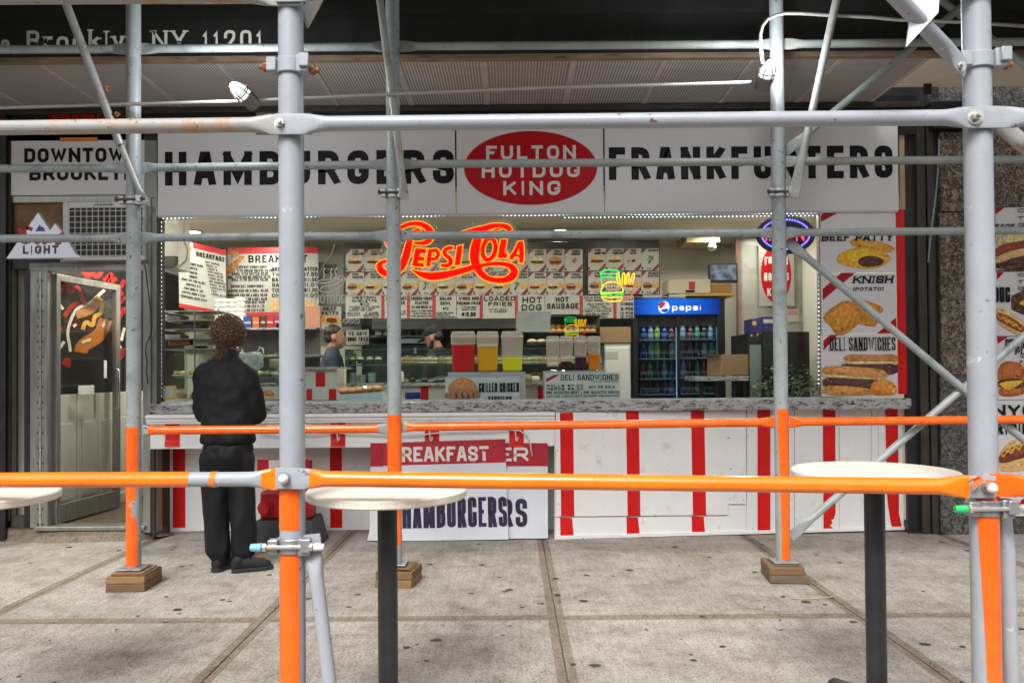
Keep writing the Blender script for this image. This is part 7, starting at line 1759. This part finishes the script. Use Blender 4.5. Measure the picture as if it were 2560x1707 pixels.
# ================================================================ people
def blob(name, elems, m, parent, T, voxel=.012, smooth=8, warp=None, extra=None, as_root=None):
    """union of balls and tapered limbs grown into one skin: elems = ('e', c, rx, ry, rz[, rot]) or ('c', [(x, y, z, r), ...][, flat])"""
    mb = MB()
    for e in elems:
        if e[0] == 's':                                            # stations (x, y, z, rx, ry) of a smooth trunk
            for a, b in zip(e[1][:-1], e[1][1:]):
                for i in range(9):
                    t_ = i / 8; q = [a[k_] + (b[k_] - a[k_]) * t_ for k_ in range(5)]; mb.ell(q[:3], q[3], q[4], .05, 22, 10)
        elif e[0] == 'e': mb.ell(e[1], e[2], e[3], e[4], 18, 12, e[5] if len(e) > 5 else None)
        else:
            pts = e[1]; fl = e[2] if len(e) > 2 else 1.
            for a, b in zip(pts[:-1], pts[1:]):
                L = (Vector(b[:3]) - Vector(a[:3])).length; n_ = max(2, int(L / (min(a[3], b[3]) * .35)))
                for i in range(n_ + 1):
                    t_ = i / n_; p = Vector(a[:3]).lerp(Vector(b[:3]), t_); r = a[3] + (b[3] - a[3]) * t_; mb.ell(p, r, r * fl, r, 14, 9)
    me = bpy.data.meshes.new(name); me.from_pydata(mb.v, [], mb.f); me.update()
    o = bpy.data.objects.new(name, me); COL.objects.link(o)
    rm = o.modifiers.new('remesh', 'REMESH'); rm.mode = 'VOXEL'; rm.voxel_size = voxel
    sm = o.modifiers.new('smooth', 'SMOOTH'); sm.factor = .6; sm.iterations = smooth
    dg = bpy.context.evaluated_depsgraph_get(); nm = bpy.data.meshes.new_from_object(o.evaluated_get(dg))
    o.modifiers.clear(); o.data = nm; bpy.data.meshes.remove(me)
    n_ = len(nm.vertices); co = np.empty(n_ * 3); nm.vertices.foreach_get('co', co); no = np.empty(n_ * 3); nm.vertices.foreach_get('normal', no)
    co = co.reshape(-1, 3); no = no.reshape(-1, 3)
    if warp:
        for i in range(n_):
            co[i] += no[i] * warp(co[i])
    vs = [T @ Vector(c) for c in co]
    fs = [tuple(p.vertices) for p in nm.polygons]
    bpy.data.objects.remove(o); bpy.data.meshes.remove(nm)
    out_ = MB().add(vs, fs)
    if extra: 
        ex = MB(); extra(ex); out_.add([T @ Vector(v) for v in ex.v], ex.f)
    if as_root is not None: return build(name, out_, m, loc=as_root, smooth=True)
    return build(name, out_, m, parent, smooth=True)
def folds(amp, sc=(9, 9, 3.2), seed=0., diag=0.):
    def f_(c):
        p = Vector((c[0] * sc[0] + seed + diag * c[2] * 6, c[1] * sc[1] + seed, c[2] * sc[2] - diag * c[0] * 8))
        a = noise.noise(p); b = noise.noise(p * 2.3 + Vector((5, 1, 2)))
        return amp * ((1 - abs(a) * 2.2) * .8 + b * .5)
    return f_
def hand(ex, wrist, fwd, side, up, s=1., curl=.5):
    """five unequal bent fingers and a thumb rooted in the palm"""
    w, f_, sd, u = Vector(wrist), Vector(fwd).normalized(), Vector(side).normalized(), Vector(up).normalized()
    for k_, (o_, L) in enumerate(((-.030, .070), (-.010, .080), (.010, .075), (.029, .058))):
        a = w + f_ * .075 * s + sd * o_ * s; b = a + (f_ * .55 - u * curl * .3) * L * s; c = b + (f_ * .35 - u * curl * .8) * L * .8 * s
        ex.tube([a - f_ * .02, a, b, c], [.0095 * s, .0095 * s, .0085 * s, .007 * s], 8)
    a = w + f_ * .03 * s - sd * .032 * s; ex.tube([a, a + (f_ * .4 - sd * .6) * .045 * s, a + (f_ * .95 - sd * .6 - u * .3) * .062 * s], [.012 * s, .0105 * s, .008 * s], 8)
def person(label, loc, yaw, skin, J, garments, hair, head_yaw=0., head_pitch=0., face=True, beard=None, voxel=.012, scale=(1, 1, 1)):
    T = Matrix.Translation(Vector(loc)) @ Matrix.Rotation(yaw, 4, 'Z') @ Matrix.Diagonal((*scale, 1.))
    HC = Vector(J['head']); HR = Matrix.Rotation(head_yaw, 3, 'Z') @ Matrix.Rotation(head_pitch, 3, 'X')
    H = lambda x, y, z: HC + HR @ Vector((x, y, z))
    E = [('e', H(0, -.008, .028), .074, .094, .088, HR), ('e', H(0, .022, -.03), .062, .072, .088, HR), ('e', H(0, .052, -.085), .036, .036, .034, HR), ('e', H(0, .098, -.022), .011, .020, .015, HR), ('e', H(0, .086, .004), .010, .014, .03, HR),
         ('e', H(0, .084, -.062), .024, .014, .010, HR), ('e', H(0, .078, .022), .050, .018, .014, HR), ('e', H(.076, -.008, -.018), .012, .020, .032, HR), ('e', H(-.076, -.008, -.018), .012, .020, .032, HR)]
    nk = J['neck']; E.append(('c', [(HC.x, HC.y - .02, HC.z - .05, .052), (*nk, .058)]))
    sl_, sr_ = J['shl'], J['shr']
    E += [('c', [(*sl_, .045), (nk[0], nk[1], nk[2] - .06, .05), (*sr_, .045)])]
    pel = J['pelvis']
    E += [('e', (Vector(nk) * (1 - t_) + Vector(pel) * t_), .14 - .02 * math.sin(t_ * 3.1), .085, .08) for t_ in (.28, .42, .56, .70, .84, .98)]
    for s_ in ('l', 'r'):
        E.append(('c', [(*J['sh' + s_], .048), (*J['el' + s_], .038), (*J['wr' + s_], .027), (*(Vector(J['wr' + s_]) + Vector(J['hd' + s_]).normalized() * .06), .034)]))
        E.append(('c', [(*J['hip' + s_], .08), (*J['kn' + s_], .052), (*J['an' + s_], .036), (*(Vector(J['an' + s_]) + Vector(J['ft' + s_]) * .13 - UZ * .03), .032)]))
    def ex(m_):
        for s_, q_ in (('l', 1), ('r', -1)):
            d_ = Vector(J['hd' + s_]).normalized(); side = d_.cross(UZ).normalized() * q_
            hand(m_, J['wr' + s_], d_, side, UZ)
    o = blob('person', E, skin, None, T, voxel, 5, extra=ex, as_root=loc)
    tag(o, label, 'person')
    if face:
        for q_ in (-.03, .03):
            build('eye', MB().ell(T @ H(q_, .083, .006), .012, .012, .008), mat('eye_white', (.5, .48, .45), .2), o, smooth=True); build('iris', MB().ell(T @ H(q_, .093, .006), .006, .004, .006), mat('eye_dark', (.02, .012, .01), .15), o, smooth=True)
        build('eyebrow', MB().tube([T @ H(-.05, .086, .026), T @ H(-.03, .094, .032), T @ H(-.012, .094, .028)], .004, 6).tube([T @ H(.05, .086, .026), T @ H(.03, .094, .032), T @ H(.012, .094, .028)], .004, 6), mat('dark_brow', (.012, .01, .009), .7), o)
        build('mouth', MB().ell(T @ H(0, .094, -.062), .02, .006, .005), mat('lip', (.22, .07, .06), .4), o, smooth=True)
    for nm, els, m_, vox, wp in garments: blob(nm, els, m_, o, T, vox, 6, wp)
    if hair: hair(o, T, H, HR)
    return o, T, H
def shoe(o, T, heel, yaw, m, sole, L=.285):
    R_ = Matrix.Rotation(yaw, 3, 'Z'); Hh = Vector(heel); P = lambda x, y, z: Hh + R_ @ Vector((x, y, z))
    outline = [(-.032, .0), (-.037, .05), (-.040, .12), (-.047, .19), (-.043, .24), (-.022, L - .012), (.004, L), (.026, L - .014), (.042, .23), (.044, .17), (.036, .10), (.036, .04), (.030, .0), (.0, -.012)]
    vs = [T @ P(x * sc_, y, z) for z, sc_ in ((.002, 1.02), (.020, 1.06), (.030, 1.03)) for x, y in outline]; n_ = len(outline)
    sb = MB().add(vs, [tuple(range(n_)), tuple(range(2 * n_, 3 * n_))[::-1]] + [(j * n_ + i, (j + 1) * n_ + i, (j + 1) * n_ + (i + 1) % n_, j * n_ + (i + 1) % n_) for j in range(2) for i in range(n_)])
    up = blob('shoe', [('c', [(*P(0, .025, .06), .044), (*P(0, .10, .058), .046), (*P(0, .18, .048), .042), (*P(.0, .235, .036), .036)]), ('e', P(0, .04, .085), .043, .055, .04), ('e', P(0, .02, .05), .036, .034, .055)], m, o, T, .008, 5)
    build('sole', sb, sole, up); lc = MB()
    for k_ in range(4): lc.tube([T @ P(-.022, .10 + k_ * .022, .104 - k_ * .009), T @ P(.022, .108 + k_ * .022, .104 - k_ * .009)], .0028, 5)
    lc.tube([T @ P(.0, .095, .112), T @ P(.03, .10, .125), T @ P(.05, .11, .112)], .0022, 5); build('laces', lc, m, up)
SK1 = mat('brown_skin', (.15, .062, .034), .45, var=.08); SK2 = mat('tan_skin', (.36, .18, .11), .45, var=.08)
BJ = mat('black_jersey', (.0060, .0060, .0072), .72, spec=.25, var=.25, scale=10, bump=.12, bscale=220); BT = mat('black_trouser_cloth', (.0055, .0055, .0075), .68, spec=.28, var=.25, scale=8, bump=.12, bscale=200)
SHO = mat('black_suede', (.007, .007, .008), .75, var=.4, scale=40, bump=.2, bscale=120); SOLE = mat('black_rubber', (.018, .019, .021), .5, var=.2)
PX, PY = at(571, 1431, 5.40).x, 5.40
def curls(o, T, H, HR):
    base = mat('dark_hair_base', (.018, .010, .006), .7); cm = mat('brown_curls', (.085, .040, .019), .30, var=.9, scale=70, spots=((.20, .11, .06), 60, .60, .08))
    E = [('e', H(0, -.024, .044), .098, .106, .100, HR), ('e', H(-.01, -.060, -.050), .062, .048, .062, HR), ('e', H(-.030, -.066, -.115), .044, .032, .046, HR), ('e', H(.01, -.056, -.10), .05, .03, .04, HR)]
    h_ = blob('hair', E, base, o, T, .010, 3)
    mb = MB(); n_ = 330
    for i in range(n_):
        t_ = (i + .5) / n_; z = 1 - 1.86 * t_; r = math.sqrt(max(0, 1 - z * z)); a = i * 2.39996
        c = Vector((r * math.cos(a) * .106, -.026 + r * math.sin(a) * .112, .044 + z * .108))
        if c.y > .052 and c.z < .035: continue
        if c.z < -.045 and c.y > -.02: continue
        p = H(*c); nrm = (HR @ Vector((c.x, c.y + .024, c.z - .04))).normalized(); u = nrm.orthogonal().normalized(); v = nrm.cross(u); ph = random.random() * 6.28; rr_ = random.uniform(.010, .016)
        ax = (u * math.cos(ph) + v * math.sin(ph)); bx_ = nrm.cross(ax)
        pts = [T @ (p + (ax * math.cos(k_ * 1.05) + nrm * math.sin(k_ * 1.05) * .9) * rr_ + bx_ * (k_ - 4) * .0028 + nrm * .004) for k_ in range(9)]
        mb.tube(pts, .0052, 5)
    for i in range(60):
        c = Vector((-.035 + random.gauss(0, .024), -.075 + random.gauss(0, .012), -.105 + random.gauss(0, .025))); p = H(*c); ph = random.random() * 6
        mb.tube([T @ (p + Vector((math.cos(k_ + ph) * .009, -.012, math.sin(k_ + ph) * .009 - k_ * .002))) for k_ in range(8)], .003, 5)
    q_ = build('curls', mb, cm, h_, smooth=True); q_['kind'] = 'stuff'
    e_ = H(.081, -.004, -.058); build('earring', MB().tube([T @ (e_ + Vector((0, .012 * math.cos(a), .014 * math.sin(a) - .012))) for a in [k_ * .7854 for k_ in range(8)]], .0028, 6, closed=True), mat('silver_earring', (.7, .68, .66), .2, metal=.9), o, smooth=True)
J1 = dict(head=(.012, .03, 1.615), neck=(.008, -.01, 1.455), pelvis=(.0, 0, .93), shl=(-.175, .0, 1.375), shr=(.145, .0, 1.35), ell=(-.205, .045, 1.105), elr=(.190, .055, 1.09), wrl=(-.03, .245, 1.12), wrr=(.03, .265, 1.09), hdl=(1, .25, .0), hdr=(-1, .3, .02),
          hipl=(-.09, 0, .86), hipr=(.09, 0, .86), knl=(-.09, .01, .48), knr=(.10, .005, .48), anl=(-.067, 0, .10), anr=(.105, .0, .10), ftl=(.3, .95, 0), ftr=(.93, .36, 0))
jacket = [('c', [(-.178, 0, 1.366, .068), (-.07, -.005, 1.418, .066), (.06, -.005, 1.412, .066), (.145, 0, 1.342, .068)])] + [('s', [(-.015, 0, 1.385, .15, .095), (-.015, .0, 1.30, .192, .122), (-.01, .0, 1.21, .196, .128), (-.005, .0, 1.12, .190, .128), (0, .0, 1.03, .187, .13), (.0, .0, .96, .190, .137), (.0, 0, .905, .196, .143)])] + \
    [('c', [(-.180, 0, 1.355, .072), (-.200, .02, 1.24, .068), (-.208, .045, 1.10, .062), (-.12, .16, 1.10, .056), (-.04, .235, 1.12, .045)]), ('c', [(.150, 0, 1.335, .074), (.180, .02, 1.22, .072), (.196, .05, 1.085, .066), (.11, .17, 1.08, .058), (.04, .25, 1.09, .046)]), ('c', [(.0, -.004, 1.43, .070), (.006, -.004, 1.49, .064)])]
band = [('s', [(0, 0, .865, .186, .138), (0, 0, .815, .181, .135)])]
trs = [('s', [(0, -.005, .86, .170, .124), (0, -.012, .79, .182, .136), (.0, -.01, .72, .178, .13)]), ('c', [(-.096, -.005, .76, .102), (-.098, .0, .50, .092), (-.086, .0, .28, .088), (-.074, .0, .16, .085), (-.070, .005, .125, .074)]), ('c', [(.098, -.005, .76, .102), (.108, .0, .50, .090), (.116, .0, .28, .084), (.116, .0, .16, .080), (.112, .005, .125, .070)])]
cu, CT, CH = person('customer in black jacket and trousers seen from behind, arms folded, curly brown hair', (PX, PY, 0), 0., SK1, J1,
    [('trousers', trs, BT, .012, folds(.016, (9, 9, 2.6), 3., .25)), ('jacket', jacket, BJ, .012, folds(.013, (5.5, 5.5, 4), 1., .9)), ('waistband', band, BJ, .012, folds(.003, (20, 20, 4), 2.))], curls, head_yaw=R(-28), head_pitch=R(-6), scale=(.915, .95, .972))
shoe(cu, CT, (-.078, -.055, 0), R(-14), SHO, SOLE); shoe(cu, CT, (.055, -.06, 0), R(-66), SHO, SOLE)
# cook in navy, in profile
NAVY = mat('navy_cotton', (.022, .035, .060), .7, var=.2, scale=8, bump=.1); TEE = mat('black_cotton', (.014, .015, .016), .7, var=.2, bump=.1)
def short_hair(col, cap=False):
    def f_(o, T, H, HR):
        if not cap: blob('hair', [('e', H(0, -.022, .050), .079, .094, .078, HR), ('e', H(0, -.052, -.01), .07, .058, .06, HR)], mat('short_dark_hair', col, .5, var=.4, scale=40, bump=.3), o, T, .010, 3)
        else:
            blob('hair', [('e', H(0, -.05, -.005), .073, .058, .05, HR)], mat('short_dark_hair', col, .5, var=.4, scale=40), o, T, .010, 3)
            c_ = blob('cap', [('e', H(0, -.012, .064), .084, .100, .070, HR), ('e', H(0, -.012, .045), .084, .101, .035, HR)], mat('black_cap_cloth', (.014, .016, .02), .8, var=.2), o, T, .010, 3)
            bs = MB(); vs = []
            for k_ in range(9):
                a = math.pi * (k_ / 8); vs += [T @ H(.078 * math.cos(a), .055 + .03 * math.sin(a), .038), T @ H(.072 * math.cos(a), .075 + .105 * math.sin(a), .028)]
            bs.add(vs + [v - UZ * .006 for v in vs], [(2 * i, 2 * i + 1, 2 * i + 3, 2 * i + 2) for i in range(8)] + [(18 + 2 * i, 18 + 2 * i + 2, 18 + 2 * i + 3, 18 + 2 * i + 1) for i in range(8)] + [(2 * i + 1, 18 + 2 * i + 1, 18 + 2 * i + 3, 2 * i + 3) for i in range(8)])
            build('brim', bs, mat('black_cap_cloth', (.014, .016, .02)), c_)
            lg = MB(); 
            for s_ in ('N', 'Y'):
                g0 = T @ H(-.03, .092, .06); 
            u_ = (T.to_3x3() @ HR @ Vector((1, 0, 0))); v_ = (T.to_3x3() @ HR @ Vector((0, -.25, 1))).normalized(); fw = (T.to_3x3() @ HR @ Vector((0, 1, 0)))
            text(lg, 'N', (T @ H(.02, .099, .05)), -u_, v_, .034, .036, sw=.14); text(lg, 'Y', (T @ H(.016, .101, .062)), -u_, v_, .03, .034, sw=.14)
            build('cap_emblem', lg, PAPER, c_)
            blob('beard', [('e', H(0, .052, -.09), .050, .048, .038, HR), ('c', [(*H(-.066, .0, -.03), .018), (*H(-.055, .035, -.075), .024)]), ('c', [(*H(.066, .0, -.03), .018), (*H(.055, .035, -.075), .024)])], mat('black_beard', (.012, .010, .009), .7, var=.4, scale=50), o, T, .008, 3)
    return f_
def uptop(dx=0., sl=.26): return [('c', [(-.185, 0, 1.385, .066), (0, 0, 1.43, .07), (.185, 0, 1.385, .066)])] + [('s', [(0, 0, z, rx, ry) for z, rx, ry in ((1.38, .16, .10), (1.28, .19, .122), (1.17, .19, .13), (1.06, .185, .135), (.96, .185, .135), (.88, .18, .13))])]
J2 = dict(head=(0, .03, 1.59), neck=(0, 0, 1.44), pelvis=(0, 0, .93), shl=(-.18, 0, 1.38), shr=(.18, 0, 1.38), ell=(-.22, .06, 1.12), elr=(.22, .06, 1.12), wrl=(-.12, .27, 1.06), wrr=(.12, .27, 1.06), hdl=(.3, 1, -.1), hdr=(-.3, 1, -.1), hipl=(-.09, 0, .86), hipr=(.09, 0, .86), knl=(-.09, .02, .47), knr=(.09, .02, .47), anl=(-.09, 0, .09), anr=(.09, 0, .09), ftl=(-.15, 1, 0), ftr=(.15, 1, 0))
arms = lambda end: [('c', [(-.185, 0, 1.375, .07), (-.222, .06, 1.12, .058)] + ([(-.13, .25, 1.065, .042)] if end else [])), ('c', [(.185, 0, 1.375, .07), (.222, .06, 1.12, .058)] + ([(.13, .25, 1.065, .042)] if end else []))]
legs = [('e', (0, 0, .86), .165, .12, .07), ('e', (0, 0, .78), .17, .125, .08), ('c', [(-.09, 0, .76, .09), (-.09, .02, .47, .07), (-.09, 0, .12, .055)]), ('c', [(.09, 0, .76, .09), (.09, .02, .47, .07), (.09, 0, .12, .055)])]
hx_ = at(838, 845, 7.95); p2, T2, H2 = person('shop worker in navy shirt standing in profile behind the counter', (hx_.x - .03, 7.95, FLZ + .002), R(-82), SK2, J2, [('trousers', legs, TEE, .016, None), ('shirt', uptop() + arms(True) + [('c', [(0, 0, 1.43, .06), (0, .01, 1.47, .056)])], NAVY, .014, folds(.006))], short_hair((.016, .014, .013)), voxel=.012)
for x_ in (-.09, .09): shoe(p2, T2, (x_, -.06, 0), 0, SHO, SOLE)
hx_ = at(1083, 845, 8.22); J3 = dict(J2); J3['head'] = (0, .06, 1.585); p3, T3, H3 = person('bearded shop worker in black cap and shirt looking down behind the display case', (hx_.x + .06, 8.22, FLZ + .002), R(74), SK2, J3, [('trousers', legs, TEE, .016, None), ('shirt', uptop() + arms(False), TEE, .014, folds(.006))], short_hair((.014, .012, .011), True), head_pitch=R(-22), voxel=.012)
for x_ in (-.09, .09): shoe(p3, T3, (x_, -.06, 0), 0, SHO, SOLE)

# ================================================================ unseen row added opposite, behind the camera, to block sky reflections
BRK = mat('far_brick', (.16, .10, .075), .85, var=.25, scale=3)
for i, (x0, x1, h_, lab) in enumerate(((-26, -9, 7.0, 'unseen brick row building added across the street at left to block sky reflection'), (-8.9, 7, 7.4, 'unseen brick row building added directly across the street to block sky reflection'), (7.1, 26, 6.9, 'unseen brick row building added across the street at right to block sky reflection'))):
    o = thing('unseen_brick_building', ((x0 + x1) / 2, -17, 0), lab, 'building', 'unseen buildings added across the street')
    build('wall', MB().box(x0, x1, -24, -17, -.14, h_), BRK, o)
    build('cornice', MB().box(x0 + .01, x1 - .01, -17, -16.7, h_ - .6, h_ + .002), mat('stone_cornice', (.3, .28, .25), .8), o)
    n_ = int((x1 - x0) / 2.4)
    for r0 in (1.0, 4.3):
        for k_ in range(n_):
            a = x0 + 1.2 + k_ * (x1 - x0 - 1.6) / n_
            build('window', MB().box(a, a + 1.1, -17.02, -16.97, r0, r0 + 1.7), mat('far_window', (.03, .035, .04), .1), o)
